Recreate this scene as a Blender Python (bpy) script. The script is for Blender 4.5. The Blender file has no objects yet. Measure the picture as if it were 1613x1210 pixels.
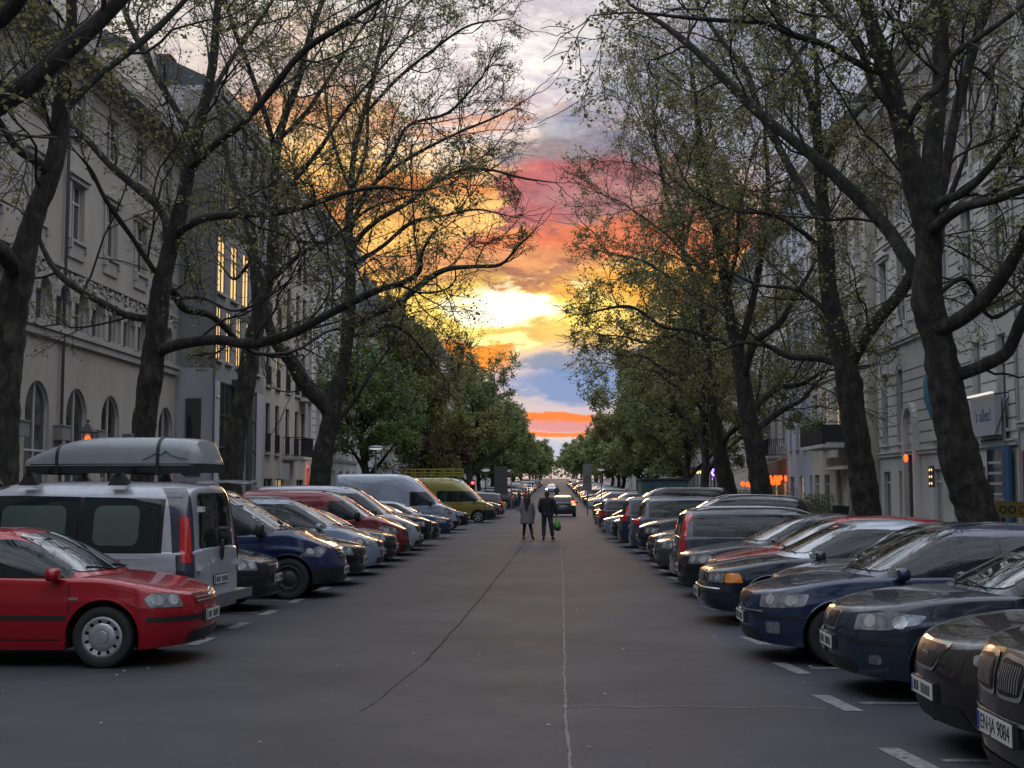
import bpy, bmesh, math, random
import numpy as np
from mathutils import Vector, Matrix
from mathutils.bvhtree import BVHTree
from mathutils.geometry import delaunay_2d_cdt
R = math.radians
sc = bpy.context.scene
# ---------------------------------------------------------------- camera
F_PX = 2050.0
PITCH = math.atan(166 / F_PX)
YAW = math.atan(70.5 / F_PX * math.cos(PITCH))
CAM_H = 1.85
cd = bpy.data.cameras.new('camera'); cam = bpy.data.objects.new('camera', cd)
sc.collection.objects.link(cam); sc.camera = cam
cam.location = (0, 0, CAM_H); cam.rotation_euler = (R(90) + PITCH, 0, YAW)
cd.sensor_fit = 'HORIZONTAL'; cd.sensor_width = 36; cd.lens = 36 * F_PX / 1613
cd.clip_start = 0.05; cd.clip_end = 6000
# ---------------------------------------------------------------- exposure
vs = sc.view_settings
vs.view_transform = 'Standard'; vs.look = 'None'; vs.exposure = 0.0; vs.gamma = 1.0; vs.use_curve_mapping = False
sc.cycles.max_bounces = 6; sc.cycles.diffuse_bounces = 2; sc.cycles.glossy_bounces = 3
sc.cycles.transparent_max_bounces = 6; sc.cycles.use_denoising = True
# ---------------------------------------------------------------- sky
SUN_AZ, SUN_EL = -2.2, 6.5       # degrees, azimuth measured from +Y towards +X
def S(*c):                        # sRGB 0-255 -> linear
    return tuple(((v / 255) / 12.92 if v / 255 <= .04045 else ((v / 255 + .055) / 1.055) ** 2.4) for v in c)
world = bpy.data.worlds.new('World'); sc.world = world; world.use_nodes = True
wn = world.node_tree; wn.nodes.clear(); WL = wn.links
def N(tree, typ, **kw):
    n = tree.nodes.new(typ)
    for k, v in kw.items(): setattr(n, k, v)
    return n
def math_(tree, op, a, b=None, c=None, clamp=False):
    n = N(tree, 'ShaderNodeMath', operation=op, use_clamp=clamp)
    for i, v in enumerate((a, b, c)):
        if v is None: continue
        if isinstance(v, (int, float)): n.inputs[i].default_value = v
        else: tree.links.new(v, n.inputs[i])
    return n.outputs[0]
def mix_(tree, fac, a, b, blend='MIX'):
    n = N(tree, 'ShaderNodeMix', data_type='RGBA', blend_type=blend)
    for s, v in ((0, fac), (6, a), (7, b)):
        if isinstance(v, (int, float)): n.inputs[s].default_value = v
        elif isinstance(v, tuple): n.inputs[s].default_value = (*v[:3], 1)
        else: tree.links.new(v, n.inputs[s])
    return n.outputs[2]
def build_world():
    t = wn
    tc = N(t, 'ShaderNodeTexCoord'); sep = N(t, 'ShaderNodeSeparateXYZ')
    WL.new(tc.outputs['Generated'], sep.inputs[0])
    az = math_(t, 'MULTIPLY', math_(t, 'ARCTAN2', sep.outputs[0], sep.outputs[1]), 180 / math.pi)
    el = math_(t, 'MULTIPLY', math_(t, 'ARCSINE', sep.outputs[2]), 180 / math.pi)
    # cloud noise, stretched sideways like flat cloud banks
    comb = N(t, 'ShaderNodeCombineXYZ')
    WL.new(math_(t, 'MULTIPLY', az, .085), comb.inputs[0]); WL.new(math_(t, 'MULTIPLY', el, .24), comb.inputs[1])
    def noise(scale, detail, off, rough=.55):
        n = N(t, 'ShaderNodeTexNoise', noise_dimensions='4D'); n.inputs['W'].default_value = off
        WL.new(comb.outputs[0], n.inputs['Vector']); n.inputs['Scale'].default_value = scale
        n.inputs['Detail'].default_value = detail; n.inputs['Roughness'].default_value = rough
        return n.outputs[0]
    n1 = noise(1.7, 9, 1.3, .62); n2 = noise(4.0, 8, 7.7, .64); n3 = noise(1.1, 5, 4.1)
    # ragged edges: the cloud noise bends the layout, less so near the horizon
    nw = noise(5.5, 10, 2.2, .68); nw2 = noise(2.3, 9, 9.4, .62); nf = noise(9, 10, 5.5, .72)
    k_ = N(t, 'ShaderNodeMapRange'); WL.new(el, k_.inputs[0]); k_.inputs[1].default_value = 2; k_.inputs[2].default_value = 10; k_.inputs[3].default_value = .12; k_.inputs[4].default_value = 1
    az = math_(t, 'ADD', az, math_(t, 'MULTIPLY', math_(t, 'ADD', math_(t, 'SUBTRACT', nw, .5), math_(t, 'MULTIPLY', math_(t, 'SUBTRACT', nw2, .5), 1.4)), math_(t, 'MULTIPLY', k_.outputs[0], 9.0)))
    el = math_(t, 'ADD', el, math_(t, 'MULTIPLY', math_(t, 'ADD', math_(t, 'SUBTRACT', nw2, .5), math_(t, 'SUBTRACT', nw, .5)), math_(t, 'MULTIPLY', k_.outputs[0], 3.2)))
    # clear sky under the clouds
    sky = N(t, 'ShaderNodeTexSky', sky_type='NISHITA', sun_disc=False)
    sky.sun_elevation = R(SUN_EL); sky.sun_rotation = R(SUN_AZ); sky.air_density = 1.2; sky.dust_density = 1.5
    base = mix_(t, 1.0, sky.outputs[0], (.08, .08, .08), 'MULTIPLY')
    ramp = N(t, 'ShaderNodeValToRGB')
    els = math_(t, 'MULTIPLY', math_(t, 'ADD', el, math_(t, 'MULTIPLY', math_(t, 'SUBTRACT', n1, .5), 3.0)), 1 / 30)
    WL.new(els, ramp.inputs[0])
    stops = [(0, (125, 130, 150)), (1.6, (165, 180, 205)), (3.3, (125, 148, 185)), (5.2, (110, 150, 205)),
             (6.4, (225, 190, 130)), (8.4, (250, 215, 120)), (10.5, (232, 165, 100)), (12.5, (240, 190, 130)),
             (15, (225, 190, 175)), (17.5, (205, 200, 205)), (21, (215, 218, 222)), (30, (205, 212, 222))]
    cr = ramp.color_ramp; cr.elements.remove(cr.elements[0])
    for i, (p, c) in enumerate(stops):
        e = cr.elements[0] if i == 0 else cr.elements.new(p / 30)
        e.position = p / 30; e.color = (*S(*c), 1)
    col = mix_(t, .93, base, ramp.outputs[0])
    nc = math_(t, 'SUBTRACT', n1, .5); nd = math_(t, 'SUBTRACT', n2, .5)
    def blob(col, a, e, ra, re, c, k=1.2, soft=.5, gain=1.0, amt=1.0, ns=None):
        dx = math_(t, 'DIVIDE', math_(t, 'SUBTRACT', az, a), ra)
        dy = math_(t, 'DIVIDE', math_(t, 'SUBTRACT', el, e), re)
        r = math_(t, 'SQRT', math_(t, 'ADD', math_(t, 'MULTIPLY', dx, dx), math_(t, 'MULTIPLY', dy, dy)))
        r = math_(t, 'ADD', r, math_(t, 'MULTIPLY', ns or nc, k * 1.6))
        mr = N(t, 'ShaderNodeMapRange', interpolation_type='SMOOTHSTEP'); WL.new(r, mr.inputs[0])
        mr.inputs[1].default_value = 1 + soft / 2; mr.inputs[2].default_value = 1 - soft / 2
        mr.inputs[3].default_value = 0; mr.inputs[4].default_value = amt
        return mix_(t, mr.outputs[0], col, tuple(v * gain for v in S(*c)))
    # azimuth, elevation, radii in degrees: cloud banks of the sunset
    B = [(-13, 11.5, 11, 8, (255, 204, 120), 1.0, .9, 1.1, .95), (-9, 9.5, 5, 2.6, (250, 190, 105), 1.2, .7, 1.0, .8),
         (-20, 18, 9, 4, (205, 205, 212), 1.0, .9, 1.0, .8), (-4, 17.8, 6, 3, (232, 228, 228), 1.0, .8, 1.05, .9),
         (-12.5, 16.2, 2.2, .8, (235, 165, 105), 1.6, .7, 1.0, .7), (-7.6, 16, 1.6, .6, (240, 165, 100), 1.6, .7, 1.0, .7),
         (-3.2, 16, 2.2, .5, (240, 180, 140), 1.5, .8, 1.0, .8), (-6.2, 13.3, 2.8, .7, (235, 145, 80), 2.0, .8, 1.0, .8),
         (-9.5, 12.6, 2.6, .6, (238, 150, 85), 2.0, .8, 1.0, .7),
         (.8, 16, 2.2, .6, (150, 150, 160), 1.0, .8, 1.0, .7),
         (1.5, 14.8, 3.6, 1.1, (135, 128, 140), 1.2, .6, 1.0, .9), (8, 17, 6, 4, (145, 155, 180), 1.2, 1, 1.0, .85),
         (0, 12.8, 2.6, 1.5, (185, 105, 110), 1.3, .6, 1.0, .95), (3.5, 12.2, 3.8, 1.8, (160, 118, 125), 1.2, .9, 1.0, .8),
         (1.6, 11.0, 4.6, .7, (226, 125, 88), 1.5, .6, 1.0, .85), (9.8, 10.8, 4.6, 1.6, (235, 115, 75), 1.1, .9, 1.0, .9),
         (16, 14, 7, 6, (140, 150, 172), 1, 1, 1.0, .9),
         (-2.5, 10.2, 5.0, .8, (215, 145, 105), 1.6, .5, 1.0, .8), (-1, 8.95, 4.6, .75, (178, 122, 100), 1.3, .5, 1.0, .95),
         (7.5, 8.9, 6.5, 1.1, (248, 180, 80), 1.4, .8, 1.0, .9),
         (-1.8, 7.9, 6.5, 1.25, (255, 220, 110), .9, .5, 1.15, .95), (-1.8, 8.2, 2.6, .7, (255, 250, 215), .9, .8, 1.35, 1),
         (1.5, 6.9, 4.5, .5, (228, 190, 110), 1.2, .6, 1.0, .8), (-2.0, 6.55, 1.2, .38, (255, 235, 150), .6, .7, 1.35, 1),
         (-4.6, 5.7, 2.3, .95, (255, 150, 45), .8, .6, 1.0, .95),
         (1.0, 5.5, 2.6, .55, (125, 140, 165), .7, .5, 1.0, .85), (.8, 4.5, 3, .7, (112, 143, 190), .6, .6, .9, .8),
         (.2, 3.15, 6.5, .16, (255, 125, 50), 2.0, .9, 1.0, .95), (.4, 2.78, 8, .20, (215, 130, 125), .9, 1.0, 1.0, .8),
         (-.2, 2.42, 6.5, .11, (255, 130, 50), 2.2, .9, 1.0, .95), (.8, 1.6, 8, .5, (165, 180, 205), .3, .8, 1.0, .7)]
    for i, b in enumerate(B):
        col = blob(col, *b, ns=(nc if i % 2 == 0 else nd))
    # lit and shaded sides of the small cloud puffs
    pf = N(t, 'ShaderNodeMapRange', interpolation_type='SMOOTHSTEP'); WL.new(math_(t, 'ADD', math_(t, 'MULTIPLY', nf, .55), math_(t, 'MULTIPLY', nw2, .45)), pf.inputs[0]); pf.inputs[1].default_value = .40; pf.inputs[2].default_value = .60
    puff = mix_(t, pf.outputs[0], (.70, .62, .68), (1.14, 1.12, 1.04)); hi = N(t, 'ShaderNodeMapRange'); WL.new(el, hi.inputs[0]); hi.inputs[1].default_value = 5; hi.inputs[2].default_value = 9
    col = mix_(t, hi.outputs[0], col, mix_(t, 1.0, col, puff, 'MULTIPLY'))
    # the sky away from the sunset, seen only in reflections and as light: pale cloud cover
    absaz = math_(t, 'ABSOLUTE', az)
    bk = N(t, 'ShaderNodeMapRange', interpolation_type='SMOOTHSTEP'); WL.new(absaz, bk.inputs[0])
    bk.inputs[1].default_value = 24; bk.inputs[2].default_value = 70
    col = mix_(t, bk.outputs[0], col, mix_(t, n3, (.30, .38, .54), (.50, .54, .62)))
    up = N(t, 'ShaderNodeMapRange', interpolation_type='SMOOTHSTEP'); WL.new(el, up.inputs[0])
    up.inputs[1].default_value = 20; up.inputs[2].default_value = 38
    cl = N(t, 'ShaderNodeValToRGB'); WL.new(n3, cl.inputs[0])
    cl.color_ramp.elements[0].position = .35; cl.color_ramp.elements[0].color = (.90, 1.06, 1.38, 1)
    cl.color_ramp.elements[1].position = .65; cl.color_ramp.elements[1].color = (1.8, 1.8, 1.88, 1)
    col = mix_(t, up.outputs[0], col, cl.outputs[0])
    bg = N(t, 'ShaderNodeBackground'); WL.new(col, bg.inputs[0]); bg.inputs[1].default_value = 1.22
    out = N(t, 'ShaderNodeOutputWorld'); WL.new(bg.outputs[0], out.inputs[0])
build_world()
sd = bpy.data.lights.new('sun', 'SUN'); sun = bpy.data.objects.new('sun', sd); sc.collection.objects.link(sun)
sd.energy = 0.5; sd.angle = R(10); sd.color = (1.0, .56, .26)
_d = Vector((math.sin(R(SUN_AZ)) * math.cos(R(SUN_EL)), math.cos(R(SUN_AZ)) * math.cos(R(SUN_EL)), math.sin(R(SUN_EL))))
sun.rotation_euler = (-_d).to_track_quat('-Z', 'Y').to_euler()
# ---------------------------------------------------------------- helpers
COL = sc.collection
_c, _s, _cp, _sp = math.cos(YAW), math.sin(YAW), math.cos(PITCH), math.sin(PITCH)
CF = np.array((-_s * _cp, _c * _cp, _sp)); CR = np.array((_c, _s, 0)); CU = np.cross(CR, CF)
def P(px, py, Y):                 # a survey helper: where a sight line from the camera meets the plane at distance Y
    r = CF + CR * (px - 806.5) / F_PX - CU * (py - 605) / F_PX
    r = r / r[1]
    return np.array((r[0] * Y, Y, CAM_H + r[2] * Y))
def gz(y):                        # height of the ground: level, then a gentle rise
    if y < 90: return 0.0
    if y < 120: return .0125 * (y - 90) ** 2 / 60
    return .1875 + .0125 * (min(y, 750) - 120)
def link(o, parent=None):
    COL.objects.link(o)
    if parent is not None: o.parent = parent
    return o
def mesh_from(name, V, F, mats=(), fm=None, smooth=False, sharp=None):
    me = bpy.data.meshes.new(name)
    me.from_pydata([tuple(v) for v in V], [], [tuple(f) for f in F])
    for m in mats: me.materials.append(m)
    if fm is not None: me.polygons.foreach_set('material_index', np.array(fm, dtype=np.int32))
    if smooth:
        me.polygons.foreach_set('use_smooth', np.ones(len(me.polygons), dtype=bool))
        if sharp: me.set_sharp_from_angle(angle=R(sharp))
    me.update(); return me
def mk(name, V, F, mats, parent=None, **kw):
    if not isinstance(mats, (list, tuple)): mats = [mats]
    return link(bpy.data.objects.new(name, mesh_from(name, V, F, mats, **kw)), parent)
def fast_mesh(name, V, F, mats, fm=None, smooth=True):     # F: (n,k) int array of quads or triangles, or list of such
    Fs = F if isinstance(F, list) else [F]
    Fs = [f for f in Fs if len(f)]
    me = bpy.data.meshes.new(name)
    me.vertices.add(len(V)); me.vertices.foreach_set('co', np.asarray(V, dtype=np.float32).ravel())
    tot = np.concatenate([np.full(len(f), f.shape[1], dtype=np.int32) for f in Fs])
    idx = np.concatenate([f.ravel() for f in Fs]).astype(np.int32)
    me.loops.add(len(idx)); me.loops.foreach_set('vertex_index', idx)
    me.polygons.add(len(tot)); st = np.concatenate(([0], np.cumsum(tot)[:-1])).astype(np.int32)
    me.polygons.foreach_set('loop_start', st)
    for m in mats: me.materials.append(m)
    if fm is not None: me.polygons.foreach_set('material_index', fm.astype(np.int32))
    if smooth: me.polygons.foreach_set('use_smooth', np.ones(len(tot), dtype=bool))
    me.update(calc_edges=True); return me
def empty(name, loc=(0, 0, 0), rz=0):
    o = bpy.data.objects.new(name, None); COL.objects.link(o); o.location = loc; o.rotation_euler = (0, 0, rz)
    o.empty_display_size = .2
    return o
def tag(o, label=None, cat=None, group=None, kind=None):
    if label: o['label'] = label
    if cat: o['category'] = cat
    if group: o['group'] = group
    if kind: o['kind'] = kind
    return o
class MB:                          # collects shapes into one mesh
    def __init__(s): s.V = []; s.F = []; s.M = []
    def add(s, V, F, m=0):
        n = len(s.V); s.V += [tuple(v) for v in V]; s.F += [tuple(i + n for i in f) for f in F]; s.M += [m] * len(F); return s
    def box(s, x0, x1, y0, y1, z0, z1, m=0):
        V = [(x, y, z) for z in (z0, z1) for y in (y0, y1) for x in (x0, x1)]
        return s.add(V, [(0, 2, 3, 1), (4, 5, 7, 6), (0, 1, 5, 4), (2, 6, 7, 3), (0, 4, 6, 2), (1, 3, 7, 5)], m)
    def bar(s, a, b, w, h=None, m=0, up=(0, 0, 1)):
        h = h or w; a = Vector(a); b = Vector(b); d = (b - a).normalized(); u = Vector(up)
        if abs(d.dot(u)) > .95: u = Vector((1, 0, 0))
        r = d.cross(u).normalized() * (w / 2); u = r.cross(d).normalized() * (h / 2)
        V = [p + i * r + j * u for p in (a, b) for i, j in ((-1, -1), (1, -1), (1, 1), (-1, 1))]
        return s.add(V, [(3, 2, 1, 0), (4, 5, 6, 7), (0, 1, 5, 4), (1, 2, 6, 5), (2, 3, 7, 6), (3, 0, 4, 7)], m)
    def tube(s, pts, rad, n=8, m=0, caps=True):
        pts = [Vector(p) for p in pts]
        if isinstance(rad, (int, float)): rad = [rad] * len(pts)
        b = len(s.V); prev = None
        for i, p in enumerate(pts):
            d = (pts[min(i + 1, len(pts) - 1)] - pts[max(i - 1, 0)]).normalized()
            if prev is None:
                u = Vector((0, 0, 1)) if abs(d.z) < .9 else Vector((1, 0, 0)); r = d.cross(u).normalized()
            else: r = (prev - d * prev.dot(d)).normalized()
            prev = r; q = d.cross(r)
            for k in range(n):
                a = 2 * math.pi * k / n
                s.V.append(tuple(p + (r * math.cos(a) + q * math.sin(a)) * rad[i]))
        for i in range(len(pts) - 1):
            for k in range(n):
                s.F.append((b + i * n + k, b + i * n + (k + 1) % n, b + (i + 1) * n + (k + 1) % n, b + (i + 1) * n + k)); s.M.append(m)
        if caps:
            s.F.append(tuple(b + k for k in reversed(range(n)))); s.M.append(m)
            s.F.append(tuple(b + (len(pts) - 1) * n + k for k in range(n))); s.M.append(m)
        return s
    def lathe(s, prof, n=24, m=0, axis='z', c=(0, 0, 0)):       # prof: (radius, height) list
        b = len(s.V)
        for r, h in prof:
            for k in range(n):
                a = 2 * math.pi * k / n; x, y = r * math.cos(a), r * math.sin(a)
                p = (x, y, h) if axis == 'z' else ((x, h, y) if axis == 'y' else (h, x, y))
                s.V.append((p[0] + c[0], p[1] + c[1], p[2] + c[2]))
        for i in range(len(prof) - 1):
            for k in range(n):
                f = (b + i * n + k, b + i * n + (k + 1) % n, b + (i + 1) * n + (k + 1) % n, b + (i + 1) * n + k)
                s.F.append(f if axis == 'z' else f[::-1]); s.M.append(m)
        return s
    def ball(s, c, r, n=10, k=7, m=0):
        if isinstance(r, (int, float)): r = (r, r, r)
        b = len(s.V)
        for i in range(k + 1):
            t = math.pi * i / k
            for j in range(n):
                a = 2 * math.pi * j / n
                s.V.append((c[0] + r[0] * math.sin(t) * math.cos(a), c[1] + r[1] * math.sin(t) * math.sin(a), c[2] - r[2] * math.cos(t)))
        for i in range(k):
            for j in range(n):
                s.F.append((b + i * n + j, b + i * n + (j + 1) % n, b + (i + 1) * n + (j + 1) % n, b + (i + 1) * n + j)); s.M.append(m)
        return s
    def build(s, name, mats, parent=None, smooth=False, sharp=40):
        return mk(name, s.V, s.F, mats, parent, fm=s.M, smooth=smooth, sharp=sharp if smooth else None)
    def mesh(s, name, mats, smooth=False, sharp=40):
        return mesh_from(name, s.V, s.F, mats if isinstance(mats, (list, tuple)) else [mats], fm=s.M, smooth=smooth, sharp=sharp if smooth else None)
def text_mesh(txt, size, extrude=.002, align='CENTER'):
    c = bpy.data.curves.new('lettering', 'FONT'); c.body = txt; c.size = size; c.extrude = extrude; c.align_x = align; c.align_y = 'CENTER'
    o = bpy.data.objects.new('lettering', c); COL.objects.link(o)
    dg = bpy.context.evaluated_depsgraph_get(); me = bpy.data.meshes.new_from_object(o.evaluated_get(dg))
    V = [tuple(v.co) for v in me.vertices]; F = [tuple(p.vertices) for p in me.polygons]
    bpy.data.objects.remove(o); bpy.data.curves.remove(c); bpy.data.meshes.remove(me)
    return V, F
# ---------------------------------------------------------------- materials
def mat(name, base=(.5, .5, .5), rough=.8, metal=0, coat=0, coat_r=.03, spec=None, emit=None, es=0, alpha=None,
        var=0, vs_=3.0, bump=0, bs=30, objcol=False, stretch=None, c2=None, v2=1.0):
    m = bpy.data.materials.new(name); m.use_nodes = True; t = m.node_tree; b = t.nodes['Principled BSDF']; L = t.links
    b.inputs['Base Color'].default_value = (*base, 1); b.inputs['Roughness'].default_value = rough
    b.inputs['Metallic'].default_value = metal; b.inputs['Coat Weight'].default_value = coat; b.inputs['Coat Roughness'].default_value = coat_r
    if spec is not None: b.inputs['Specular IOR Level'].default_value = spec
    if emit: b.inputs['Emission Color'].default_value = (*emit, 1); b.inputs['Emission Strength'].default_value = es
    src = None
    if objcol:
        oi = N(t, 'ShaderNodeObjectInfo'); src = oi.outputs['Color']; L.new(src, b.inputs['Base Color'])
    if var or bump:
        tc = N(t, 'ShaderNodeTexCoord'); vec = tc.outputs['Object']
        if stretch:
            mp = N(t, 'ShaderNodeMapping'); mp.inputs['Scale'].default_value = stretch; L.new(vec, mp.inputs[0]); vec = mp.outputs[0]
    if var:
        n = N(t, 'ShaderNodeTexNoise'); n.inputs['Scale'].default_value = vs_; n.inputs['Detail'].default_value = 8; L.new(vec, n.inputs['Vector'])
        n.inputs['Roughness'].default_value = .65
        r = N(t, 'ShaderNodeMapRange'); L.new(n.outputs[0], r.inputs[0]); r.inputs[1].default_value = .3; r.inputs[2].default_value = .7
        if c2:
            c = mix_(t, r.outputs[0], base, c2)
        else:
            r.inputs[3].default_value = 1 - var; r.inputs[4].default_value = 1 + var
            c = mix_(t, 1.0, src if src else tuple(base), r.outputs[0], 'MULTIPLY')
            cn = N(t, 'ShaderNodeCombineColor')
            for i in range(3): L.new(r.outputs[0], cn.inputs[i])
            c = mix_(t, 1.0, src if src else tuple(base), cn.outputs[0], 'MULTIPLY')
        L.new(c, b.inputs['Base Color'])
    if bump:
        n = N(t, 'ShaderNodeTexNoise'); n.inputs['Scale'].default_value = bs; n.inputs['Detail'].default_value = 6; L.new(vec, n.inputs['Vector'])
        bp = N(t, 'ShaderNodeBump'); bp.inputs['Strength'].default_value = bump; bp.inputs['Distance'].default_value = .02
        L.new(n.outputs[0], bp.inputs['Height']); L.new(bp.outputs[0], b.inputs['Normal'])
    return m
M = {}
M['paint'] = mat('car_paint', rough=.4, metal=.25, coat=1, coat_r=.03, objcol=True, var=.10, vs_=9, spec=.2)
M['glass'] = mat('car_glass', (.012, .018, .020), .02, spec=.38)
M['screen'] = mat('windscreen_glass', (.012, .017, .019), .03, spec=.9, coat=1, coat_r=.02)
M['black'] = mat('black_plastic', (.012, .012, .013), .45, bump=.05, bs=200)
M['under'] = mat('underbody', (.008, .008, .008), .9)
M['trim'] = mat('rubber_trim', (.008, .008, .009), .3)
M['chrome'] = mat('chrome', (.75, .75, .76), .28, metal=.9)
M['alloy'] = mat('wheel_alloy', (.38, .39, .40), .32, metal=.7, var=.15, vs_=12)
M['steel'] = mat('dark_steel', (.035, .036, .04), .5, metal=.5)
M['tyre'] = mat('tyre_rubber', (.010, .010, .010), .75, bump=.3, bs=60)
M['lens'] = mat('headlight_reflector', (.75, .78, .8), .12, metal=.8, coat=1)
M['lamp'] = mat('headlight_glass', (.24, .26, .28), .18, metal=.6, coat=1, coat_r=.02, var=.5, vs_=14)
M['lampd'] = mat('dark_headlight_glass', (.26, .28, .31), .15, metal=.5, coat=1, coat_r=.02, var=.6, vs_=14)
M['red'] = mat('red_lens', (.42, .008, .01), .18, coat=1, coat_r=.03)
M['redlit'] = mat('lit_red_lens', (.5, .01, .01), .3, emit=(1, .035, .015), es=22)
M['headlit'] = mat('lit_headlight', (.8, .8, .8), .3, emit=(.85, .9, 1), es=22)
M['amber'] = mat('amber_lens', (.7, .22, .02), .2, coat=1)
M['plate'] = mat('licence_plate', (.55, .55, .53), .4)
M['ink'] = mat('plate_ink', (.01, .01, .012), .5)
M['blueband'] = mat('plate_blue', (.01, .04, .3), .4)
M['rail'] = mat('roof_rail', (.3, .3, .31), .3, metal=.8)
def asphalt(name, c, v=.22, sc_=.35):
    m = bpy.data.materials.new(name); m.use_nodes = True; t = m.node_tree; b = t.nodes['Principled BSDF']; L = t.links
    tc = N(t, 'ShaderNodeTexCoord'); vec = tc.outputs['Object']
    def nz(s, d, rg=.6):
        n = N(t, 'ShaderNodeTexNoise'); n.inputs['Scale'].default_value = s; n.inputs['Detail'].default_value = d
        n.inputs['Roughness'].default_value = rg; L.new(vec, n.inputs['Vector']); return n.outputs[0]
    big = nz(sc_, 6); mid = nz(1.5, 9, .74); fine = nz(38, 4, .85); grit = nz(120, 2, .8)
    f = math_(t, 'ADD', math_(t, 'MULTIPLY', math_(t, 'SUBTRACT', big, .5), 2.2 * v * 2), math_(t, 'MULTIPLY', math_(t, 'SUBTRACT', mid, .5), v * 1.8))
    f = math_(t, 'ADD', f, math_(t, 'MULTIPLY', math_(t, 'SUBTRACT', fine, .5), 1.5))
    f = math_(t, 'ADD', math_(t, 'ADD', f, math_(t, 'MULTIPLY', math_(t, 'SUBTRACT', grit, .5), 1.3)), 1.0)
    cn = N(t, 'ShaderNodeCombineColor')
    for i in range(3): L.new(f, cn.inputs[i])
    hue = mix_(t, big, tuple(c), (c[0] * 1.05, c[1] * .97, c[2] * .92))
    L.new(mix_(t, 1.0, hue, cn.outputs[0], 'MULTIPLY'), b.inputs['Base Color'])
    mr = N(t, 'ShaderNodeMapRange'); L.new(mid, mr.inputs[0]); mr.inputs[3].default_value = .62; mr.inputs[4].default_value = .95
    L.new(mr.outputs[0], b.inputs['Roughness']); b.inputs['Specular IOR Level'].default_value = .35
    bp = N(t, 'ShaderNodeBump'); bp.inputs['Strength'].default_value = .55; bp.inputs['Distance'].default_value = .008
    L.new(fine, bp.inputs['Height']); L.new(bp.outputs[0], b.inputs['Normal'])
    return m
M['asphalt'] = asphalt('asphalt', (.034, .037, .043), .42); M['asphalt2'] = asphalt('older_asphalt', (.030, .0345, .044), .48)
M['paving'] = mat('pavement_slabs', (.13, .128, .125), .9, var=.35, vs_=1.2, bump=.4, bs=14)
M['kerb'] = mat('granite_kerb', (.2, .2, .2), .8, var=.3, vs_=6)
M['earth'] = mat('earth', (.06, .055, .04), .95, var=.3, vs_=.5)
M['line'] = mat('worn_road_paint', (.045, .045, .05), .8, var=.5, vs_=16, c2=(.23, .23, .235))
M['crack'] = mat('crack', (.012, .012, .012), .95)
M['seam'] = mat('seam_filler', (.125, .123, .116), .9, var=.5, vs_=6)
def bark(name, a, b2):
    m = bpy.data.materials.new(name); m.use_nodes = True; t = m.node_tree; b = t.nodes['Principled BSDF']; L = t.links
    tc = N(t, 'ShaderNodeTexCoord'); v = N(t, 'ShaderNodeTexVoronoi'); v.inputs['Scale'].default_value = 5; n = N(t, 'ShaderNodeTexNoise')
    n.inputs['Scale'].default_value = 6; n.inputs['Detail'].default_value = 12; n.inputs['Roughness'].default_value = .78
    mp = N(t, 'ShaderNodeMapping'); mp.inputs['Scale'].default_value = (1, 1, .45); L.new(tc.outputs['Object'], mp.inputs[0])
    L.new(mp.outputs[0], n.inputs['Vector']); ad = mix_(t, .35, mp.outputs[0], n.outputs['Color']); L.new(ad, v.inputs['Vector'])
    mr = N(t, 'ShaderNodeMapRange'); L.new(n.outputs[0], mr.inputs[0]); mr.inputs[1].default_value = .49; mr.inputs[2].default_value = .55
    c = mix_(t, mr.outputs[0], a, b2); c = mix_(t, math_(t, 'MULTIPLY', v.outputs['Distance'], .6), c, (a[0] * .6, a[1] * .6, a[2] * .55))
    L.new(c, b.inputs['Base Color']); b.inputs['Roughness'].default_value = .9
    bp = N(t, 'ShaderNodeBump'); bp.inputs['Strength'].default_value = 1.0; bp.inputs['Distance'].default_value = .09
    L.new(math_(t, 'ADD', n.outputs[0], v.outputs['Distance']), bp.inputs['Height']); L.new(bp.outputs[0], b.inputs['Normal'])
    return m
M['bark'] = bark('plane_tree_bark', (.022, .0205, .0165), (.072, .066, .051))
M['twig'] = mat('twig_bark', (.022, .019, .015), .9)
def leafmat(name, a, b2):
    m = bpy.data.materials.new(name); m.use_nodes = True; t = m.node_tree; b = t.nodes['Principled BSDF']; L = t.links
    g = N(t, 'ShaderNodeNewGeometry'); n = N(t, 'ShaderNodeTexNoise'); n.inputs['Scale'].default_value = .7; L.new(g.outputs['Position'], n.inputs['Vector'])
    f = math_(t, 'ADD', math_(t, 'MULTIPLY', g.outputs['Random Per Island'], .6), math_(t, 'MULTIPLY', n.outputs[0], .5))
    c = mix_(t, f, a, b2); L.new(c, b.inputs['Base Color']); b.inputs['Roughness'].default_value = .6
    tr = N(t, 'ShaderNodeBsdfTranslucent'); L.new(c, tr.inputs[0]); ms = N(t, 'ShaderNodeMixShader'); ms.inputs[0].default_value = .42
    L.new(b.outputs[0], ms.inputs[1]); L.new(tr.outputs[0], ms.inputs[2]); L.new(ms.outputs[0], t.nodes['Material Output'].inputs[0])
    return m
M['leaf'] = leafmat('young_plane_leaf', (.095, .10, .034), (.26, .255, .09))
M['leafg'] = leafmat('green_leaf', (.09, .12, .042), (.22, .26, .09))
M['leafd'] = leafmat('dark_leaf', (.11, .14, .055), (.22, .26, .10))
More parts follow.
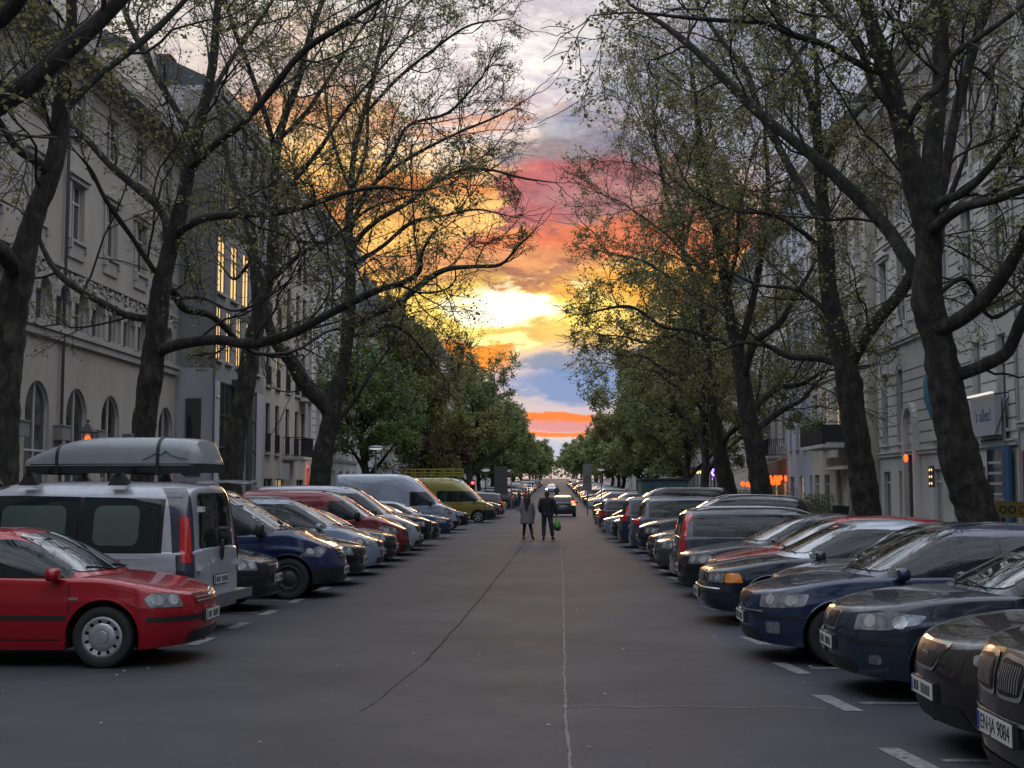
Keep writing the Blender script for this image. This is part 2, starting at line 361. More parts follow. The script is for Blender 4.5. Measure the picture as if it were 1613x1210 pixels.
# ================================================================= THE GROUND
def strip(name, x0, x1, y0, y1, z, m, kind='structure', step=3.0, xs=None):
    ys = list(np.arange(y0, y1, step)) + [y1]; xs = xs or [x0, x1]
    V = [(x, y, gz(y) + z) for y in ys for x in xs]; n = len(xs)
    F = [(i * n + j, i * n + j + 1, (i + 1) * n + j + 1, (i + 1) * n + j) for i in range(len(ys) - 1) for j in range(n - 1)]
    return tag(mk(name, V, F, m), kind=kind)
def ground_sheet():
    ys = [-80, -40, 0, 40, 80] + list(range(90, 260, 5)) + list(range(260, 760, 25)) + [900, 1500, 3000, 4500]
    xs = [-3000, -400, -60, -20, 0, 20, 60, 400, 3000]; n = len(xs)
    V = [(x, y, gz(y) - .012) for y in ys for x in xs]
    F = [(i * n + j, i * n + j + 1, (i + 1) * n + j + 1, (i + 1) * n + j) for i in range(len(ys) - 1) for j in range(n - 1)]
    tag(mk('ground', V, F, M['earth']), kind='structure')
ground_sheet()
strip('road', -8.75, 7.55, -30, 700, 0, M['asphalt'])
strip('right_lane', .16, 7.55, -30, 94, .004, M['asphalt2'])
strip('cross_street', -60, 60, 99, 111, .005, M['asphalt2'])
def kerbed(name, x0, x1, y0, y1):
    ys = list(np.arange(y0, y1, 3.0)) + [y1]; b = MB(); h = .12
    ins, outs = (x0, x1)
    for a, c in zip(ys[:-1], ys[1:]):
        za, zc = gz(a) + h, gz(c) + h
        b.add([(x0, a, za), (x1, a, za), (x1, c, zc), (x0, c, zc)], [(0, 1, 2, 3)])
    for x, f in ((x0, 1), (x1, -1)):
        for a, c in zip(ys[:-1], ys[1:]):
            V = [(x, a, gz(a) - .02), (x, c, gz(c) - .02), (x, c, gz(c) + h), (x, a, gz(a) + h)]
            b.add(V, [(0, 1, 2, 3) if f < 0 else (3, 2, 1, 0)])
    return tag(b.build(name, M['paving']), kind='structure')
def kerb_line(name, x, s, y0, y1):
    b = MB(); ys = list(np.arange(y0, y1, 3.0)) + [y1]
    for a, c in zip(ys[:-1], ys[1:]):
        xa, xb = (x - .14, x) if s > 0 else (x, x + .14)
        V = [(u, v, gz(v) + w) for v in (a + .005, c - .005) for u, w in ((xa, -.01), (xb, -.01), (xb, .128), (xa, .128))]
        b.add(V, [(0, 1, 2, 3), (7, 6, 5, 4), (0, 4, 5, 1), (1, 5, 6, 2), (2, 6, 7, 3), (3, 7, 4, 0)])
    return tag(b.build(name, M['kerb']), kind='structure')
for (a, b_) in ((-30, 98), (112, 600)):
    kerbed('pavement', -17.5, -8.75, a, b_); kerbed('pavement', 7.55, 16, a, b_)
    kerb_line('kerb', -8.61, 1, a, b_); kerb_line('kerb', 7.41, -1, a, b_)
def mark(V, name='road_marking', m=None, z=.009):
    return [(x, y, gz(y) + z) for x, y in V]
def rect_marks(name, quads, m, z):
    V = []; F = []
    for q in quads:
        F.append(tuple(range(len(V), len(V) + len(q)))); V += mark(q, z=z)
    return tag(mk(name, V, F, m), kind='structure')
rr = random.Random(4)
quads = []
# right bays: short thick stroke slanting at the lane edge, thin line running in
for k, y in enumerate([9.15, 11.55, 13.75, 16.2, 18.55, 20.6, 22.9, 25.2, 27.5, 30, 32.4, 34.8, 37.2, 39.6, 42, 44.5, 47, 49.5, 52, 54.5, 57, 60, 63, 66, 70, 74, 78, 82, 86, 90]):
    x = 2.30
    quads.append([(x - .02, y + .42), (x + .14, y + .42), (x + .26, y - .42), (x + .10, y - .42)])
    if y < 60: quads.append([(x + .32, y - .04), (x + 4.6, y - .04), (x + 4.6, y + .05), (x + .32, y + .05)])
for k, y in enumerate([15.9, 17.75, 19.6, 21.7, 24.3, 26.9, 29.5, 32.2, 35, 37.6, 40.2, 43, 46, 49, 52, 56, 60, 64, 68, 72, 76, 80, 84, 88]):
    x = -4.24
    quads.append([(x - .16, y + .40), (x - .0, y + .40), (x - .02, y - .40), (x - .18, y - .40)])
    if y < 60: quads.append([(x - 4.3, y - .05), (x - .24, y - .05), (x - .24, y + .04), (x - 4.3, y + .04)])
rect_marks('bay_markings', quads, M['line'], .0085)
rect_marks('stop_line', [[(-4, 95.2), (7.2, 95.2), (7.2, 95.8), (-4, 95.8)], [(-4, 97.4), (7.2, 97.4), (7.2, 97.9), (-4, 97.9)]], M['line'], .0095)
# crack and filled seam in the asphalt, wandering
def ragged(name, pts, w, m, jit, step, z):
    rg = random.Random(len(name)); V = []; L_ = []
    for (x0, y0), (x1, y1) in zip(pts[:-1], pts[1:]):
        n = max(2, int(abs(y1 - y0) / step + abs(x1 - x0) / step))
        for i in range(n): L_.append((x0 + (x1 - x0) * i / n, y0 + (y1 - y0) * i / n))
    L_.append(pts[-1]); off = 0
    for i, (x, y) in enumerate(L_):
        off = off * .7 + rg.uniform(-jit, jit); ww = w * rg.uniform(.35, 1.5) / 2
        V += [(x + off - ww, y, gz(y) + z), (x + off + ww, y, gz(y) + z)]
    F = [(2 * i, 2 * i + 1, 2 * i + 3, 2 * i + 2) for i in range(len(L_) - 1)]
    tag(mk(name, V, F, m), kind='structure')
ragged('road_crack', [(-1.12, 47), (-1.22, 32), (-1.30, 22), (-1.36, 17), (-1.42, 14.2)], .020, M['crack'], .009, .11, .0075)
ragged('road_crack', [(-1.42, 14.15), (-1.50, 13.0), (-1.56, 11.8), (-1.64, 11.0)], .009, M['crack'], .01, .1, .0075)
ragged('road_crack', [(-1.08, 94), (-1.12, 47)], .03, M['crack'], .02, .5, .0075)
ragged('road_seam', [(.18, 94), (.16, 45), (.12, 28), (.09, 17), (.07, 13), (.075, 10), (.09, 7)], .022, M['seam'], .006, .09, .008)
def cross_seam():
    rg = random.Random(8); V = []; n = 46
    for i in range(n):
        x = .12 + i * .05; y = 11.3 + .03 * math.sin(i * .4) + rg.uniform(-.02, .02); w = .012 * rg.uniform(.5, 1.2)
        V += [(x, y - w, .0082), (x, y + w, .0082)]
    tag(mk('road_seam', V, [(2 * i, 2 * i + 2, 2 * i + 3, 2 * i + 1) for i in range(n - 1)], M['seam']), kind='structure')
cross_seam()
# grit, leaves and scraps lying about on the asphalt
def litter():
    rg = random.Random(3); V = []; F = []; fm = []
    for i in range(900):
        y = 8 + rg.random() ** 1.7 * 60; x = rg.uniform(-4.2, 2.4) if rg.random() < .3 else rg.choice((rg.uniform(-8, -4), rg.uniform(2.2, 7)))
        s = rg.uniform(.006, .022) * (1.8 if rg.random() < .05 else 1); a = rg.uniform(0, 6.3); n = len(V)
        for k in range(5):
            b = a + k * 1.257; V.append((x + math.cos(b) * s * rg.uniform(.6, 1.2), y + math.sin(b) * s * rg.uniform(.6, 1.2), .012 + rg.uniform(0, .006)))
        F.append(tuple(range(n, n + 5))); fm.append(0 if rg.random() < .35 else 1)
    o = mk('road_litter', V, F, [mat('pale_scraps', (.33, .32, .28), .9), mat('dry_leaf', (.05, .04, .022), .9)], fm=fm)
    tag(o, 'scattered grit, dry leaves and pale scraps on the asphalt', 'litter', kind='stuff')
litter()
# ================================================================= VEHICLES
def hermite(pts):
    x = np.array([p[0] for p in pts], float); y = np.array([p[1] for p in pts], float)
    d = np.diff(y) / np.diff(x); m = np.zeros(len(x)); m[0] = d[0]; m[-1] = d[-1]
    for i in range(1, len(x) - 1): m[i] = 0 if d[i - 1] * d[i] <= 0 else 2 * d[i - 1] * d[i] / (d[i - 1] + d[i])
    def f(t):
        t = np.clip(t, x[0], x[-1]); i = np.clip(np.searchsorted(x, t) - 1, 0, len(x) - 2); h = x[i + 1] - x[i]; u = (t - x[i]) / h
        return ((2 * u**3 - 3 * u**2 + 1) * y[i] + (u**3 - 2 * u**2 + u) * h * m[i] + (-2 * u**3 + 3 * u**2) * y[i + 1] + (u**3 - u**2) * h * m[i + 1])
    return f
def mesh_poly(poly, g):
    """polygon outline -> triangles with inner points, so it can be laid on a curved panel"""
    P2 = []
    for (a, b) in zip(poly, poly[1:] + poly[:1]):
        n = max(1, int(math.hypot(b[0] - a[0], b[1] - a[1]) / g))
        for i in range(n): P2.append((a[0] + (b[0] - a[0]) * i / n, a[1] + (b[1] - a[1]) * i / n))
    nb = len(P2); xs = [p[0] for p in P2]; ys = [p[1] for p in P2]; pts = list(P2)
    def inside(x, y):
        c = False
        for (a, b) in zip(poly, poly[1:] + poly[:1]):
            if (a[1] > y) != (b[1] > y) and x < (b[0] - a[0]) * (y - a[1]) / (b[1] - a[1]) + a[0]: c = not c
        return c
    x = min(xs) + g * .5
    while x < max(xs):
        y = min(ys) + g * .5
        while y < max(ys):
            if inside(x, y) and min((x - p[0])**2 + (y - p[1])**2 for p in P2) > (g * .35)**2: pts.append((x, y))
            y += g
        x += g
    r = delaunay_2d_cdt([Vector(p) for p in pts], [], [list(range(nb))], 1, 1e-6)
    return [tuple(v) for v in r[0]], [tuple(f) for f in r[2]]
def rounded(poly, r, n=3):
    out = []
    for i, p in enumerate(poly):
        a = Vector(poly[i - 1]); b = Vector(p); c = Vector(poly[(i + 1) % len(poly)])
        u = (a - b); v = (c - b); ru = min(r, u.length * .45); rv = min(r, v.length * .45); s = b + u.normalized() * ru; e = b + v.normalized() * rv
        for k in range(n + 1):
            t = k / n; q = s * (1 - t)**2 + b * 2 * t * (1 - t) + e * t * t; out.append((q.x, q.y))
    return out
class Car:
    def __init__(s, sp):
        s.sp = sp; s.parts = []; s.shell()
    def part(s, name, V, F, mats, fm=None, parent=None, smooth=True, sharp=40, color=None, loc=None):
        s.parts.append(dict(name=name, V=V, F=F, mats=mats if isinstance(mats, (list, tuple)) else [mats], fm=fm or [0] * len(F), parent=parent, smooth=smooth, sharp=sharp, color=color, loc=loc))
        return len(s.parts) - 1
    def shell(s):
        p = s.sp; L, W, H = p['L'], p['W'], p['H']; hw = W / 2; r = p['r']; Ra = r + p.get('arch', .065)
        ax = (p['xf'], L - p['xr']); sill = p.get('sill', .2); zc = hermite(p['zc']); zs = hermite(p['zs'])
        fdx = hermite(p['front']); rdx = hermite(p['rear']); rn = p.get('rn', .6); rt = p.get('rt', .4)
        nn = p.get('nn', 2.5); nt_ = p.get('nt', 3.2)
        st = [rn * (1 - math.cos(a)) for a in np.linspace(0, math.pi / 2, 12)] + [L - rt * (1 - math.cos(a)) for a in np.linspace(0, math.pi / 2, 10)]
        for a in ax: st += [a + Ra * math.cos(t) for t in np.linspace(0, math.pi, 19)] + [a - Ra - .004, a + Ra + .004]
        st += list(np.arange(.2, L - .2, .11)); st = sorted(x for x in st if 0 <= x <= L)
        xs = [st[0]]
        for x in st[1:]:
            if x - xs[-1] > .003: xs.append(x)
        if xs[-1] < L: xs[-1] = L if L - xs[-1] < .003 else xs[-1]
        if xs[-1] < L: xs.append(L)
        def wid(x):
            w = hw
            if x < rn: w = hw * max(0, 1 - (1 - x / rn)**nn)**(1 / nn)
            if x > L - rt: w = hw * max(0, 1 - (1 - (L - x) / rt)**nt_)**(1 / nt_)
            return max(w, .012) * (1 - .03 * math.cos(math.pi * min(1, x / L * 1.0))**2 * (1 if x < L / 2 else .6))
        def warp(x, z):
            x2 = x + float(fdx(z)) * max(0, 1 - x / .9)**1.4 - float(rdx(z)) * max(0, 1 - (L - x) / .7)**1.4
            return x2
        ns, ntp = 11, 8; cr = p.get('crease', .010); V = []; rows = 3 + ns + 1 + ntp
        for x in xs:
            zb = sill + (.04 * max(0, 1 - x / .5) + .06 * max(0, 1 - (L - x) / .5))
            for a in ax:
                if abs(x - a) < Ra: zb = max(zb, r + math.sqrt(max(0, Ra**2 - (x - a)**2)))
            w = wid(x); z1 = max(float(zs(x)), zb + .02); z2 = max(float(zc(x)), z1 + .004); sec = []
            inn = max(0, w - .30)
            sec += [(0, .19 if .25 < x < L - .25 else sill + .02), (inn, .19 if .25 < x < L - .25 else sill + .02), (inn, zb)]
            for k in range(ns + 1):
                z = zb + (z1 - zb) * k / ns; zr = (z - sill) / (z1 - sill)
                y = w * (1 - .055 * (1 - zr)**3 - p.get('tuck', .045) * zr**3) + cr * math.exp(-((zr - .72) / .05)**2) * min(1, w / hw)**4
                sec.append((y, z))
            ye = sec[-1][0]
            for k in range(1, ntp + 1):
                th = k / ntp * math.pi / 2
                sec.append((ye * math.cos(th)**.62 if k < ntp else 0, z1 + (z2 - z1) * math.sin(th)**.8))
            for (y, z) in sec: V.append((L / 2 - warp(x, z), y, z))
        n1 = rows; nst = len(xs); half = len(V)
        V2 = [(a, -b, c) for a, b, c in V]; F = []; fm = []
        for i in range(nst - 1):
            for j in range(n1 - 1):
                q = (i * n1 + j, (i + 1) * n1 + j, (i + 1) * n1 + j + 1, i * n1 + j + 1)
                F.append(q[::-1]); fm.append(1 if j < 3 else 0)
                F.append(tuple(k + half for k in q)); fm.append(1 if j < 3 else 0)
        for e_, fl in ((0, 1), ((nst - 1) * n1, 0)):
            for j in range(n1 - 1):
                q = (e_ + j, e_ + j + 1, half + e_ + j + 1, half + e_ + j); F.append(q if fl else q[::-1]); fm.append(1 if j < 3 else 0)
        s.body = (V + V2, F, fm); s.wid = wid; s.zs = zs; s.zcf = zc; s.ax = ax
        # greenhouse
        g = p['green']; gx = []; gzv = []
        t = np.arange(len(g)); fx = hermite([(i, a[0]) for i, a in enumerate(g)]); fz = hermite([(i, a[1]) for i, a in enumerate(g)])
        tt = np.linspace(0, len(g) - 1, 6 * (len(g) - 1) + 1); gx = fx(tt); gzv = fz(tt)
        tum = p.get('tum', .33); inset = p.get('inset', .045); x0, x1 = gx[0], gx[-1]; V = []; nr = 15; sq = p.get('sq', .42)
        ths = [math.pi / 2 * (k / (nr - 1)) for k in range(nr)]
        def gw(x):
            u = (x - x0) / (x1 - x0); return (hw - inset) * (1 - p.get('gtf', .07) * max(0, 1 - u / .35)**2 - p.get('gtr', .08) * max(0, (u - .7) / .3)**2)
        for x, z in zip(gx, gzv):
            base = min(float(zs(x)) - .03, z - .004); h = z - base; w = gw(x)
            u = (x - x0) / (x1 - x0); fw = max(0, 1 - u / .45)**1.0; rw = max(0, (u - .72) / .28)
            for th in ths:
                c = math.cos(th); c = max(0, c)**sq if th < math.pi / 2 - 1e-6 else 0; zz = base + h * math.sin(th)**sq
                y = (w - tum * max(0, zz - base - .05)) * c
                crown = -.035 * (c)**2 * min(1, h / .3)
                V.append((L / 2 - (x + p.get('wcurve', .16) * fw * c * c - p.get('rcurve', .10) * rw * c * c), y, zz + crown))
        half = len(V); V2 = [(a, -b, c) for a, b, c in V]; F = []
        for i in range(len(gx) - 1):
            for j in range(nr - 1):
                q = (i * nr + j, (i + 1) * nr + j, (i + 1) * nr + j + 1, i * nr + j + 1)
                F.append(q[::-1]); F.append(tuple(k + half for k in q))
        e = (len(gx) - 1) * nr
        F.append(tuple([e + j for j in range(nr)]) + tuple([half + e + j for j in reversed(range(nr - 1))]))
        s.cab = (V + V2, F); s.gx, s.gzv = gx, gzv; s.gw = gw
        o = np.argsort(gx, kind='stable'); s.roofz = lambda x: float(np.interp(x, gx[o], gzv[o]))
        s.bb = BVHTree.FromPolygons([Vector(v) for v in s.body[0]], s.body[1])
        s.bc = BVHTree.FromPolygons([Vector(v) for v in s.cab[0]], s.cab[1])
        s.ba = BVHTree.FromPolygons([Vector(v) for v in s.body[0]] + [Vector(v) for v in s.cab[0]], s.body[1] + [tuple(i + len(s.body[0]) for i in f) for f in s.cab[1]])
        s.part('body', s.body[0], s.body[1], [M['paint'], M['under']], s.body[2], color=p['color'], sharp=50)
        s.part('cabin', s.cab[0], s.cab[1], [M['paint']], color=p.get('roof_color', p['color']), sharp=55)
    def lay(s, polys, ang, off=.005, on='a', g=.06, thick=None):
        """lay outlines (u,z) on the bodywork, cast inwards from the angle ang (0 front, 90 left side, 180 rear, 't' top)"""
        bv = {'a': s.ba, 'b': s.bb, 'c': s.bc}[on]; V = []; F = []
        for poly in polys:
            if ang == 't': org = lambda u, v: Vector((u, v, 4)); d = Vector((0, 0, -1))
            else:
                a = R(ang); d0 = Vector((math.cos(a), math.sin(a), 0)); pr = Vector((-math.sin(a), math.cos(a), 0))
                if abs(ang) == 90:
                    pr = Vector((1, 0, 0))
                L_, W_ = s.sp['L'], s.sp['W']
                cn_ = Vector(((L_ / 2 - .30) * (1 if abs(ang) < 90 else -1), (W_ / 2 - .20) * (1 if ang > 0 else -1), 0)) if abs(ang) not in (0, 90, 180) else Vector((0, 0, 0))
                org = lambda u, v: cn_ + d0 * 6 + pr * u + Vector((0, 0, v)); d = -d0
            v2, f2 = mesh_poly(poly, g); ok = []; n = len(V)
            for (u, v) in v2:
                h = bv.ray_cast(org(u, v), d)
                if h[0] is None: ok.append(False); V.append((0, 0, 0)); continue
                nm = h[1] if h[1].dot(d) < 0 else -h[1]
                ok.append(True); V.append(tuple(h[0] + nm * off))
            for f in f2:
                if all(ok[i] for i in f):
                    a_, b_, c_ = (Vector(V[n + i]) for i in f[:3])
                    nrm = (b_ - a_).cross(c_ - a_); f = f if nrm.dot(d) < 0 else f[::-1]
                    if (b_ - a_).length < .3 and (c_ - b_).length < .3: F.append(tuple(i + n for i in f))
        used = sorted({i for f in F for i in f}); mp = {a: b for b, a in enumerate(used)}
        return [V[i] for i in used], [tuple(mp[i] for i in f) for f in F]
    def decal(s, name, polys, ang, m, **kw):
        par = kw.pop('parent', None); color = kw.pop('color', None)
        if polys and not isinstance(polys[0], list): polys = [polys]
        V, F = s.lay(polys, ang, **kw)
        if F: return s.part(name, V, F, m, parent=par, color=color, sharp=80)
    def X(s, x): return s.sp['L'] / 2 - x
    def dlo(s, xa, xb, top=.085, bot=.025):
        xs = np.linspace(xa, xb, 24); z1 = [float(s.zs(x)) + bot for x in xs]; z2 = []
        Hmax = max(s.gzv) - s.sp.get('rooftop', .13)
        for x in xs:
            sl = (s.roofz(x + .05) - s.roofz(x - .05)) / .1; z2.append(min(s.roofz(x) - top * math.sqrt(1 + sl * sl), Hmax - .02 * abs(x - s.sp['L'] * .5)))
        pts = [(x, a, b) for x, a, b in zip(xs, z1, z2) if b - a > .012]
        return [(s.X(x), a) for x, a, b in pts] + [(s.X(x), b) for x, a, b in reversed(pts)]
    def windows(s):
        p = s.sp; m = M['glass']; sb = p['side']      # list of (xa, xb) panes
        for sd_ in (90, -90):
            sg = 1 if sd_ > 0 else -1
            s.decal('window_trim', [s.dlo(sb[0][0] - .05, sb[-1][1] + .05, top=.07, bot=.01)], sd_, M['trim'], off=.006, on='c', g=.05)
            for (a, b) in sb: s.decal('side_window', [s.dlo(a, b)], sd_, m, off=.013, on='c', g=.05)
        H = max(s.gzv); zc0 = float(s.gzv[0]); hwt = s.gw(s.gx[0]); tw = p.get('tum', .33) * (H - zc0)
        z0, z1 = zc0 + p.get('wlow', .05), H - p.get('wtop', .075)
        yb, yt = hwt - .075, hwt - tw - .11
        s.decal('windscreen', [rounded([(-yb, z0), (yb, z0), (yt, z1), (-yt, z1)], .06)], 0, M['screen'], off=.009, on='c', g=.06)
        if p.get('rearwin', True):
            a, b, yb, yt = p.get('rw', (float(s.zs(s.gx[-1])) + .08, H - .11, s.gw(s.gx[-1]) - .10, s.gw(s.gx[-1]) - tw - .10))
            s.decal('rear_window', [rounded([(-yb, a), (yb, a), (yt, b), (-yt, b)], .06)], 180, m, off=.009, on='c', g=.06)
    def lines(s, polylines, ang, w=.013):
        polys = []
        for pl in polylines:
            for (a, b) in zip(pl[:-1], pl[1:]):
                d = Vector((b[0] - a[0], b[1] - a[1])); l = d.length; d /= l; n = Vector((-d.y, d.x)) * w / 2
                polys.append([(a[0] + n.x, a[1] + n.y), (a[0] - n.x, a[1] - n.y), (b[0] - n.x, b[1] - n.y), (b[0] + n.x, b[1] + n.y)])
        return polys
    def doors(s):
        p = s.sp; X = s.X; lo = p.get('sill', .2) + .10
        for sg in (90, -90):
            pl = []
            for x in p['doors']: pl.append([(X(x), lo), (X(x), float(s.zs(x)) * .5 + .2), (X(x), float(s.zs(x)) - .01)])
            pl.append([(X(p['doors'][0]), lo), (X(p['doors'][-1]), lo)])
            s.decal('door_seams', s.lines(pl, sg), sg, M['trim'], off=.002, on='b', g=.08)
            for x in p['doors'][1:]:
                z = float(s.zs(x)) - .10
                h = s.bb.ray_cast(Vector((X(x) + .14, 5 if sg > 0 else -5, z)), Vector((0, -1 if sg > 0 else 1, 0)))[0]
                if h:
                    b = MB(); y = h.y + (.02 if sg > 0 else -.02)
                    b.tube([(h.x - .09, h.y, z - .005), (h.x - .07, y, z), (h.x + .07, y, z), (h.x + .09, h.y, z - .005)], .012, 6)
                    s.part('door_handle', b.V, b.F, M['paint'] if p.get('hc', 0) else M['black'], color=p['color'])
        hl = p.get('hoodline')
        if hl:
            for sg in (1, -1):
                pass
        # bonnet gap seen from above
        zc0 = s.gx[0]; w0 = s.sp['W'] / 2 * .80
        pl = [[(X(.22), w0 * .75), (X(.5), w0 * .96), (X(zc0 - .05), w0 * 1.03)], [(X(.22), -w0 * .75), (X(.5), -w0 * .96), (X(zc0 - .05), -w0 * 1.03)]]
        for q_ in pl: s.decal('bonnet_gap', s.lines([q_], 0, .009), 't', M['trim'], off=.002, on='b', g=.08)
    def mirrors(s):
        p = s.sp; x = s.gx[0] + p.get('mx', .42)
        for sg in (1, -1):
            z = float(s.zs(x)) + p.get('mz', .07); y = (s.gw(x) + .11) * sg; b = MB()
            b.ball((s.X(x), y, z), (.075, .115, p.get('mh', .075)), 12, 8)
            sq_ = lambda v, c_, r_: c_ + math.copysign(abs((v - c_) / r_) ** .6, v - c_) * r_ * .92
            V = [(sq_(a, s.X(x), .075), sq_(q, y, .115), sq_(c, z, p.get('mh', .075))) for a, q, c in b.V]
            k = s.part('wing_mirror', V, b.F, M['black'] if p.get('mblack') else M['paint'], color=p['color'])
            c = MB(); c.bar((s.X(x) + .01, y - .10 * sg, z - .03), (s.X(x) + .02, y - .02 * sg, z - .01), .06, .045); s.part('mirror_arm', c.V, c.F, M['black'], parent=k, smooth=False)
    def wheels(s):
        p = s.sp; r = p['r']; rim = p.get('rim', 'five'); tw = .20
        T = MB(); ri = p.get('rr', r * .66)
        T.lathe([(ri, -.09), (ri + .01, -.098), (r * .86, -.104), (r * .955, -.095), (r, -.07), (r, .07), (r * .955, .095), (r * .86, .104), (ri + .01, .098), (ri, .09)], 32, axis='y')
        Q = MB(); mt = {'five': M['alloy'], 'cap': M['alloy'], 'steel': M['steel'], 'multi': M['alloy']}[rim]
        Q.lathe([(ri, .095), (ri - .018, .10), (ri - .03, .06), (ri - .03, -.08)], 32, axis='y', m=0)
        Q.lathe([(ri - .03, .02), (0.01, .02)], 32, axis='y', m=1)
        if rim in ('five', 'multi'):
            n = 5 if rim == 'five' else 9; ww = .075 if rim == 'five' else .035
            for k in range(n):
                a = 2 * math.pi * k / n + .3; c_, s_ = math.cos(a), math.sin(a)
                Q.bar((c_ * .03, .072, s_ * .03), (c_ * (ri - .02), .085, s_ * (ri - .02)), .02, ww, up=(-s_, 0, c_))
            Q.lathe([(.065, .06), (.06, .098), (.001, .10)], 14, axis='y')
        elif rim == 'cap':
            ro = ri - .012; nw = 11; prof = []
            # dished cap with windows round its edge
            Q.lathe([(ro * .72, .087), (ro * .66, .095), (ro * .40, .098), (ro * .33, .097), (ro * .3, .11), (.001, .112)], 44, axis='y')
            Q.lathe([(ro, .098), (ro * .94, .102), (ro * .90, .099)], 44, axis='y')
            for k in range(nw):
                a0 = 2 * math.pi * (k + .17) / nw; a1 = 2 * math.pi * (k + .83) / nw; A = [a0 + (a1 - a0) * q / 3 for q in range(4)]
                n = len(Q.V)
                for q in A:
                    Q.V.append((ro * .70 * math.cos(q), .088, ro * .70 * math.sin(q))); Q.V.append((ro * .91 * math.cos(q), .098, ro * .91 * math.sin(q)))
                for q in range(3): Q.F.append((n + 2 * q, n + 2 * q + 1, n + 2 * q + 3, n + 2 * q + 2)[::-1]); Q.M.append(0)
        else:
            Q.lathe([(ri - .03, .05), (ri * .78, .062), (ri * .6, .05), (ri * .42, .07), (ri * .25, .075), (ri * .22, .095), (.001, .10)], 24, axis='y')
            for k in range(12):
                a = 2 * math.pi * k / 12; Q.ball((math.cos(a) * ri * .69, .063, math.sin(a) * ri * .69), (.014, .006, .014), 6, 4, m=1)
        for x in s.ax:
            for sg in (1, -1):
                y = sg * (p['W'] / 2 - .125 - p.get('track', .0))
                V = [(a, b * sg, c) for a, b, c in T.V]; F = T.F if sg > 0 else [f[::-1] for f in T.F]
                k = s.part('wheel', V, F, M['tyre'], loc=(s.X(x), y, r))
                V = [(a, b * sg, c) for a, b, c in Q.V]; F = Q.F if sg > 0 else [f[::-1] for f in Q.F]
                s.part('rim', V, F, [mt, M['under']], Q.M, parent=k, loc=(0, 0, 0))
    def lamps(s):
        p = s.sp
        for (nm, ang, poly, m) in p.get('decals', []):
            if nm in ('headlight', 'grille', 'grille_bar', 'indicator', 'headlight_lens') : poly = [(a, b + p.get('dz', 0)) for a, b in poly]
            mirror = isinstance(ang, str) or ang not in (0, 180)
            poly = rounded(poly, .02, 2) if nm not in ('grille_bar', 'chrome_strip', 'bumper_strip') else poly
            if ang == 0 or ang == 180 or ang == 't':
                sym = all(any(abs(a + c) < 1e-4 and abs(b - d) < 1e-4 for c, d in poly) for a, b in poly) if ang != 't' else True
                s.decal(nm, [poly], ang, M[m], off=p.get('off', .007) + (.004 if nm in ('grille_bar', 'chrome_strip') else 0), on='a', g=.05)
                if not sym: s.decal(nm, [[(-a, b) for a, b in poly][::-1]], ang, M[m], off=p.get('off', .007), on='a', g=.05)
            else:
                s.decal(nm, [poly], ang, M[m], off=.007, on='a', g=.05)
                mp = poly[::-1] if abs(ang) == 90 else [(-a, b) for a, b in poly][::-1]
                s.decal(nm, [mp], -ang, M[m], off=.007, on='a', g=.05)
                if nm == 'headlight':
                    us = [a for a, b in poly]; zs2 = [b for a, b in poly]; cu = (min(us) + max(us)) / 2; cz = (min(zs2) + max(zs2)) / 2; w_ = (max(us) - min(us)) * .22; rr_ = min(.055, (max(zs2) - min(zs2)) * .36)
                    for o_ in (-w_, w_):
                        ci = [(cu + o_ + rr_ * math.cos(t), cz + rr_ * math.sin(t)) for t in np.linspace(0, 2 * math.pi, 13)[:-1]]
                        s.decal('reflector', [ci], ang, M['lens'], off=.011, on='a', g=.05); s.decal('reflector', [[(-a, b) for a, b in ci][::-1]], -ang, M['lens'], off=.011, on='a', g=.05)
    def plate(s, z, rear=False, txt=None):
        a = 180 if rear else 0; sg = -1 if rear else 1
        h = s.bb.ray_cast(Vector((6 * sg, 0, z)), Vector((-sg, 0, 0)))[0]
        if not h: return
        b = MB(); x = h.x + .022 * sg; b.box(min(x - .006 * sg, x), max(x - .006 * sg, x), -.26, .26, z - .055, z + .055)
        k = s.part('licence_plate', b.V, b.F, M['plate'], smooth=False); b = MB(); q_ = x - .0065 * sg; b.box(min(q_, h.x - .08 * sg), max(q_, h.x - .08 * sg), -.27, .27, z - .065, z + .065); s.part('plate_holder', b.V, b.F, M['black'], parent=k, smooth=False)
        c = MB(); e = x + .0015 * sg; yy = .26 if sg > 0 else -.26
        q = [(e, sg * -.258, z - .05), (e, sg * -.22, z - .05), (e, sg * -.22, z + .05), (e, sg * -.258, z + .05)]
        s.part('blue_band', q, [(0, 1, 2, 3)], M['blueband'], parent=k, smooth=False)
        if not txt:
            b = MB(); y = -.19; rg_ = random.Random(int(z * 1000 + s.sp['L'] * 100))      # characters too small to read
            while y < .22:
                w_ = rg_.uniform(.02, .04); f_ = [(e, sg * y, z - .035), (e, sg * (y + w_), z - .035), (e, sg * (y + w_), z + .035), (e, sg * y, z + .035)]
                if not -.06 < y < -.01: b.add(f_, [(0, 1, 2, 3)])
                y += w_ + .014
            s.part('plate_characters', b.V, b.F, M['ink'], parent=k, smooth=False)
        if txt:
            V, F = text_mesh(txt, .098); xs_ = [v[0] for v in V]; cx = (min(xs_) + max(xs_)) / 2; w = max(xs_) - min(xs_); sc_ = .44 / w
            V = [(e + v[2] * sg * .3, (v[0] - cx) * sc_ * sg + .018 * sg, z + v[1] * 1.12) for v in V]
            s.part('plate_lettering', V, F, M['ink'], parent=k, smooth=False)
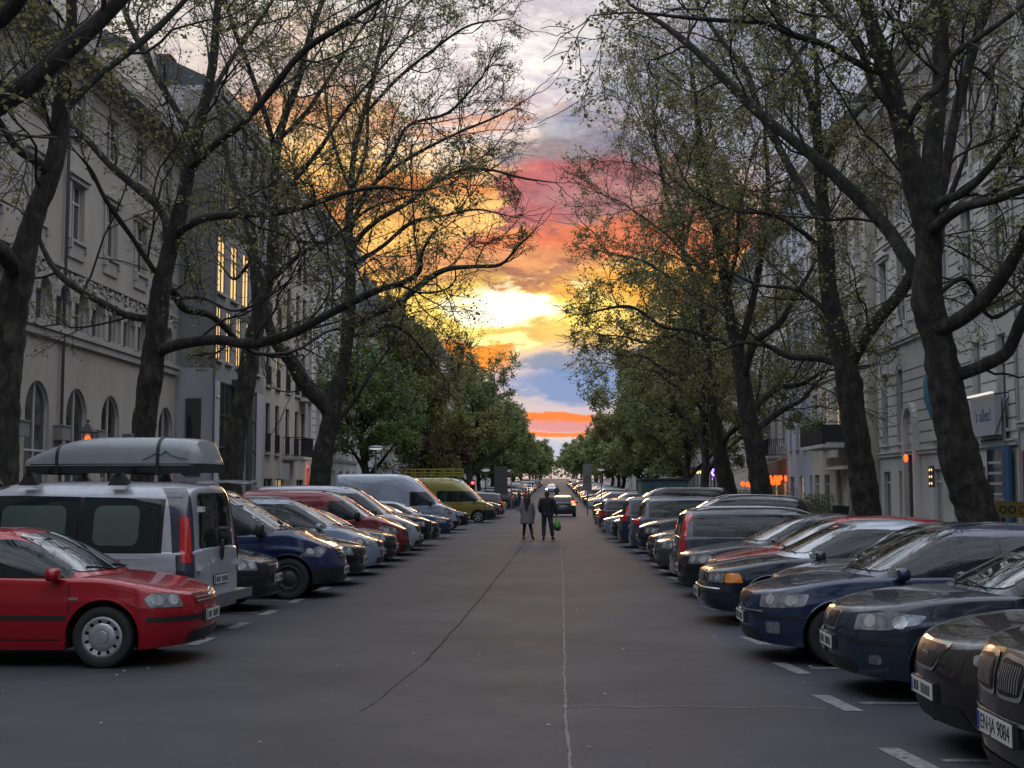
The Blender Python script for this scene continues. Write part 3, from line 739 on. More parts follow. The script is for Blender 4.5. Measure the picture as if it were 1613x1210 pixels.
    def wipers(s):
        z = float(s.gzv[0]); zt = z + .09
        for y0, y1 in ((.55, .02), (-.05, -.52)):
            h0 = s.bc.ray_cast(Vector((6, y0, z + .05)), Vector((-1, 0, 0)))[0]; h1 = s.bc.ray_cast(Vector((6, y1, zt)), Vector((-1, 0, 0)))[0]
            if h0 and h1:
                b = MB(); b.tube([h0 + Vector((.03, 0, 0)), (h0 + h1) / 2 + Vector((.035, 0, .01)), h1 + Vector((.02, 0, .01))], .009, 5)
                s.part('wiper', b.V, b.F, M['black'], smooth=False)
    def badge(s, kind, z, rear=False, r=.055):
        sg = -1 if rear else 1; h = s.bb.ray_cast(Vector((6 * sg, 0, z)), Vector((-sg, 0, 0)))
        if not h[0]: return
        x = h[0].x + .016 * sg; b = MB(); n = 20
        ring = [(x, r * math.cos(2 * math.pi * k / n), z + r * math.sin(2 * math.pi * k / n)) for k in range(n + 1)]
        if kind != 's': b.tube(ring, r * .13, 5, caps=False)
        def ln(*pts):
            for a, c in zip(pts[:-1], pts[1:]): b.bar((x, a[0] * r * sg, z + a[1] * r), (x, c[0] * r * sg, z + c[1] * r), r * .17, r * .2, up=(1, 0, 0))
        if kind == 'vw': ln((-.38, .9), (0, .1), (.38, .9)); ln((-.88, .4), (-.42, -.85), (0, .02), (.42, -.85), (.88, .4))
        if kind == 'star':
            for a in (90, 210, 330): ln((0, 0), (.95 * math.cos(R(a)), .95 * math.sin(R(a))))
        if kind == 'rings':
            pass
        if kind == 'bar': ln((-1.6, -1.6), (1.6, 1.6))
        if kind == 's': ln((.8, 1), (-.8, 1), (-.8, .1), (.8, .1), (.8, -1), (-.8, -1))
        s.part('badge', b.V, b.F, M['chrome'], smooth=False)
    def extras(s):
        p = s.sp
        if p.get('rails'):
            for sg in (1, -1):
                pts = []
                for x in np.linspace(p['rails'][0], p['rails'][1], 9):
                    z = s.roofz(x) - .015; y = sg * (s.gw(x) - p.get('tum', .33) * (z - float(s.zs(x))) - .07); e = min(abs(x - p['rails'][0]), abs(x - p['rails'][1]))
                    pts.append((s.X(x), y, z + .035 * min(1, e / .12)))
                b = MB(); b.tube(pts, .016, 6); s.part('roof_rail', b.V, b.F, M['rail'])
        if p.get('strip'):       # rubbing strip along the side
            for sg in (90, -90):
                a, b_, z = p['strip']; s.decal('rubbing_strip', [[(s.X(a), z - .025), (s.X(b_), z - .025), (s.X(b_), z + .025), (s.X(a), z + .025)]], sg, M['black'], off=.008, on='b', g=.1)
        # wheel arch lips
        r = p['r'] + p.get('arch', .065)
        for x in s.ax:
            for sg in (1, -1):
                pts = []; b = MB()
                for t in np.linspace(-.12, math.pi + .12, 18):
                    z = p['r'] + r * math.sin(t); xx = x + r * math.cos(t)
                    h = s.bb.ray_cast(Vector((s.X(xx), 5 * sg, z + .012)), Vector((0, -sg, 0)))[0]
                    if h: pts.append((h.x, h.y + .001 * sg, z))
                if len(pts) > 3: b.tube(pts, .011, 5); s.part('wheel_arch', b.V, b.F, M['black'] if p.get('blackarch') else M['paint'], color=p['color'])
    def full(s):
        p = s.sp; s.windows(); s.doors(); s.mirrors(); s.wheels(); s.lamps(); s.extras()
        if p.get('wip', True): s.wipers()
        if 'pf' in p: s.plate(p['pf'], False, p.get('txt'))
        if 'pr' in p: s.plate(p['pr'], True, p.get('txtr'))
        if 'badge' in p: s.badge(*p['badge'])
        for f in p.get('more', []): f(s)
        return s
    def place(s, name, x, y, rz, label, cat, group=None):
        root = empty(name, (x, y, gz(y)), rz); tag(root, label, cat, group); obs = []
        pt = math.atan2(gz(y + 2) - gz(y - 2), 4)
        for q in s.parts:
            par = root if q['parent'] is None else obs[q['parent']]
            o = mk(q['name'], q['V'], q['F'], q['mats'], par, fm=q['fm'], smooth=q['smooth'], sharp=q['sharp'] if q['smooth'] else None)
            o.color = (*(q['color'] or s.sp['color']), 1)
            if q['loc'] and q['parent'] is None: o.location = q['loc']
            obs.append(o)
        return root
    def merged(s):
        """one light mesh for distant copies"""
        V = []; F = []; fm = []; mats = []
        for q in s.parts:
            if q['name'] in ('door_seams', 'wiper', 'badge', 'door_handle', 'mirror_arm', 'plate_lettering', 'wheel_arch', 'reflector', 'plate_holder', 'plate_characters', 'bonnet_gap'): continue
            off = Vector(q['loc'] or (0, 0, 0))
            if q['parent'] is not None: off += Vector(s.parts[q['parent']]['loc'] or (0, 0, 0))
            n = len(V); V += [tuple(Vector(v) + off) for v in q['V']]
            for f, k in zip(q['F'], q['fm']):
                m = q['mats'][k]
                if m not in mats: mats.append(m)
                F.append(tuple(i + n for i in f)); fm.append(mats.index(m))
        return mesh_from('distant_car', V, F, mats, fm=fm, smooth=True, sharp=45)
# ---- body types (x from the nose, z from the ground)
FR = [(0, .10), (.15, .09), (.3, .02), (.5, 0), (.66, .02), (.76, .07), (.88, .15), (1.1, .25)]
RR = [(0, .12), (.25, .04), (.5, 0), (.65, .03), (.85, .06), (1.1, .10)]
def T(base, **kw): d = dict(base); d.update(kw); return d
HATCH = dict(L=4.15, W=1.74, H=1.44, r=.312, xf=.86, xr=.80, sill=.19, color=(.3, .3, .3), front=FR, rear=RR,
    dz=.03, zc=[(0, .745), (.15, .80), (.45, .868), (.95, .94), (1.2, .955), (3.9, .97), (4.15, .93)],
    zs=[(0, .69), (.2, .76), (.55, .83), (1.05, .89), (1.6, .90), (4.0, .945), (4.15, .90)],
    green=[(.98, .93), (1.35, 1.14), (1.78, 1.345), (2.15, 1.43), (2.7, 1.44), (3.3, 1.41), (3.72, 1.34), (3.95, 1.12), (4.06, .92)],
    side=[(1.32, 2.38), (2.46, 3.3), (3.37, 3.72)], doors=[1.28, 2.42, 3.3], pf=.50, pr=.62, mx=.44,
    decals=[('headlight', 32, [(-.10, .60), (.22, .615), (.24, .72), (.12, .765), (-.08, .745)], 'lamp'),
            ('grille', 0, [(-.42, .62), (.42, .62), (.46, .72), (-.46, .72)], 'black'),
            ('lower_grille', 0, [(-.5, .27), (.5, .27), (.5, .37), (-.5, .37)], 'black'),
            ('bumper_strip', 0, [(-.80, .50), (.80, .50), (.80, .55), (-.80, .55)], 'black'),
            ('tail_light', 148, [(-.16, .68), (.10, .68), (.12, .92), (-.12, .92)], 'red')])
SEDAN = T(HATCH, L=4.55, W=1.77, H=1.43, xf=.90, xr=1.02,
    zc=[(0, .73), (.15, .785), (.5, .855), (1.1, .935), (1.35, .95), (3.6, 1.02), (4.2, 1.0), (4.55, .95)],
    zs=[(0, .67), (.2, .745), (.6, .82), (1.2, .885), (1.8, .90), (3.6, .95), (4.3, .94), (4.55, .88)],
    green=[(1.12, .93), (1.5, 1.12), (1.98, 1.34), (2.35, 1.42), (2.8, 1.43), (3.2, 1.39), (3.6, 1.22), (3.95, 1.02)],
    side=[(1.5, 2.56), (2.64, 3.38)], doors=[1.42, 2.6, 3.4],
    decals=[('headlight', 32, [(-.16, .56), (.22, .575), (.24, .70), (.12, .73), (-.14, .715)], 'lamp'),
            ('grille', 0, [(-.36, .56), (.36, .56), (.40, .70), (-.40, .70)], 'black'),
            ('lower_grille', 0, [(-.5, .25), (.5, .25), (.5, .36), (-.5, .36)], 'black'),
            ('tail_light', 148, [(-.20, .70), (.10, .70), (.12, .86), (-.16, .86)], 'red')])
WAGON = T(SEDAN, L=4.65, H=1.47, xr=1.0,
    zc=[(0, .73), (.15, .785), (.5, .855), (1.1, .935), (1.35, .95), (4.4, 1.0), (4.65, .96)],
    zs=[(0, .67), (.2, .745), (.6, .82), (1.2, .885), (1.8, .90), (4.4, .95), (4.65, .90)],
    green=[(1.12, .93), (1.5, 1.12), (1.98, 1.36), (2.35, 1.45), (2.9, 1.47), (3.7, 1.455), (4.25, 1.42), (4.42, 1.3), (4.56, .93)],
    side=[(1.5, 2.56), (2.64, 3.45), (3.53, 4.2)], rails=(2.1, 4.25))
SUV = T(WAGON, dz=0, L=4.6, W=1.86, H=1.69, r=.36, sill=.27, xf=.86, xr=.86,
    front=[(0, .14), (.25, .10), (.45, .01), (.65, 0), (.8, .02), (.95, .08), (1.15, .18), (1.3, .25)],
    rear=[(0, .12), (.35, .04), (.6, 0), (.85, .02), (1.1, .06), (1.4, .1)],
    zc=[(0, .88), (.15, .97), (.45, 1.05), (1.0, 1.13), (1.25, 1.14), (4.4, 1.17), (4.6, 1.1)],
    zs=[(0, .82), (.2, .92), (.55, 1.00), (1.1, 1.07), (1.6, 1.08), (4.4, 1.12), (4.6, 1.06)],
    green=[(1.1, 1.11), (1.45, 1.32), (1.85, 1.56), (2.2, 1.66), (2.8, 1.69), (3.6, 1.67), (4.15, 1.62), (4.35, 1.45), (4.5, 1.1)],
    side=[(1.42, 2.45), (2.53, 3.4), (3.48, 4.1)], doors=[1.36, 2.49, 3.42], rails=(2.1, 4.1), pf=.62, pr=.85,
    decals=[('headlight', 30, [(-.14, .72), (.2, .73), (.22, .87), (.05, .90), (-.16, .88)], 'lamp'),
            ('grille', 0, [(-.42, .68), (.42, .68), (.46, .88), (-.46, .88)], 'black'),
            ('lower_grille', 0, [(-.6, .33), (.6, .33), (.6, .5), (-.6, .5)], 'black'),
            ('tail_light', 150, [(-.16, .82), (.1, .82), (.12, 1.08), (-.12, 1.08)], 'red')])
MPV = T(HATCH, dz=0, L=4.45, W=1.80, H=1.66, xr=.82, xf=.88,
    zc=[(0, .72), (.15, .80), (.45, .92), (.85, 1.03), (1.1, 1.05), (4.2, 1.08), (4.45, 1.0)],
    zs=[(0, .66), (.2, .76), (.5, .88), (.95, .98), (1.4, .99), (4.2, 1.03), (4.45, .98)],
    green=[(.82, 1.0), (1.25, 1.26), (1.7, 1.5), (2.1, 1.63), (2.7, 1.66), (3.5, 1.64), (4.05, 1.58), (4.22, 1.4), (4.34, 1.0)],
    side=[(1.15, 2.25), (2.33, 3.25), (3.33, 4.0)], doors=[1.2, 2.3, 3.28], pf=.52, pr=.75,
    decals=[('headlight', 32, [(-.12, .64), (.2, .66), (.26, .80), (.12, .84), (-.10, .80)], 'lamp'),
            ('grille', 0, [(-.42, .62), (.42, .62), (.46, .74), (-.46, .74)], 'black'),
            ('lower_grille', 0, [(-.5, .27), (.5, .27), (.5, .39), (-.5, .39)], 'black'),
            ('tail_light', 148, [(-.12, .85), (.10, .85), (.10, 1.3), (-.02, 1.3)], 'red')])
VAN = T(MPV, L=4.78, W=1.92, H=1.96, r=.33, sill=.24, xf=.83, xr=.85, tum=.16, sq=.30, inset=.02, rn=.75, tuck=.02, rcurve=.05, rt=.22, nt=4,
    front=[(0, .08), (.3, .02), (.5, 0), (.7, .05), (.9, .14), (1.1, .24), (1.4, .35)], rear=[(0, .02), (.5, 0), (1.2, .03), (1.4, .05)],
    zc=[(0, .82), (.2, .94), (.5, 1.06), (.85, 1.17), (1.1, 1.18), (4.6, 1.12), (4.78, 1.1)],
    zs=[(0, .76), (.2, .88), (.5, 1.0), (.95, 1.07), (1.4, 1.04), (4.6, 1.04), (4.78, 1.04)],
    green=[(.78, 1.13), (1.1, 1.36), (1.5, 1.66), (1.85, 1.86), (2.3, 1.95), (3.2, 1.965), (4.3, 1.95), (4.62, 1.90), (4.70, 1.6), (4.74, 1.04)],
    side=[(1.05, 1.98), (2.1, 3.2), (3.28, 4.45)], doors=[1.1, 2.04, 3.24], pf=.50, pr=.8, gtf=.05, gtr=.03, mz=.12, mh=.13, mblack=True, rooftop=.22,
    decals=[('headlight', 32, [(-.10, .72), (.18, .70), (.36, .86), (.28, .93), (.02, .88)], 'lamp'),
            ('grille', 0, [(-.4, .66), (.4, .66), (.46, .82), (-.46, .82)], 'black'),
            ('lower_grille', 0, [(-.6, .27), (.6, .27), (.6, .42), (-.6, .42)], 'black'),
            ('tail_light', 150, [(-.06, .9), (.06, .9), (.06, 1.5), (-.06, 1.5)], 'red')])
BOXVAN = T(VAN, L=5.4, W=2.05, H=2.52, r=.34, xf=.95, xr=1.0,
    zc=[(0, .95), (.2, 1.05), (.5, 1.16), (.85, 1.27), (1.1, 1.3), (5.2, 1.2), (5.4, 1.2)],
    zs=[(0, .86), (.2, .98), (.5, 1.1), (.95, 1.17), (1.4, 1.14), (5.2, 1.14), (5.4, 1.14)],
    green=[(.72, 1.24), (1.05, 1.55), (1.5, 1.98), (1.85, 2.28), (2.3, 2.46), (3.0, 2.52), (4.6, 2.52), (5.2, 2.50), (5.30, 2.2), (5.34, 1.14)],
    side=[(1.0, 2.0)], doors=[1.1, 2.08, 3.3], rooftop=.75, rearwin=False, blackarch=True,
    decals=[('headlight', 32, [(-.12, .82), (.14, .80), (.26, .98), (.18, 1.08), (-.02, .98)], 'lamp'),
            ('grille', 0, [(-.5, .55), (.5, .55), (.56, .78), (-.56, .78)], 'black'),
            ('lower_grille', 0, [(-.7, .25), (.7, .25), (.8, .52), (-.8, .52)], 'black')])
# ================================================================= PARKED VEHICLES
LEFT = 'vehicles parked nose-out along the left side'; RIGHT = 'vehicles parked along the right side'
NAVY = (.012, .022, .07); BLACKC = (.010, .011, .014); DKBLUE = (.015, .022, .04); SILV = (.33, .36, .41); REDC = (.27, .003, .010)
def put(spec, side, noseX, Y, label, cat='car', name='parked_car', rear=False, tilt=0):
    c = Car(spec).full(); L = spec['L']
    if side < 0:  x, rz = (noseX - L / 2, 0) if not rear else (noseX - L / 2, math.pi)
    else:         x, rz = (noseX + L / 2, math.pi) if not rear else (noseX + L / 2, 0)
    o = c.place(name, x, Y, rz + R(tilt), label, cat, LEFT if side < 0 else RIGHT)
    return o, c
# --- left row
golf = T(HATCH, dz=.02, color=REDC, rim='cap', rr=.215, r=.318, arch=.075, xf=.92, badge=('vw', .72, False, .06), crease=.008, hc=1, strip=(1.0, 3.5, .52),
    decals=[('headlight', 36, [(-.14, .60), (.20, .605), (.235, .70), (.15, .755), (-.10, .74)], 'lamp'),
            ('grille', 0, [(-.40, .61), (.40, .61), (.43, .72), (-.43, .72)], 'paintpart'),
            ('grille_bar', 0, [(-.38, .635), (.38, .635), (.38, .648), (-.38, .648)], 'chrome'),
            ('grille_bar', 0, [(-.39, .672), (.39, .672), (.39, .685), (-.39, .685)], 'chrome'),
            ('lower_grille', 0, [(-.55, .25), (.55, .25), (.5, .36), (-.5, .36)], 'black'),
            ('bumper_strip', 0, [(-.84, .475), (.84, .475), (.84, .525), (-.84, .525)], 'black'),
            ('bumper_strip', 60, [(-.18, .475), (.22, .475), (.22, .525), (-.18, .525)], 'black'),
            ('side_indicator', 90, [(.90, .70), (.80, .70), (.80, .73), (.90, .73)], 'lamp'),
            ('tail_light', 148, [(-.16, .68), (.10, .68), (.12, .92), (-.12, .92)], 'red')])
M['paintpart'] = mat('dark_red_grille', (.12, .008, .01), .4)
put(golf, -1, -3.80, 14.35, 'bright red hatchback with silver eleven-hole wheel covers, nearest car on the left')
# silver camper van, rear towards the road
def van_rear(s):
    X = s.X; L = s.sp['L']
    for sg in (1, -1):
        # dark rear corner panel, tall red light, white hinges
        s.decal('corner_panel', [[(sg * -.10, .40), (sg * .12, .40), (sg * .12, 1.03), (sg * -.10, 1.03)]], 140 * sg, M['navy'], off=.008, on='b', g=.04)
        s.decal('corner_panel', [[(sg * -.12, 1.05), (sg * .14, 1.05), (sg * .12, 1.86), (sg * -.10, 1.86)]], 140 * sg, M['navy'], off=.008, on='c', g=.04)
        s.decal('tail_light', [rounded([(sg * -.06, .93), (sg * .055, .93), (sg * .05, 1.50), (sg * -.02, 1.52)], .04)], 140 * sg, M['red'], off=.022, on='a', g=.035)
        for z in (.86, 1.60):
            b = MB(); b.box(-L / 2 - .03, -L / 2 + .04, sg * .74 - .05, sg * .74 + .05, z - .035, z + .035); s.part('door_hinge', b.V, b.F, M['paint'], color=(.5, .52, .55), smooth=False)
    b = MB(); b.box(-L / 2 - .13, -L / 2 + .10, -.90, .90, .40, .50); b.box(-L / 2 - .14, -L / 2 - .12, -.9, .9, .39, .51)
    s.part('rear_bumper', b.V, b.F, M['rail'], smooth=False)
    b = MB(); b.ball((-L / 2 - .02, 0, 1.06), (.03, .035, .14), 10, 8); s.part('door_handle', b.V, b.F, M['black'])
    b = MB()
    for k in range(9):
        y0 = -.80 + 1.6 * k / 8
        if k < 8: b.bar((-L / 2 - .10 + .06 * abs(y0) ** 2, y0, 1.96 - .04 * y0 ** 2), (-L / 2 - .10 + .06 * abs(y0 + .2) ** 2, y0 + .2, 1.96 - .04 * (y0 + .2) ** 2), .22, .03)
    s.part('roof_spoiler', b.V, b.F, M['paint'], color=(.45, .47, .50))
    for x in (1.15, 2.5, 3.7):
        b = MB()
        b.bar((X(x), -.86, 2.06), (X(x), .86, 2.06), .05, .03)
        for sg in (1, -1):
            b.add([(X(x) - .13, sg * .72, 1.93), (X(x) + .13, sg * .72, 1.93), (X(x) + .13, sg * .84, 1.90), (X(x) - .13, sg * .84, 1.90),
                   (X(x) - .05, sg * .75, 2.06), (X(x) + .05, sg * .75, 2.06), (X(x) + .05, sg * .82, 2.05), (X(x) - .05, sg * .82, 2.05)],
                  [(4, 5, 6, 7), (0, 1, 5, 4), (1, 2, 6, 5), (2, 3, 7, 6), (3, 0, 4, 7)])
        s.part('roof_bar', b.V, b.F, M['black'], smooth=False)
    # curtains behind the side glass
    for a, b_ in ((2.18, 3.05), (3.42, 4.02)):
        for sd_ in (90, -90):
            s.decal('curtain', [rounded([(X(a), 1.14), (X(b_), 1.14), (X(b_), 1.64), (X(a), 1.64)], .12, 5)], sd_, M['curtain'], off=.019, on='c', g=.1)
M['navy'] = mat('navy_panel', (.018, .026, .045), .3, coat=1); M['curtain'] = mat('grey_green_curtain', (.045, .07, .062), .35, coat=.8, var=.12, vs_=2)
trafic = T(VAN, color=(.36, .38, .42), roof_color=(.36, .38, .42), hc=0, pr=.68, txtr=None, more=[van_rear], side=[(1.05, 1.98), (2.06, 3.2), (3.26, 4.28)],
    rw=(1.10, 1.80, .62, .56), rooftop=.20)
van_o, _ = put(trafic, -1, -4.42, 17.35, 'silver camper van with dark curtained windows carrying a long grey roof box', 'van', 'parked_van', rear=True, tilt=-5)
def roof_box():
    root = empty('roof_box', (-5.80, 17.3, 2.10), R(-5)); tag(root, 'long pale grey roof box with two dark straps on top of the silver camper van', 'roof box')
    L, W = 2.50, .90; n = 26; xs = np.linspace(0, 1, n); V = []; k = 18
    for u in xs:
        f = (1 - (1 - min(1, u / .45)) ** 2.0) if u < .45 else 1; e = (1 - max(0, (u - .93) / .07) ** 2.5)
        h = .10 + .28 * f * (0.25 + .75 * e) * (1 if u < .75 else 1 - .12 * (u - .75) / .25); w = W / 2 * (.62 + .38 * min(1, u / .3) ** .7) * (.86 + .14 * e)
        if u > .995: h *= .55
        for j in range(k):
            a = math.pi * j / (k - 1); c = math.cos(a); s_ = math.sin(a)
            V.append((L * (u - .5), w * math.copysign(abs(c) ** .45, c), .06 + h * s_ ** .55))
    F = [(i * k + j, i * k + j + 1, (i + 1) * k + j + 1, (i + 1) * k + j) for i in range(n - 1) for j in range(k - 1)]
    F += [tuple(range(k))[::-1], tuple((n - 1) * k + j for j in range(k))]
    mk('lid', V, F, M['boxlid'], root, smooth=True, sharp=50)
    V2 = []; 
    for u in xs:
        w = W / 2 * (.62 + .38 * min(1, u / .3) ** .7) * 1.015; e = 1 if .02 < u < .98 else .93
        V2 += [(L * (u - .5) * 1.005, -w * e, .085), (L * (u - .5) * 1.005, -w * .86, -.03), (L * (u - .5) * 1.005, w * .86, -.03), (L * (u - .5) * 1.005, w * e, .085)]
    F2 = [(i * 4 + j, (i + 1) * 4 + j, (i + 1) * 4 + (j + 1) % 4, i * 4 + (j + 1) % 4) for i in range(n - 1) for j in range(4)] + [(0, 1, 2, 3), tuple((n - 1) * 4 + j for j in (3, 2, 1, 0))]
    mk('tray', V2, F2, M['black'], root)
    for u in (.21, .78):
        i = int(u * (n - 1)); P_ = [Vector(v) * 1 for v in V[i * k:(i + 1) * k]]
        b = MB(); pts = [Vector((p.x, p.y * 1.012, p.z + .008)) for p in P_]
        pts = [Vector((pts[0].x, pts[0].y, -.05))] + pts + [Vector((pts[-1].x, pts[-1].y, -.05))]
        for a, c in zip(pts[:-1], pts[1:]): b.bar(a, c, .006, .045, up=(1, 0, 0)) if (a - c).length > .004 else None
        b.build('strap', M['black'], root)
    # faint blue-green mountain emblem on the side
    for sg in (1, -1):
        b = MB(); pts = [(.45, .14), (.55, .18), (.64, .23), (.70, .20), (.76, .25), (.85, .19), (.95, .16), (1.05, .15)]
        ys = []
        for a, c in zip(pts[:-1], pts[1:]):
            y = -W / 2 * sg * 1.008
            b.bar((a[0] , y, a[1]), (c[0], y, c[1]), .004, .022, up=(0, 1, 0))
        b.build('emblem', M['teal'], root)
    return root
M['boxlid'] = mat('roof_box_plastic', (.20, .225, .24), .33, coat=.4, var=.08, vs_=3); M['teal'] = mat('teal_print', (.04, .16, .18), .5)
roof_box()
# antenna with ball on the camper van's corner is part of the van
put(T(HATCH, color=BLACKC, badge=('vw', .66, False, .05), pf=.49, decals=HATCH['decals'] + [('grille_bar', 0, [(-.38, .66), (.38, .66), (.38, .674), (-.38, .674)], 'chrome')]), -1, -4.35, 20.3,
    'black compact car tucked between the silver camper van and the dark blue people carrier')
viano = T(VAN, color=NAVY, L=4.76, W=1.90, H=1.90, r=.345, rim='steel', mblack=True, badge=('star', .76, False, .085),
    green=[(.86, 1.12), (1.3, 1.38), (1.75, 1.64), (2.15, 1.83), (2.6, 1.90), (3.2, 1.905), (4.2, 1.89), (4.58, 1.84), (4.68, 1.5), (4.72, 1.04)],
    side=[(1.1, 1.45), (1.5, 2.35), (2.45, 3.4), (3.48, 4.4)], doors=[1.3, 2.4, 3.45], wcurve=.2, pf=.45, crease=.02,
    decals=[('headlight', 36, [(-.12, .80), (.05, .70), (.34, .72), (.30, .79), (.02, .90), (-.12, .905)], 'lamp'),
            ('grille', 0, [(-.34, .66), (.34, .66), (.42, .86), (-.42, .86)], 'black'),
            ('grille_bar', 0, [(-.34, .70), (.34, .70), (.34, .712), (-.34, .712)], 'chrome'), ('grille_bar', 0, [(-.37, .76), (.37, .76), (.37, .772), (-.37, .772)], 'chrome'),
            ('grille_bar', 0, [(-.39, .82), (.39, .82), (.39, .832), (-.39, .832)], 'chrome'),
            ('lower_grille', 0, [(-.6, .27), (.6, .27), (.6, .38), (-.6, .38)], 'black'),
            ('lower_bumper', 45, [(-.5, .26), (.5, .26), (.5, .52), (-.5, .52)], 'black')])
put(viano, -1, -3.70, 22.9, 'dark navy people carrier with grey steel wheels beside the silver camper van', 'van', 'parked_van')
put(T(SEDAN, color=BLACKC, pf=.48, decals=SEDAN['decals'] + [('chrome_strip', 0, [(-.36, .70), (.36, .70), (.38, .715), (-.38, .715)], 'chrome')]), -1, -3.78, 25.7, 'black saloon just beyond the navy people carrier')
put(T(MPV, color=(.22, .27, .36), H=1.58, L=4.25, pf=.5, rails=(2.2, 4.0), blackarch=True), -1, -3.80, 28.6, 'pale blue-grey high-roofed hatchback with dark lower bumper')
put(T(WAGON, color=(.02, .02, .022), pf=.5, strip=None, rails=None) if 0 else T(HATCH, color=(.02, .02, .022), pf=.5, L=4.3), -1, -3.85, 31.4, 'black hatchback with round fog lights between the blue-grey hatchback and the dark red van')
put(T(VAN, color=(.16, .012, .02), H=1.83, L=4.45, W=1.80, side=[(1.05, 1.98)], rooftop=.28, sill=.2,
      green=[(.80, 1.08), (1.2, 1.33), (1.6, 1.6), (1.95, 1.76), (2.4, 1.83), (3.2, 1.84), (4.1, 1.83), (4.32, 1.8), (4.38, 1.5), (4.42, 1.0)]), -1, -3.85, 34.2, 'dark red small panel van with blank sides', 'van', 'parked_van')
put(T(VAN, color=(.30, .32, .38), L=4.9, pf=.5), -1, -3.85, 37.2, 'silver-grey minibus with a sloping bonnet behind the dark red van', 'van', 'parked_van')
put(T(SUV, color=BLACKC), -1, -3.85, 40.2, 'black off-roader beside the silver-grey minibus')
put(T(HATCH, color=DKBLUE, L=4.2), -1, -3.9, 43.3, 'small dark blue hatchback almost hidden beside the black off-roader')
put(T(SEDAN, color=(.02, .04, .09)), -1, -4.0, 49.5, 'dark blue saloon in front of the tall silver panel van')
put(T(BOXVAN, color=(.30, .34, .42), L=5.9, W=2.05), -1, -4.15, 55.8, 'tall silver-grey high-roof panel van', 'van', 'parked_van')
put(T(HATCH, color=BLACKC), -1, -4.05, 60.3, 'small black car between the tall silver van and the yellow van')
def ladder_rack(s):
    b = MB(); X = s.X; z0, z1 = 2.60, 2.98
    for sg in (1, -1):
        for z in (z0 + .03, (z0 + z1) / 2, z1): b.bar((X(1.9), .8 * sg, z), (X(5.2), .8 * sg, z), .045)
        for x in np.linspace(1.9, 5.2, 7): b.bar((X(x), .8 * sg, z0 - .1), (X(x), .8 * sg, z1), .045)
    for x in np.linspace(1.9, 5.2, 7): b.bar((X(x), -.8, z0 + .05), (X(x), .8, z0 + .05), .045)
    s.part('roof_rack', b.V, b.F, M['yellowrack'], smooth=False)
M['yellowrack'] = mat('yellow_rack_paint', (.30, .26, .03), .6, var=.2)
put(T(BOXVAN, color=(.21, .19, .045), side=[(1.0, 2.0), (2.15, 3.2)], more=[ladder_rack], blackarch=True,
      decals=BOXVAN['decals'] + [('bumper', 0, [(-.98, .28), (.98, .28), (.98, .72), (-.98, .72)], 'black'), ('bumper', 45, [(-.4, .28), (.5, .28), (.5, .72), (-.4, .72)], 'black')]),
    -1, -3.40, 73.2, 'yellow-green high-roof van with a yellow roof rack', 'van', 'parked_van')
# --- right row
M['kidney'] = mat('kidney_slats', (.012, .012, .013), .3)
def kidneys(s):
    for sg in (1, -1):
        for (grow, m, off) in ((.022, 'chrome', .006), (0, 'black', .014)):
            poly = rounded([(sg * (.035 - grow), .80 - grow), (sg * (.30 + grow), .81 - grow), (sg * (.34 + grow), .97 + grow), (sg * (.05 - grow), .99 + grow)], .06, 4)
            k = s.decal('grille' if m == 'black' else 'grille_frame', [poly], 0, M[m], off=off, on='b', g=.04)
        for q in range(9):
            y = .07 + q * .027; s.decal('grille_slat', [[(sg * y, .83), (sg * (y + .009), .83), (sg * (y + .012), .96), (sg * (y + .003), .96)]], 0, M['chrome'], off=.019, on='b', g=.05)
x3 = T(SUV, color=(.012, .010, .009), W=1.86, txt='EN\u00b7JA 9084', pf=.62, more=[kidneys], rim='multi', zc=[(0, 1.03), (.15, 1.07), (.45, 1.11), (1.0, 1.16), (1.25, 1.17), (4.4, 1.18), (4.6, 1.1)], zs=[(0, .96), (.2, 1.01), (.55, 1.05), (1.1, 1.09), (1.6, 1.09), (4.4, 1.12), (4.6, 1.06)],
    front=[(0, .16), (.25, .12), (.45, .02), (.65, 0), (.85, .0), (.97, .03), (1.08, .10), (1.2, .2)],
    decals=[('headlight', 34, [(-.02, .84), (.26, .86), (.26, .97), (.02, .99), (-.06, .95)], 'lampd'),
            ('lower_grille', 0, [(-.55, .32), (.55, .32), (.5, .46), (-.5, .46)], 'black'),
            ('fog_light', 30, [(-.02, .44), (.12, .44), (.12, .54), (-.02, .54)], 'lamp'),
            ('bumper_strip', 0, [(-.8, .67), (.8, .67), (.8, .69), (-.8, .69)], 'chrome'),
            ('tail_light', 150, [(-.16, .82), (.1, .82), (.12, 1.08), (-.12, 1.08)], 'red')])
put(x3, 1, 2.28, 6.95, 'dark brown-black off-roader with twin chrome-edged grilles and plate EN JA 9084, nearest on the right')
def seat_grille(s):
    for (grow, m, off) in ((.02, 'chrome', .006), (0, 'black', .013)):
        s.decal('grille' if m == 'black' else 'grille_frame', [rounded([(-.18 - grow, .60 - grow), (.18 + grow, .60 - grow), (.32 + grow, .765 + grow), (-.32 - grow, .765 + grow)], .05, 4)], 0, M[m], off=off, on='b', g=.05)
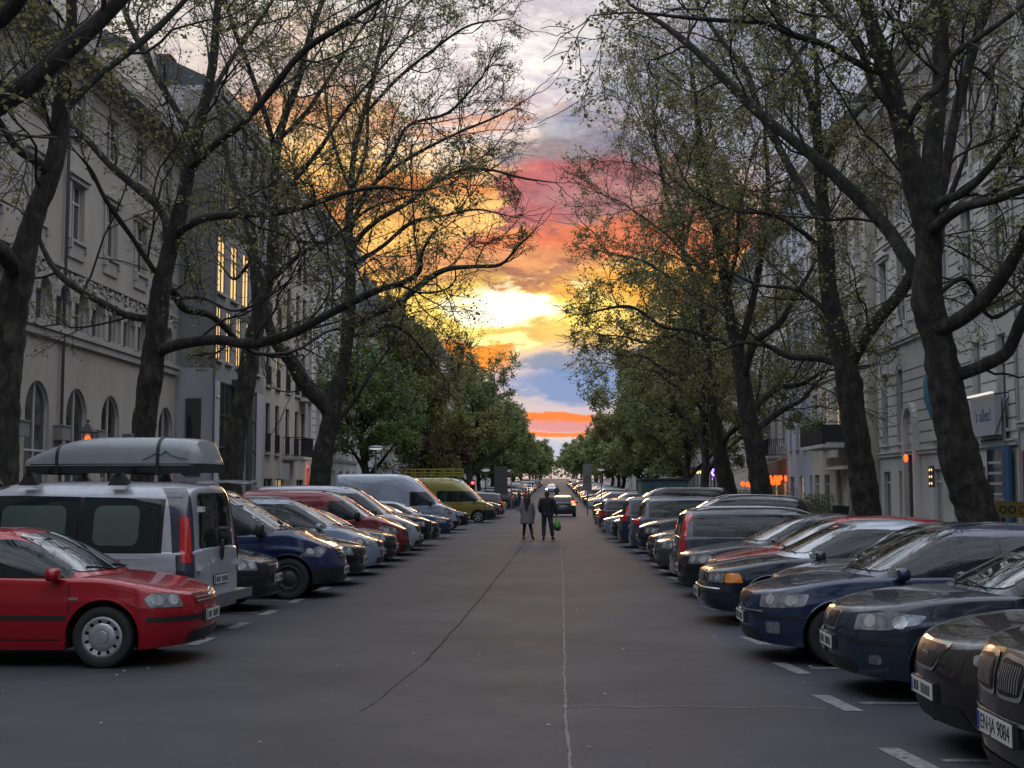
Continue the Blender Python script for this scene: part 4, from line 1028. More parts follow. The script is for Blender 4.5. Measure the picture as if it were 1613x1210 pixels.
seat = T(HATCH, color=(.020, .018, .017), L=4.1, W=1.70, zc=[(0, .79), (.15, .84), (.45, .90), (.95, .955), (1.2, .965), (3.9, .97), (4.1, .93)], zs=[(0, .72), (.2, .79), (.55, .86), (1.05, .90), (1.6, .91), (4.0, .945), (4.1, .90)], more=[seat_grille], badge=('s', .69, False, .055), pf=.44,
    decals=[('headlight', 34, [(-.10, .64), (.20, .66), (.30, .79), (.1, .77), (-.12, .70)], 'lampd'),
            ('lower_grille', 0, [(-.6, .24), (.6, .24), (.52, .37), (-.52, .37)], 'black'), ('tail_light', 148, [(-.12, .72), (.10, .72), (.12, .92), (-.12, .92)], 'red')])
put(seat, 1, 2.62, 9.55, 'dark hatchback with a shield-shaped chrome-edged grille, second from the right corner')
def volvo_grille(s):
    for (grow, m, off) in ((.018, 'chrome', .006), (0, 'black', .012)):
        s.decal('grille' if m == 'black' else 'grille_frame', [rounded([(-.24 - grow, .60 - grow), (.24 + grow, .60 - grow), (.28 + grow, .745 + grow), (-.28 - grow, .745 + grow)], .04, 3)], 0, M[m], off=off, on='b', g=.05)
s40 = T(SEDAN, zc=[(0, .78), (.15, .83), (.5, .885), (1.1, .95), (1.35, .96), (3.6, 1.02), (4.2, 1.0), (4.47, .95)], zs=[(0, .71), (.2, .78), (.6, .84), (1.2, .89), (1.8, .90), (3.6, .95), (4.3, .94), (4.47, .88)], color=(.018, .026, .042), more=[volvo_grille], badge=('bar', .68, False, .035), pf=.47, L=4.47, W=1.77, rn=.8, crease=.016, blackarch=False,
    decals=[('headlight', 38, [(-.22, .585), (.10, .60), (.32, .655), (.36, .73), (.10, .755), (-.20, .72)], 'lampd'),
            ('headlight_lens', 38, [(-.10, .63), (-.02, .63), (-.02, .70), (-.10, .70)], 'lamp'), ('headlight_lens', 38, [(.10, .65), (.17, .66), (.17, .715), (.10, .715)], 'lamp'),
            ('lower_grille', 0, [(-.55, .25), (.55, .25), (.5, .35), (-.5, .35)], 'black'),
            ('fog_light', 32, [(-.06, .33), (.05, .33), (.05, .41), (-.06, .41)], 'lamp'),
            ('bumper_strip', 38, [(-.3, .50), (.35, .50), (.35, .525), (-.3, .525)], 'black'),
            ('tail_light', 148, [(-.20, .70), (.10, .70), (.12, .86), (-.16, .86)], 'red')])
put(s40, 1, 2.50, 12.3, 'dark slate-blue saloon with almond-shaped smoked headlights and a small mesh grille')
mazda = T(WAGON, color=(.012, .024, .060), L=4.6, W=1.75, rim='five', pf=.46, rn=.7, rails=None, H=1.45,
    decals=[('headlight', 36, [(-.20, .565), (.10, .57), (.28, .60), (.30, .715), (.05, .735), (-.20, .70)], 'lamp'),
            ('grille', 0, [(-.22, .58), (.22, .58), (.32, .70), (-.32, .70)], 'black'),
            ('chrome_strip', 0, [(-.6, .545), (.6, .545), (.6, .56), (-.6, .56)], 'chrome'),
            ('lower_grille', 0, [(-.55, .24), (.55, .24), (.5, .36), (-.5, .36)], 'black'),
            ('fog_light', 32, [(-.1, .33), (.06, .33), (.06, .45), (-.1, .45)], 'lamp'), ('bumper_strip', 38, [(-.3, .49), (.4, .49), (.4, .52), (-.3, .52)], 'black')])
put(mazda, 1, 2.05, 14.75, 'mid-blue estate car with clear headlights and silver five-spoke wheels')
put(T(HATCH, color=(.05, .045, .045), L=4.0, pf=.48), 1, 2.75, 17.0, 'dark grey-brown small hatchback set back behind the mid-blue estate')
v850 = T(SEDAN, color=(.012, .018, .03), roof_color=(.36, .40, .46), L=4.66, W=1.76, rn=.55, nn=3.4, tuck=.02, pf=.42,  # pale roof colour carries the sky's reflection on dark paint
    front=[(0, .14), (.2, .1), (.35, .0), (.5, .0), (.53, .06), (.65, .07), (.75, .1), (1.1, .2)],
    zc=[(0, .72), (.12, .77), (.5, .84), (1.1, .92), (1.35, .94), (3.6, 1.0), (4.3, .98), (4.66, .93)],
    zs=[(0, .68), (.2, .73), (.6, .79), (1.2, .87), (1.8, .89), (3.6, .94), (4.4, .93), (4.66, .88)],
    decals=[('headlight', 34, [(-.22, .56), (.10, .56), (.10, .69), (-.22, .69)], 'lamp'), ('indicator', 34, [(.11, .56), (.28, .56), (.24, .69), (.11, .69)], 'amber'),
            ('grille', 0, [(-.30, .56), (.30, .56), (.30, .71), (-.30, .71)], 'black')] +
           [('grille_bar', 0, [(-.29, z), (.29, z), (.29, z + .008), (-.29, z + .008)], 'chrome') for z in (.58, .60, .62, .64, .66, .68)] +
           [('bumper_strip', 0, [(-.85, .44), (.85, .44), (.85, .47), (-.85, .47)], 'black'), ('chrome_strip', 0, [(-.85, .50), (.85, .50), (.85, .512), (-.85, .512)], 'chrome')])
put(v850, 1, 1.98, 18.7, 'boxy near-black saloon with orange corner lights and a pale sky sheen painted on its roof')
put(T(HATCH, color=REDC, L=3.9, H=1.47), 1, 2.35, 20.7, 'red hatchback with glowing windscreen between two black cars')
put(T(SEDAN, color=BLACKC, L=4.4), 1, 2.10, 23.0, 'black saloon standing beside the dark estate with tall red rear lights')
def v70_tail(s):
    for sg in (1, -1):
        s.decal('tail_light', [rounded([(sg * -.08, .62), (sg * .09, .62), (sg * .09, .91), (sg * -.08, .91)], .02)], 150 * sg, M['red'], off=.012, on='b', g=.04)
        s.decal('tail_light', [rounded([(sg * -.07, .92), (sg * .11, .92), (sg * .19, 1.37), (sg * .03, 1.37)], .02)], 150 * sg, M['red'], off=.012, on='c', g=.04)
v70 = T(WAGON, color=(.014, .022, .032), L=4.7, H=1.49, W=1.80, more=[v70_tail], rt=.22, nt=4.5, decals=SEDAN['decals'][:3], pr=.72, rcurve=.04, gtr=.03,
    rear=[(0, .10), (.3, .0), (.55, 0), (.6, .06), (1.1, .10)],
    green=[(1.12, .93), (1.5, 1.12), (1.98, 1.36), (2.35, 1.45), (2.9, 1.49), (3.7, 1.485), (4.35, 1.46), (4.5, 1.36), (4.60, .93)], side=[(1.5, 2.56), (2.64, 3.45), (3.53, 4.3)])
put(v70, 1, 2.22, 25.6, 'dark estate car backed to the road with tall upright red rear lights', rear=True)
put(T(SEDAN, color=(.05, .055, .06), nn=3.2, badge=('star', .72, False, .04), decals=SEDAN['decals'] + [('grille_bar', 0, [(-.3, z), (.3, z), (.3, z + .01), (-.3, z + .01)], 'chrome') for z in (.59, .62, .65, .68)]), 1, 2.12, 28.6,
    'dark grey saloon with a slatted chrome grille behind the estate with red rear lights')
put(T(HATCH, color=(.04, .045, .05)), 1, 2.15, 31.2, 'charcoal hatchback hidden between the grey saloon and the black off-roader')
put(T(SUV, color=(.012, .014, .02), H=1.72, decals=SUV['decals'] + [('fog_light', 30, [(-.05, .42), (.1, .42), (.1, .55), (-.05, .55)], 'lamp'), ('chrome_strip', 0, [(-.6, .36), (.6, .36), (.6, .39), (-.6, .39)], 'chrome')]), 1, 2.10, 34.2,
    'black off-roader with bright fog lights and a long roof rail')
put(T(MPV, color=(.045, .06, .085), H=1.70, L=4.6), 1, 2.08, 38.2, 'slate-blue people carrier backed to the road with low red rear lights', rear=True)
put(T(MPV, color=(.014, .024, .075), H=1.70, rails=None), 1, 1.95, 42.2, 'deep blue tall hatchback backed to the road with dark red rear lights', rear=True)
put(T(HATCH, color=BLACKC), 1, 1.92, 46, 'black hatchback next to the deep blue tall hatchback')
put(T(SEDAN, color=(.20, .24, .30)), 1, 1.70, 49.5, 'pale silver-blue saloon on the right in front of the dark minibus')
put(T(VAN, color=(.012, .014, .018), L=4.9), 1, 2.1, 53, 'long dark minibus with a glowing windscreen', 'van', 'parked_van')
put(T(WAGON, color=(.05, .03, .05)), 1, 1.75, 57, 'dark plum estate car beyond the dark minibus', rear=True)
put(T(SEDAN, color=(.12, .10, .09)), 1, 1.75, 61, 'bronze saloon in the right row beyond the dark plum estate')
put(T(HATCH, color=(.22, .02, .02)), 1, 1.9, 65.5, 'red hatchback in the right row, short of the junction')
put(T(SEDAN, color=(.02, .02, .022)), 1, 1.95, 71, 'low black saloon in the right row near the junction')
put(T(SUV, color=(.02, .03, .05), H=1.66), 1, 2.1, 77, 'dark blue off-roader in the right row near the junction')
put(T(HATCH, color=(.25, .26, .28)), 1, 2.4, 84, 'silver hatchback, last car on the right before the junction')
# --- moving cars
car = Car(T(HATCH, color=(.03, .035, .045), H=1.50, W=1.80, pr=.72, decals=[d for d in HATCH['decals'] if d[0] != 'tail_light'])).full()
for sg in (1, -1):
    car.decal('brake_light', [rounded([(sg * -.10, .78), (sg * .18, .78), (sg * .18, 1.06), (sg * -.10, 1.06)], .03)], 150 * sg, M['redlit'], off=.01, on='a', g=.07)
car.decal('high_brake_light', [[(-.3, 1.33), (.3, 1.33), (.3, 1.40), (-.3, 1.40)]], 180, M['redlit'], off=.015, on='a', g=.07)
car.place('moving_car', .42, 90, math.pi / 2, 'dark hatchback driving away with glowing red brake lights', 'car')
car = Car(T(SEDAN, color=(.3, .33, .4), decals=[d for d in SEDAN['decals'] if d[0] != 'headlight'])).full()
for sg in (1, -1):
    car.decal('headlight', [rounded([(sg * -.12, .58), (sg * .16, .58), (sg * .16, .72), (sg * -.12, .72)], .03)], 25 * sg, M['headlit'], off=.012, on='a', g=.07)
car.place('moving_car', -.85, 205, -math.pi / 2, 'silver car driving towards the camera with bright white headlights', 'car')
# --- distant parked cars: light copies
def NTH(k): return f"{k}{'th' if 10 < k % 100 < 14 else {1: 'st', 2: 'nd', 3: 'rd'}.get(k % 10, 'th')}"
def distant():
    rg = random.Random(12); protos = [(Car(T(sp, color=(1, 1, 1))).full().merged(), sp['L']) for sp in (HATCH, SEDAN, WAGON, SUV, MPV)]
    cols = [('black', BLACKC), ('dark grey', (.04, .042, .045)), ('silver', SILV), ('dark blue', DKBLUE), ('white', (.55, .55, .55)), ('dark red', (.16, .01, .012))]
    for side in (-1, 1):
        y = 80.5 if side < 0 else 116; ki = 0
        while y < 330:
            ki += 1
            if 91.5 < y < 116: y = 116
            me, L = rg.choice(protos); cn, c = rg.choice(cols[:3] + cols)
            o = link(bpy.data.objects.new('parked_car', me)); x = (-3.5 if side < 0 else 2.6) + rg.uniform(-.25, .25)
            rear = rg.random() < .25
            o.location = (x + side * L / 2, y, gz(y)); o.rotation_euler = (0, 0, (0 if side < 0 else math.pi) + (math.pi if rear else 0) + rg.uniform(-.02, .02))
            o.color = (*c, 1)
            where = 'left' if side < 0 else 'right'
            zone = 'short of the junction behind the yellow van' if y < 100 else ('just past the junction' if y < 160 else 'far up the street')
            tag(o, f'{NTH(ki)} car along the {where} row, counted away from the yellow van: small, {cn}' if side < 0 else f'{NTH(ki)} car along the right row counted from the junction: small, {cn}', 'car', f'distant cars in the {where} row')
            y += rg.uniform(2.7, 3.2) if y < 200 else rg.uniform(3.0, 6)
distant()
# ================================================================= BUILDINGS
def stucco(name, c, v=.18): return mat(name, c, .92, var=v, vs_=.55, bump=.25, bs=9, stretch=(1, 1, .45))
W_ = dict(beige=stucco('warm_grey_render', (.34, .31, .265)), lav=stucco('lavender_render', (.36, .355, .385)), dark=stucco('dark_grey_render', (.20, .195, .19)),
          tan=stucco('tan_render', (0.350, 0.315, 0.271)), pale=stucco('pale_stucco', (0.438, 0.438, 0.420)), grey=stucco('grey_stucco', (0.350, 0.350, 0.347)),
          blue=stucco('pale_blue_stucco', (0.403, 0.455, 0.542)), cream=stucco('cream_stucco', (0.455, 0.429, 0.367)), pink=stucco('dusty_stucco', (0.420, 0.350, 0.315)))
def brickmat():
    m = mat('red_brick', (.22, .07, .04), .9); t = m.node_tree; b = t.nodes['Principled BSDF']; tc = N(t, 'ShaderNodeTexCoord')
    mp = N(t, 'ShaderNodeMapping'); mp.inputs['Rotation'].default_value = (R(90), 0, R(90)); t.links.new(tc.outputs['Object'], mp.inputs[0])
    k = N(t, 'ShaderNodeTexBrick'); k.inputs['Scale'].default_value = 4; k.inputs['Color1'].default_value = (.24, .075, .045, 1); k.inputs['Color2'].default_value = (.15, .05, .035, 1)
    k.inputs['Mortar'].default_value = (.2, .17, .15, 1); t.links.new(mp.outputs[0], k.inputs[0]); t.links.new(k.outputs[0], b.inputs['Base Color']); return m
W_['brick'] = brickmat()
M['cornice'] = stucco('cornice_stone', (.45, .44, .42)); M['cornice2'] = stucco('warm_cornice_stone', (.33, .31, .28))
M['pane'] = mat('window_glass', (.02, .024, .03), .06, spec=.9, coat=.6, coat_r=.02, var=.3, vs_=.8)
M['pane2'] = mat('curtained_glass', (.16, .165, .17), .12, coat=.8, var=.35, vs_=1.6, stretch=(1, 4, .3)); M['pane3'] = mat('half_drawn_blind', (.05, .055, .06), .08, coat=1, var=.6, vs_=.9)
M['lit'] = mat('sunset_glow_pane', (.6, .45, .25), .4, emit=(1, .60, .20), es=.95, var=0); M['litdim'] = mat('lit_room', (.5, .42, .3), .4, emit=(1, .66, .34), es=.3)  # first one: pane glow stands in for the sunset reflected in the glass
M['frame'] = mat('white_window_frame', (.42, .42, .41), .5); M['framed'] = mat('dark_window_frame', (.05, .05, .055), .5)
M['slate'] = mat('slate_roof', (.05, .055, .065), .7, var=.3, vs_=3, bump=.4, bs=20); M['tile'] = mat('red_roof_tiles', (.17, .055, .038), .85, var=.35, vs_=8, bump=.9, bs=26, stretch=(1, 1, 3))
M['iron'] = mat('wrought_iron', (.02, .02, .022), .5); M['zinc'] = mat('zinc_pipe', (.14, .15, .16), .45, metal=.6)
M['wood'] = mat('door_wood', (.05, .03, .02), .6, var=.3, vs_=4)
# local frame of a facade: u runs along the street, d goes into the house, z up
_wcache = {}
def window_meshes(w, h, st, arch, d=.20):
    key = (round(w, 2), round(h, 2), st, arch, d)
    if key in _wcache: return _wcache[key]
    fr = MB(); t = .06; n = 9
    def top(u):       # outline height of the opening at u in 0..w
        if not arch: return h
        r = w / 2; return h - r + math.sqrt(max(0, r * r - (u - r) ** 2))
    fm_ = 0
    fr.box(0, t, d - .03, d + .04, 0, top(0) if arch else h, 0); fr.box(w - t, w, d - .03, d + .04, 0, top(w) if arch else h, 0)
    fr.box(t, w - t, d - .03, d + .04, 0, t, 0)
    if not arch: fr.box(t, w - t, d - .03, d + .04, h - t, h, 0)
    else:
        pts = [(u, top(u)) for u in [w / 2 - w / 2 * math.cos(math.pi * k / 14) for k in range(15)]]
        for a, b in zip(pts[:-1], pts[1:]): fr.bar((a[0], d, a[1] - .03), (b[0], d, b[1] - .03), .07, .06, up=(0, 1, 0))
        # filler that closes the square opening above the arch, flush with the wall
        V = []; F = []
        for (u, z) in pts: V += [(u, .004, z), (u, .004, h + .001), (u, d + .04, z)]
        for i in range(14): F += [(3 * i, 3 * i + 3, 3 * i + 4, 3 * i + 1), (3 * i, 3 * i + 2, 3 * i + 5, 3 * i + 3)]
        fr.add(V, F, 1)
    nm = {'plain': 1, 'classic': 1, 'big': 2, 'arch': 1, 'french': 1, 'shop': 1, 'small': 0}[st]
    for k in range(nm): u = w * (k + 1) / (nm + 1); fr.box(u - .035, u + .035, d - .035, d + .03, t, (top(u) if arch else h) - t, 0)
    bars = {'classic': [.68], 'plain': [.7], 'big': [.33, .66], 'arch': [.42], 'french': [.3], 'shop': [.8], 'small': []}[st]
    for f in bars: fr.box(t, w - t, d - .04, d + .02, h * f - .035, h * f + .035, 0)
    sill = MB().box(-.12, w + .12, -.14, .02, -.11, -.002)
    orn = MB()
    if st == 'classic':
        orn.box(-.17, -.01, -.06, -.001, 0, h + .02); orn.box(w + .01, w + .17, -.06, -.001, 0, h + .02); orn.box(-.26, w + .26, -.12, -.001, h + .03, h + .17)
        orn.box(-.34, w + .34, -.20, -.001, h + .19, h + .26)
        orn.add([(-.34, -.2, h + .262), (w + .34, -.2, h + .262), (w / 2, -.2, h + .262 + .24 * w), (-.34, -.01, h + .262), (w + .34, -.01, h + .262), (w / 2, -.01, h + .262 + .24 * w)],
                [(0, 1, 2), (5, 4, 3), (0, 2, 5, 3), (2, 1, 4, 5), (0, 3, 4, 1)])
        orn.box(-.14, w + .14, -.07, -.001, -.62, -.12); orn.box(-.18, -.04, -.16, -.001, -.34, -.113); orn.box(w + .04, w + .18, -.16, -.001, -.34, -.113)
    if st == 'french':
        pass
    pn = MB()
    if arch:
        pts = [(u, top(u)) for u in [w / 2 - w / 2 * math.cos(math.pi * k / 14) for k in range(15)]]
        pn.add([(0, d + .01, 0), (w, d + .01, 0)] + [(u, d + .01, z) for u, z in reversed(pts)], [tuple(range(17))])
    else: pn.add([(0, d + .01, 0), (w, d + .01, 0), (w, d + .01, h), (0, d + .01, h)], [(0, 1, 2, 3)])
    rail = MB()
    if st == 'french':
        rail.box(.0, w, -.06, -.03, .95, .99); rail.box(0, w, -.06, -.03, .05, .09)
        for k in range(int(w / .11) + 1): u = .02 + (w - .04) * k / int(w / .11); rail.box(u - .009, u + .009, -.055, -.035, .09, .95)
    _wcache[key] = (fr, sill, orn, pn, rail, {})
    return _wcache[key]
def building(name, label, xf, sgn, y0, y1, H, wall, rows, roof='slate', depth=10, extra=None, cornice='cornice', eave=.6, endwall=True, ridge=4.0, quoins=True, frame='frame', ground=None, base=None, rec=.14):
    """rows: list of dict(z, h, w, n or us, st, arch, lit:set, orn)"""
    zb = gz(y0) if base is None else base
    root = empty(name, (xf, y0, zb)); tag(root, label, 'building'); LEN = y1 - y0
    # local -> world: sgn +1 = facade looks to +X (left side of the street)
    def W3(u, d, z): return (-sgn * d, u, z)
    def conv(mb): return [W3(v[0], v[1], v[2]) for v in mb.V], ([f for f in mb.F] if sgn > 0 else [f[::-1] for f in mb.F])
    def partmesh(nm, mb, mats, parent=root, **kw):
        if not mb.V: return None
        V, F = conv(mb); return mk(nm, V, F, mats, parent, fm=mb.M, **kw)
    ops = []
    for r in rows:
        us = r.get('us') or [r.get('off', 0) + (LEN - r.get('off', 0) * 2) * (k + .5) / r['n'] - r['w'] / 2 for k in range(r['n'])]
        for k, u in enumerate(us):
            if k in r.get('skip', ()): continue
            ops.append((u, u + r['w'], r['z'], r['z'] + r['h'], r, k))
    zs_ = sorted({0, H} | {o[2] for o in ops} | {o[3] for o in ops})
    wl = MB(); D = rec + .045
    for za, zc in zip(zs_[:-1], zs_[1:]):
        act = sorted([o for o in ops if o[2] < zc - 1e-5 and o[3] > za + 1e-5]); u = 0
        mi = 1 if (ground and zc <= ground[0] + 1e-5) else (2 if base_mix(rows, za, zc, wall) else 0)
        for o in act:
            if o[0] > u + 1e-5: wl.add([(u, 0, za), (o[0], 0, za), (o[0], 0, zc), (u, 0, zc)], [(0, 1, 2, 3)], mi)
            u = o[1]
        if u < LEN: wl.add([(u, 0, za), (LEN, 0, za), (LEN, 0, zc), (u, 0, zc)], [(0, 1, 2, 3)], mi)
    for a, b, c, d_, r, k in ops:
        wl.add([(a, 0, c), (b, 0, c), (b, D, c), (a, D, c)], [(0, 1, 2, 3)]); wl.add([(a, 0, d_), (a, D, d_), (b, D, d_), (b, 0, d_)], [(0, 1, 2, 3)])
        wl.add([(a, 0, c), (a, D, c), (a, D, d_), (a, 0, d_)], [(0, 1, 2, 3)]); wl.add([(b, 0, c), (b, 0, d_), (b, D, d_), (b, D, c)], [(0, 1, 2, 3)])
        wl.add([(a, D + .03, c), (b, D + .03, c), (b, D + .03, d_), (a, D + .03, d_)], [(0, 1, 2, 3)])
    for u in (0, LEN): wl.add([(u, 0, 0), (u, depth, 0), (u, depth, H), (u, 0, H)], [(0, 1, 2, 3) if u else (3, 2, 1, 0)])
    wl.add([(0, depth, 0), (LEN, depth, 0), (LEN, depth, H), (0, depth, H)], [(3, 2, 1, 0)])
    walls = wall if isinstance(wall, tuple) else (wall,)
    mats = [W_[walls[0]], W_[ground[1]] if ground else W_[walls[0]], W_[walls[-1]]]
    partmesh('wall', wl, mats)
    # windows
    for a, b, c, d_, r, k in ops:
        fr, sill, orn, pn, rail, cache = window_meshes(b - a, d_ - c, r['st'], r.get('arch', False), rec)
        ck = (sgn, frame, walls[0], cornice)
        if ck not in cache:
            V, F = conv(fr); fm_ = fr.M; me = mesh_from('window', V, F, [M[frame], W_[walls[0]]], fm=fm_)
            o_ = MB(); o_.add(sill.V, sill.F); o_.add(orn.V, orn.F)
            V, F = conv(o_); me2 = mesh_from('surround', V, F, [M[cornice]])
            V, F = conv(pn); pm = {m: mesh_from('pane', V, F, [M[m]]) for m in ('pane', 'lit', 'litdim', 'pane2', 'pane3')}
            V, F = conv(rail); rm = mesh_from('railing', V, F, [M['iron']]) if rail.V else None
            cache[ck] = (me, me2, pm, rm)
        me, me2, pm, rm = cache[ck]
        loc = W3(a, 0, c); hsh = (int(a * 37) + int(c * 91) + int(y0 * 13)) % 20
        w = link(bpy.data.objects.new('window', me), root); w.location = loc
        link(bpy.data.objects.new('surround', me2), w)
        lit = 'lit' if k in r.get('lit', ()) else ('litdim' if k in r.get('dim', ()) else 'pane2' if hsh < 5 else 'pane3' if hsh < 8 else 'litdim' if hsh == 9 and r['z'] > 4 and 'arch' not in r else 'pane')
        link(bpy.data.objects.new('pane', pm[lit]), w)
        if rm: link(bpy.data.objects.new('railing', rm), w)
    # mouldings
    cb = MB()
    for (z, hh, dd) in [(H - .75, .22, .12), (H - .5, .2, .28), (H - .28, .28, eave)] if eave else []: cb.box(0 + .003, LEN - .003, -dd, -.001, z, z + hh - .003)
    if eave:
        for k in range(int(LEN / .9)): u = .4 + k * .9; cb.box(u, u + .22, -eave * .8, -.13, H - .52, H - .283)
    for r in rows:
        if r.get('course'): cz = r['z'] - r['course']; cb.box(.003, LEN - .003, -.11, -.001, cz, cz + .14); cb.box(.003, LEN - .003, -.17, -.001, cz + .143, cz + .20)
    partmesh('cornice', cb, [M[cornice]])
    if quoins:
        qb = MB()
        for r in rows:
            if not r.get('quoin'): continue
            us = sorted([(o[0], o[1]) for o in ops if o[4] is r]); gaps = [(0, us[0][0])] + [(a[1], b[0]) for a, b in zip(us[:-1], us[1:])] + [(us[-1][1], LEN)]
            zz = r['z'] - .1
            while zz < r['z'] + r['h'] - .1:
                for a, b in gaps:
                    m_ = .22 if r['st'] == 'classic' else .05
                    if b - a > .35 + 2 * m_: qb.box(a + m_, b - m_, -.045, -.001, zz, zz + .36)
                zz += .42
        partmesh('rusticated_blocks', qb, [M[cornice]])
    # roof
    if roof:
        rb = MB(); e = .35
        rb.add([(-.0, -eave - .02, H + .002), (LEN, -eave - .02, H + .002), (LEN, depth / 2, H + ridge), (0, depth / 2, H + ridge), (LEN, depth, H + .002), (0, depth, H + .002)],
               [(0, 1, 2, 3), (3, 2, 4, 5), (0, 3, 5), (1, 4, 2)])
        o = partmesh('roof', rb, [M[roof]])
        rr_ = random.Random(int(LEN * 10)); ch = MB()
        for k in range(max(1, int(LEN / 7))):
            u = rr_.uniform(.1, .9) * LEN; ch.box(u, u + .9, depth * .42, depth * .42 + .6, H + ridge * .5, H + ridge + 1.1); ch.box(u - .06, u + .96, depth * .42 - .06, depth * .42 + .66, H + ridge + 1.103, H + ridge + 1.2)
        V, F = conv(ch); mk('chimney', V, F, W_['brick'], o)
    if extra: extra(root, partmesh, W3, LEN)
    return root
def base_mix(rows, za, zc, wall):
    if not isinstance(wall, tuple): return False
    for r in rows:
        if r.get('alt') and za >= r['z'] - 1.0 and zc <= r['z'] + r['h'] + .8: return True
    return False
def downpipe(us, H):
    def f(root, pm, W3, LEN):
        for u in us:
            b = MB(); b.tube([(u, -.12, .1), (u, -.12, H - .8), (u, -.35, H - .35)], .055, 8); pm('downpipe', b, [M['zinc']], smooth=True)
    return f
def multi(*fs):
    def f(*a):
        for g in fs: g(*a)
    return f
def balcony(u0, u1, z, plants=False, dp=1.1, solid=False):
    def f(root, pm, W3, LEN):
        b = MB(); b.box(u0, u1, -dp, -.002, z - .16, z); o = pm('balcony', b, [M['cornice']])
        r = MB()
        for (a, c) in (((u0 + .03, -dp + .04), (u1 - .03, -dp + .04)), ((u0 + .03, -dp + .04), (u0 + .03, -.02)), ((u1 - .03, -dp + .04), (u1 - .03, -.02))):
            L_ = math.hypot(c[0] - a[0], c[1] - a[1]); n = max(2, int(L_ / .11))
            r.bar((*a, z + 1.02), (*c, z + 1.02), .05, .04); r.bar((*a, z + .08), (*c, z + .08), .03, .03)
            for k in range(n + 1): p = (a[0] + (c[0] - a[0]) * k / n, a[1] + (c[1] - a[1]) * k / n); r.bar((*p, z), (*p, z + 1.02), .018, .018, up=(1, 0, 0))
            if solid: r.bar((a[0], a[1], z + .5), (c[0], c[1], z + .5), .015, .8)
        V = [W3(*v) for v in r.V]; F = r.F if 1 else 0; mk('railing', V, F, M['iron'], o)
        if plants:
            rg = random.Random(5); V = []; F = []
            for k in range(700):
                u = rg.uniform(u0, u1); d = -dp + rg.uniform(-.18, .25); zz = z + 1.0 + rg.gauss(.12, .16) - (.3 if rg.random() < .3 else 0); s = rg.uniform(.03, .07); n = len(V)
                for q in range(4): V.append(W3(u + rg.uniform(-s, s), d + rg.uniform(-s, s), zz + rg.uniform(-s, s)))
                F.append((n, n + 1, n + 2, n + 3))
            mk('balcony_plants', V, F, M['leafd'], o)
    return f
# ---- left row
def lb1_extra(root, pm, W3, LEN):
    b = MB()
    # arcaded gallery: a frieze band and hood mouldings between the little arches
    for u in GAL: 
        n = 10; r = .54
        pts = [(u + .40 + r * math.cos(math.pi * k / n), -.08, 8.0 + r * math.sin(math.pi * k / n)) for k in range(n + 1)]
        for a, c in zip(pts[:-1], pts[1:]): b.bar(a, c, .16, .14, up=(0, 1, 0))
        b.box(u + 1.06, u + 1.36, -.10, -.001, 7.1, 8.05)
    b.box(0, LEN, -.22, -.001, 6.85, 7.0); b.box(0, LEN, -.14, -.001, 6.6, 6.845); b.box(0, LEN, -.10, -.001, 9.0, 9.12)
    pm('gallery_arches', b, [M['cornice2']])
    s = MB(); rg = random.Random(2)     # carved scroll work over the arches
    for k in range(260):
        u = rg.uniform(0, LEN); z = rg.uniform(8.62, 8.97); s.ball((u, -.04, z), (rg.uniform(.05, .14), .06, rg.uniform(.05, .12)), 6, 4)
    pm('carved_frieze', s, [M['cornice2']], smooth=True)['kind'] = 'stuff'
    bx = MB()
    for u in ARC: bx.box(u - 1.05, u - .35, -.30, -.001, 3.42, 3.85); bx.box(u - 1.08, u - .32, -.33, -.001, 3.853, 3.9)
    pm('nesting_ledge', bx, [W_['dark']])
    for u in (5, 12, 19, 26):            # window gables of the attic floor
        g = MB()
        g.add([(u - 1.6, -.05, 16.3), (u + 1.6, -.05, 16.3), (u, -.05, 19.4), (u - 1.6, 3, 16.3), (u + 1.6, 3, 16.3), (u, 5, 19.4)], [(0, 1, 2), (0, 2, 5, 3), (2, 1, 4, 5)])
        pm('gable', g, [W_['beige']])
ARC = [1.4 + 3.3 * k for k in range(9)]; GAL = [.6 + 1.62 * k for k in range(18)]
building('apartment_house', 'beige-grey house with round-arched ground floor windows and a red tiled roof behind the red hatchback', -16, 1, 24, 54, 16.3, 'beige',
    [dict(z=1.5, h=3.7, w=1.9, us=ARC, st='arch', arch=True), dict(z=7.1, h=1.3, w=.8, us=GAL, st='small', arch=True),
     dict(z=10.1, h=1.9, w=1.15, n=9, st='classic'), dict(z=13.6, h=1.6, w=1.2, n=9, st='plain')],
    roof='tile', extra=multi(lb1_extra, downpipe([LEN_ for LEN_ in (4.0, 17.2)], 16.3)), cornice='cornice2', eave=.8, ridge=5)
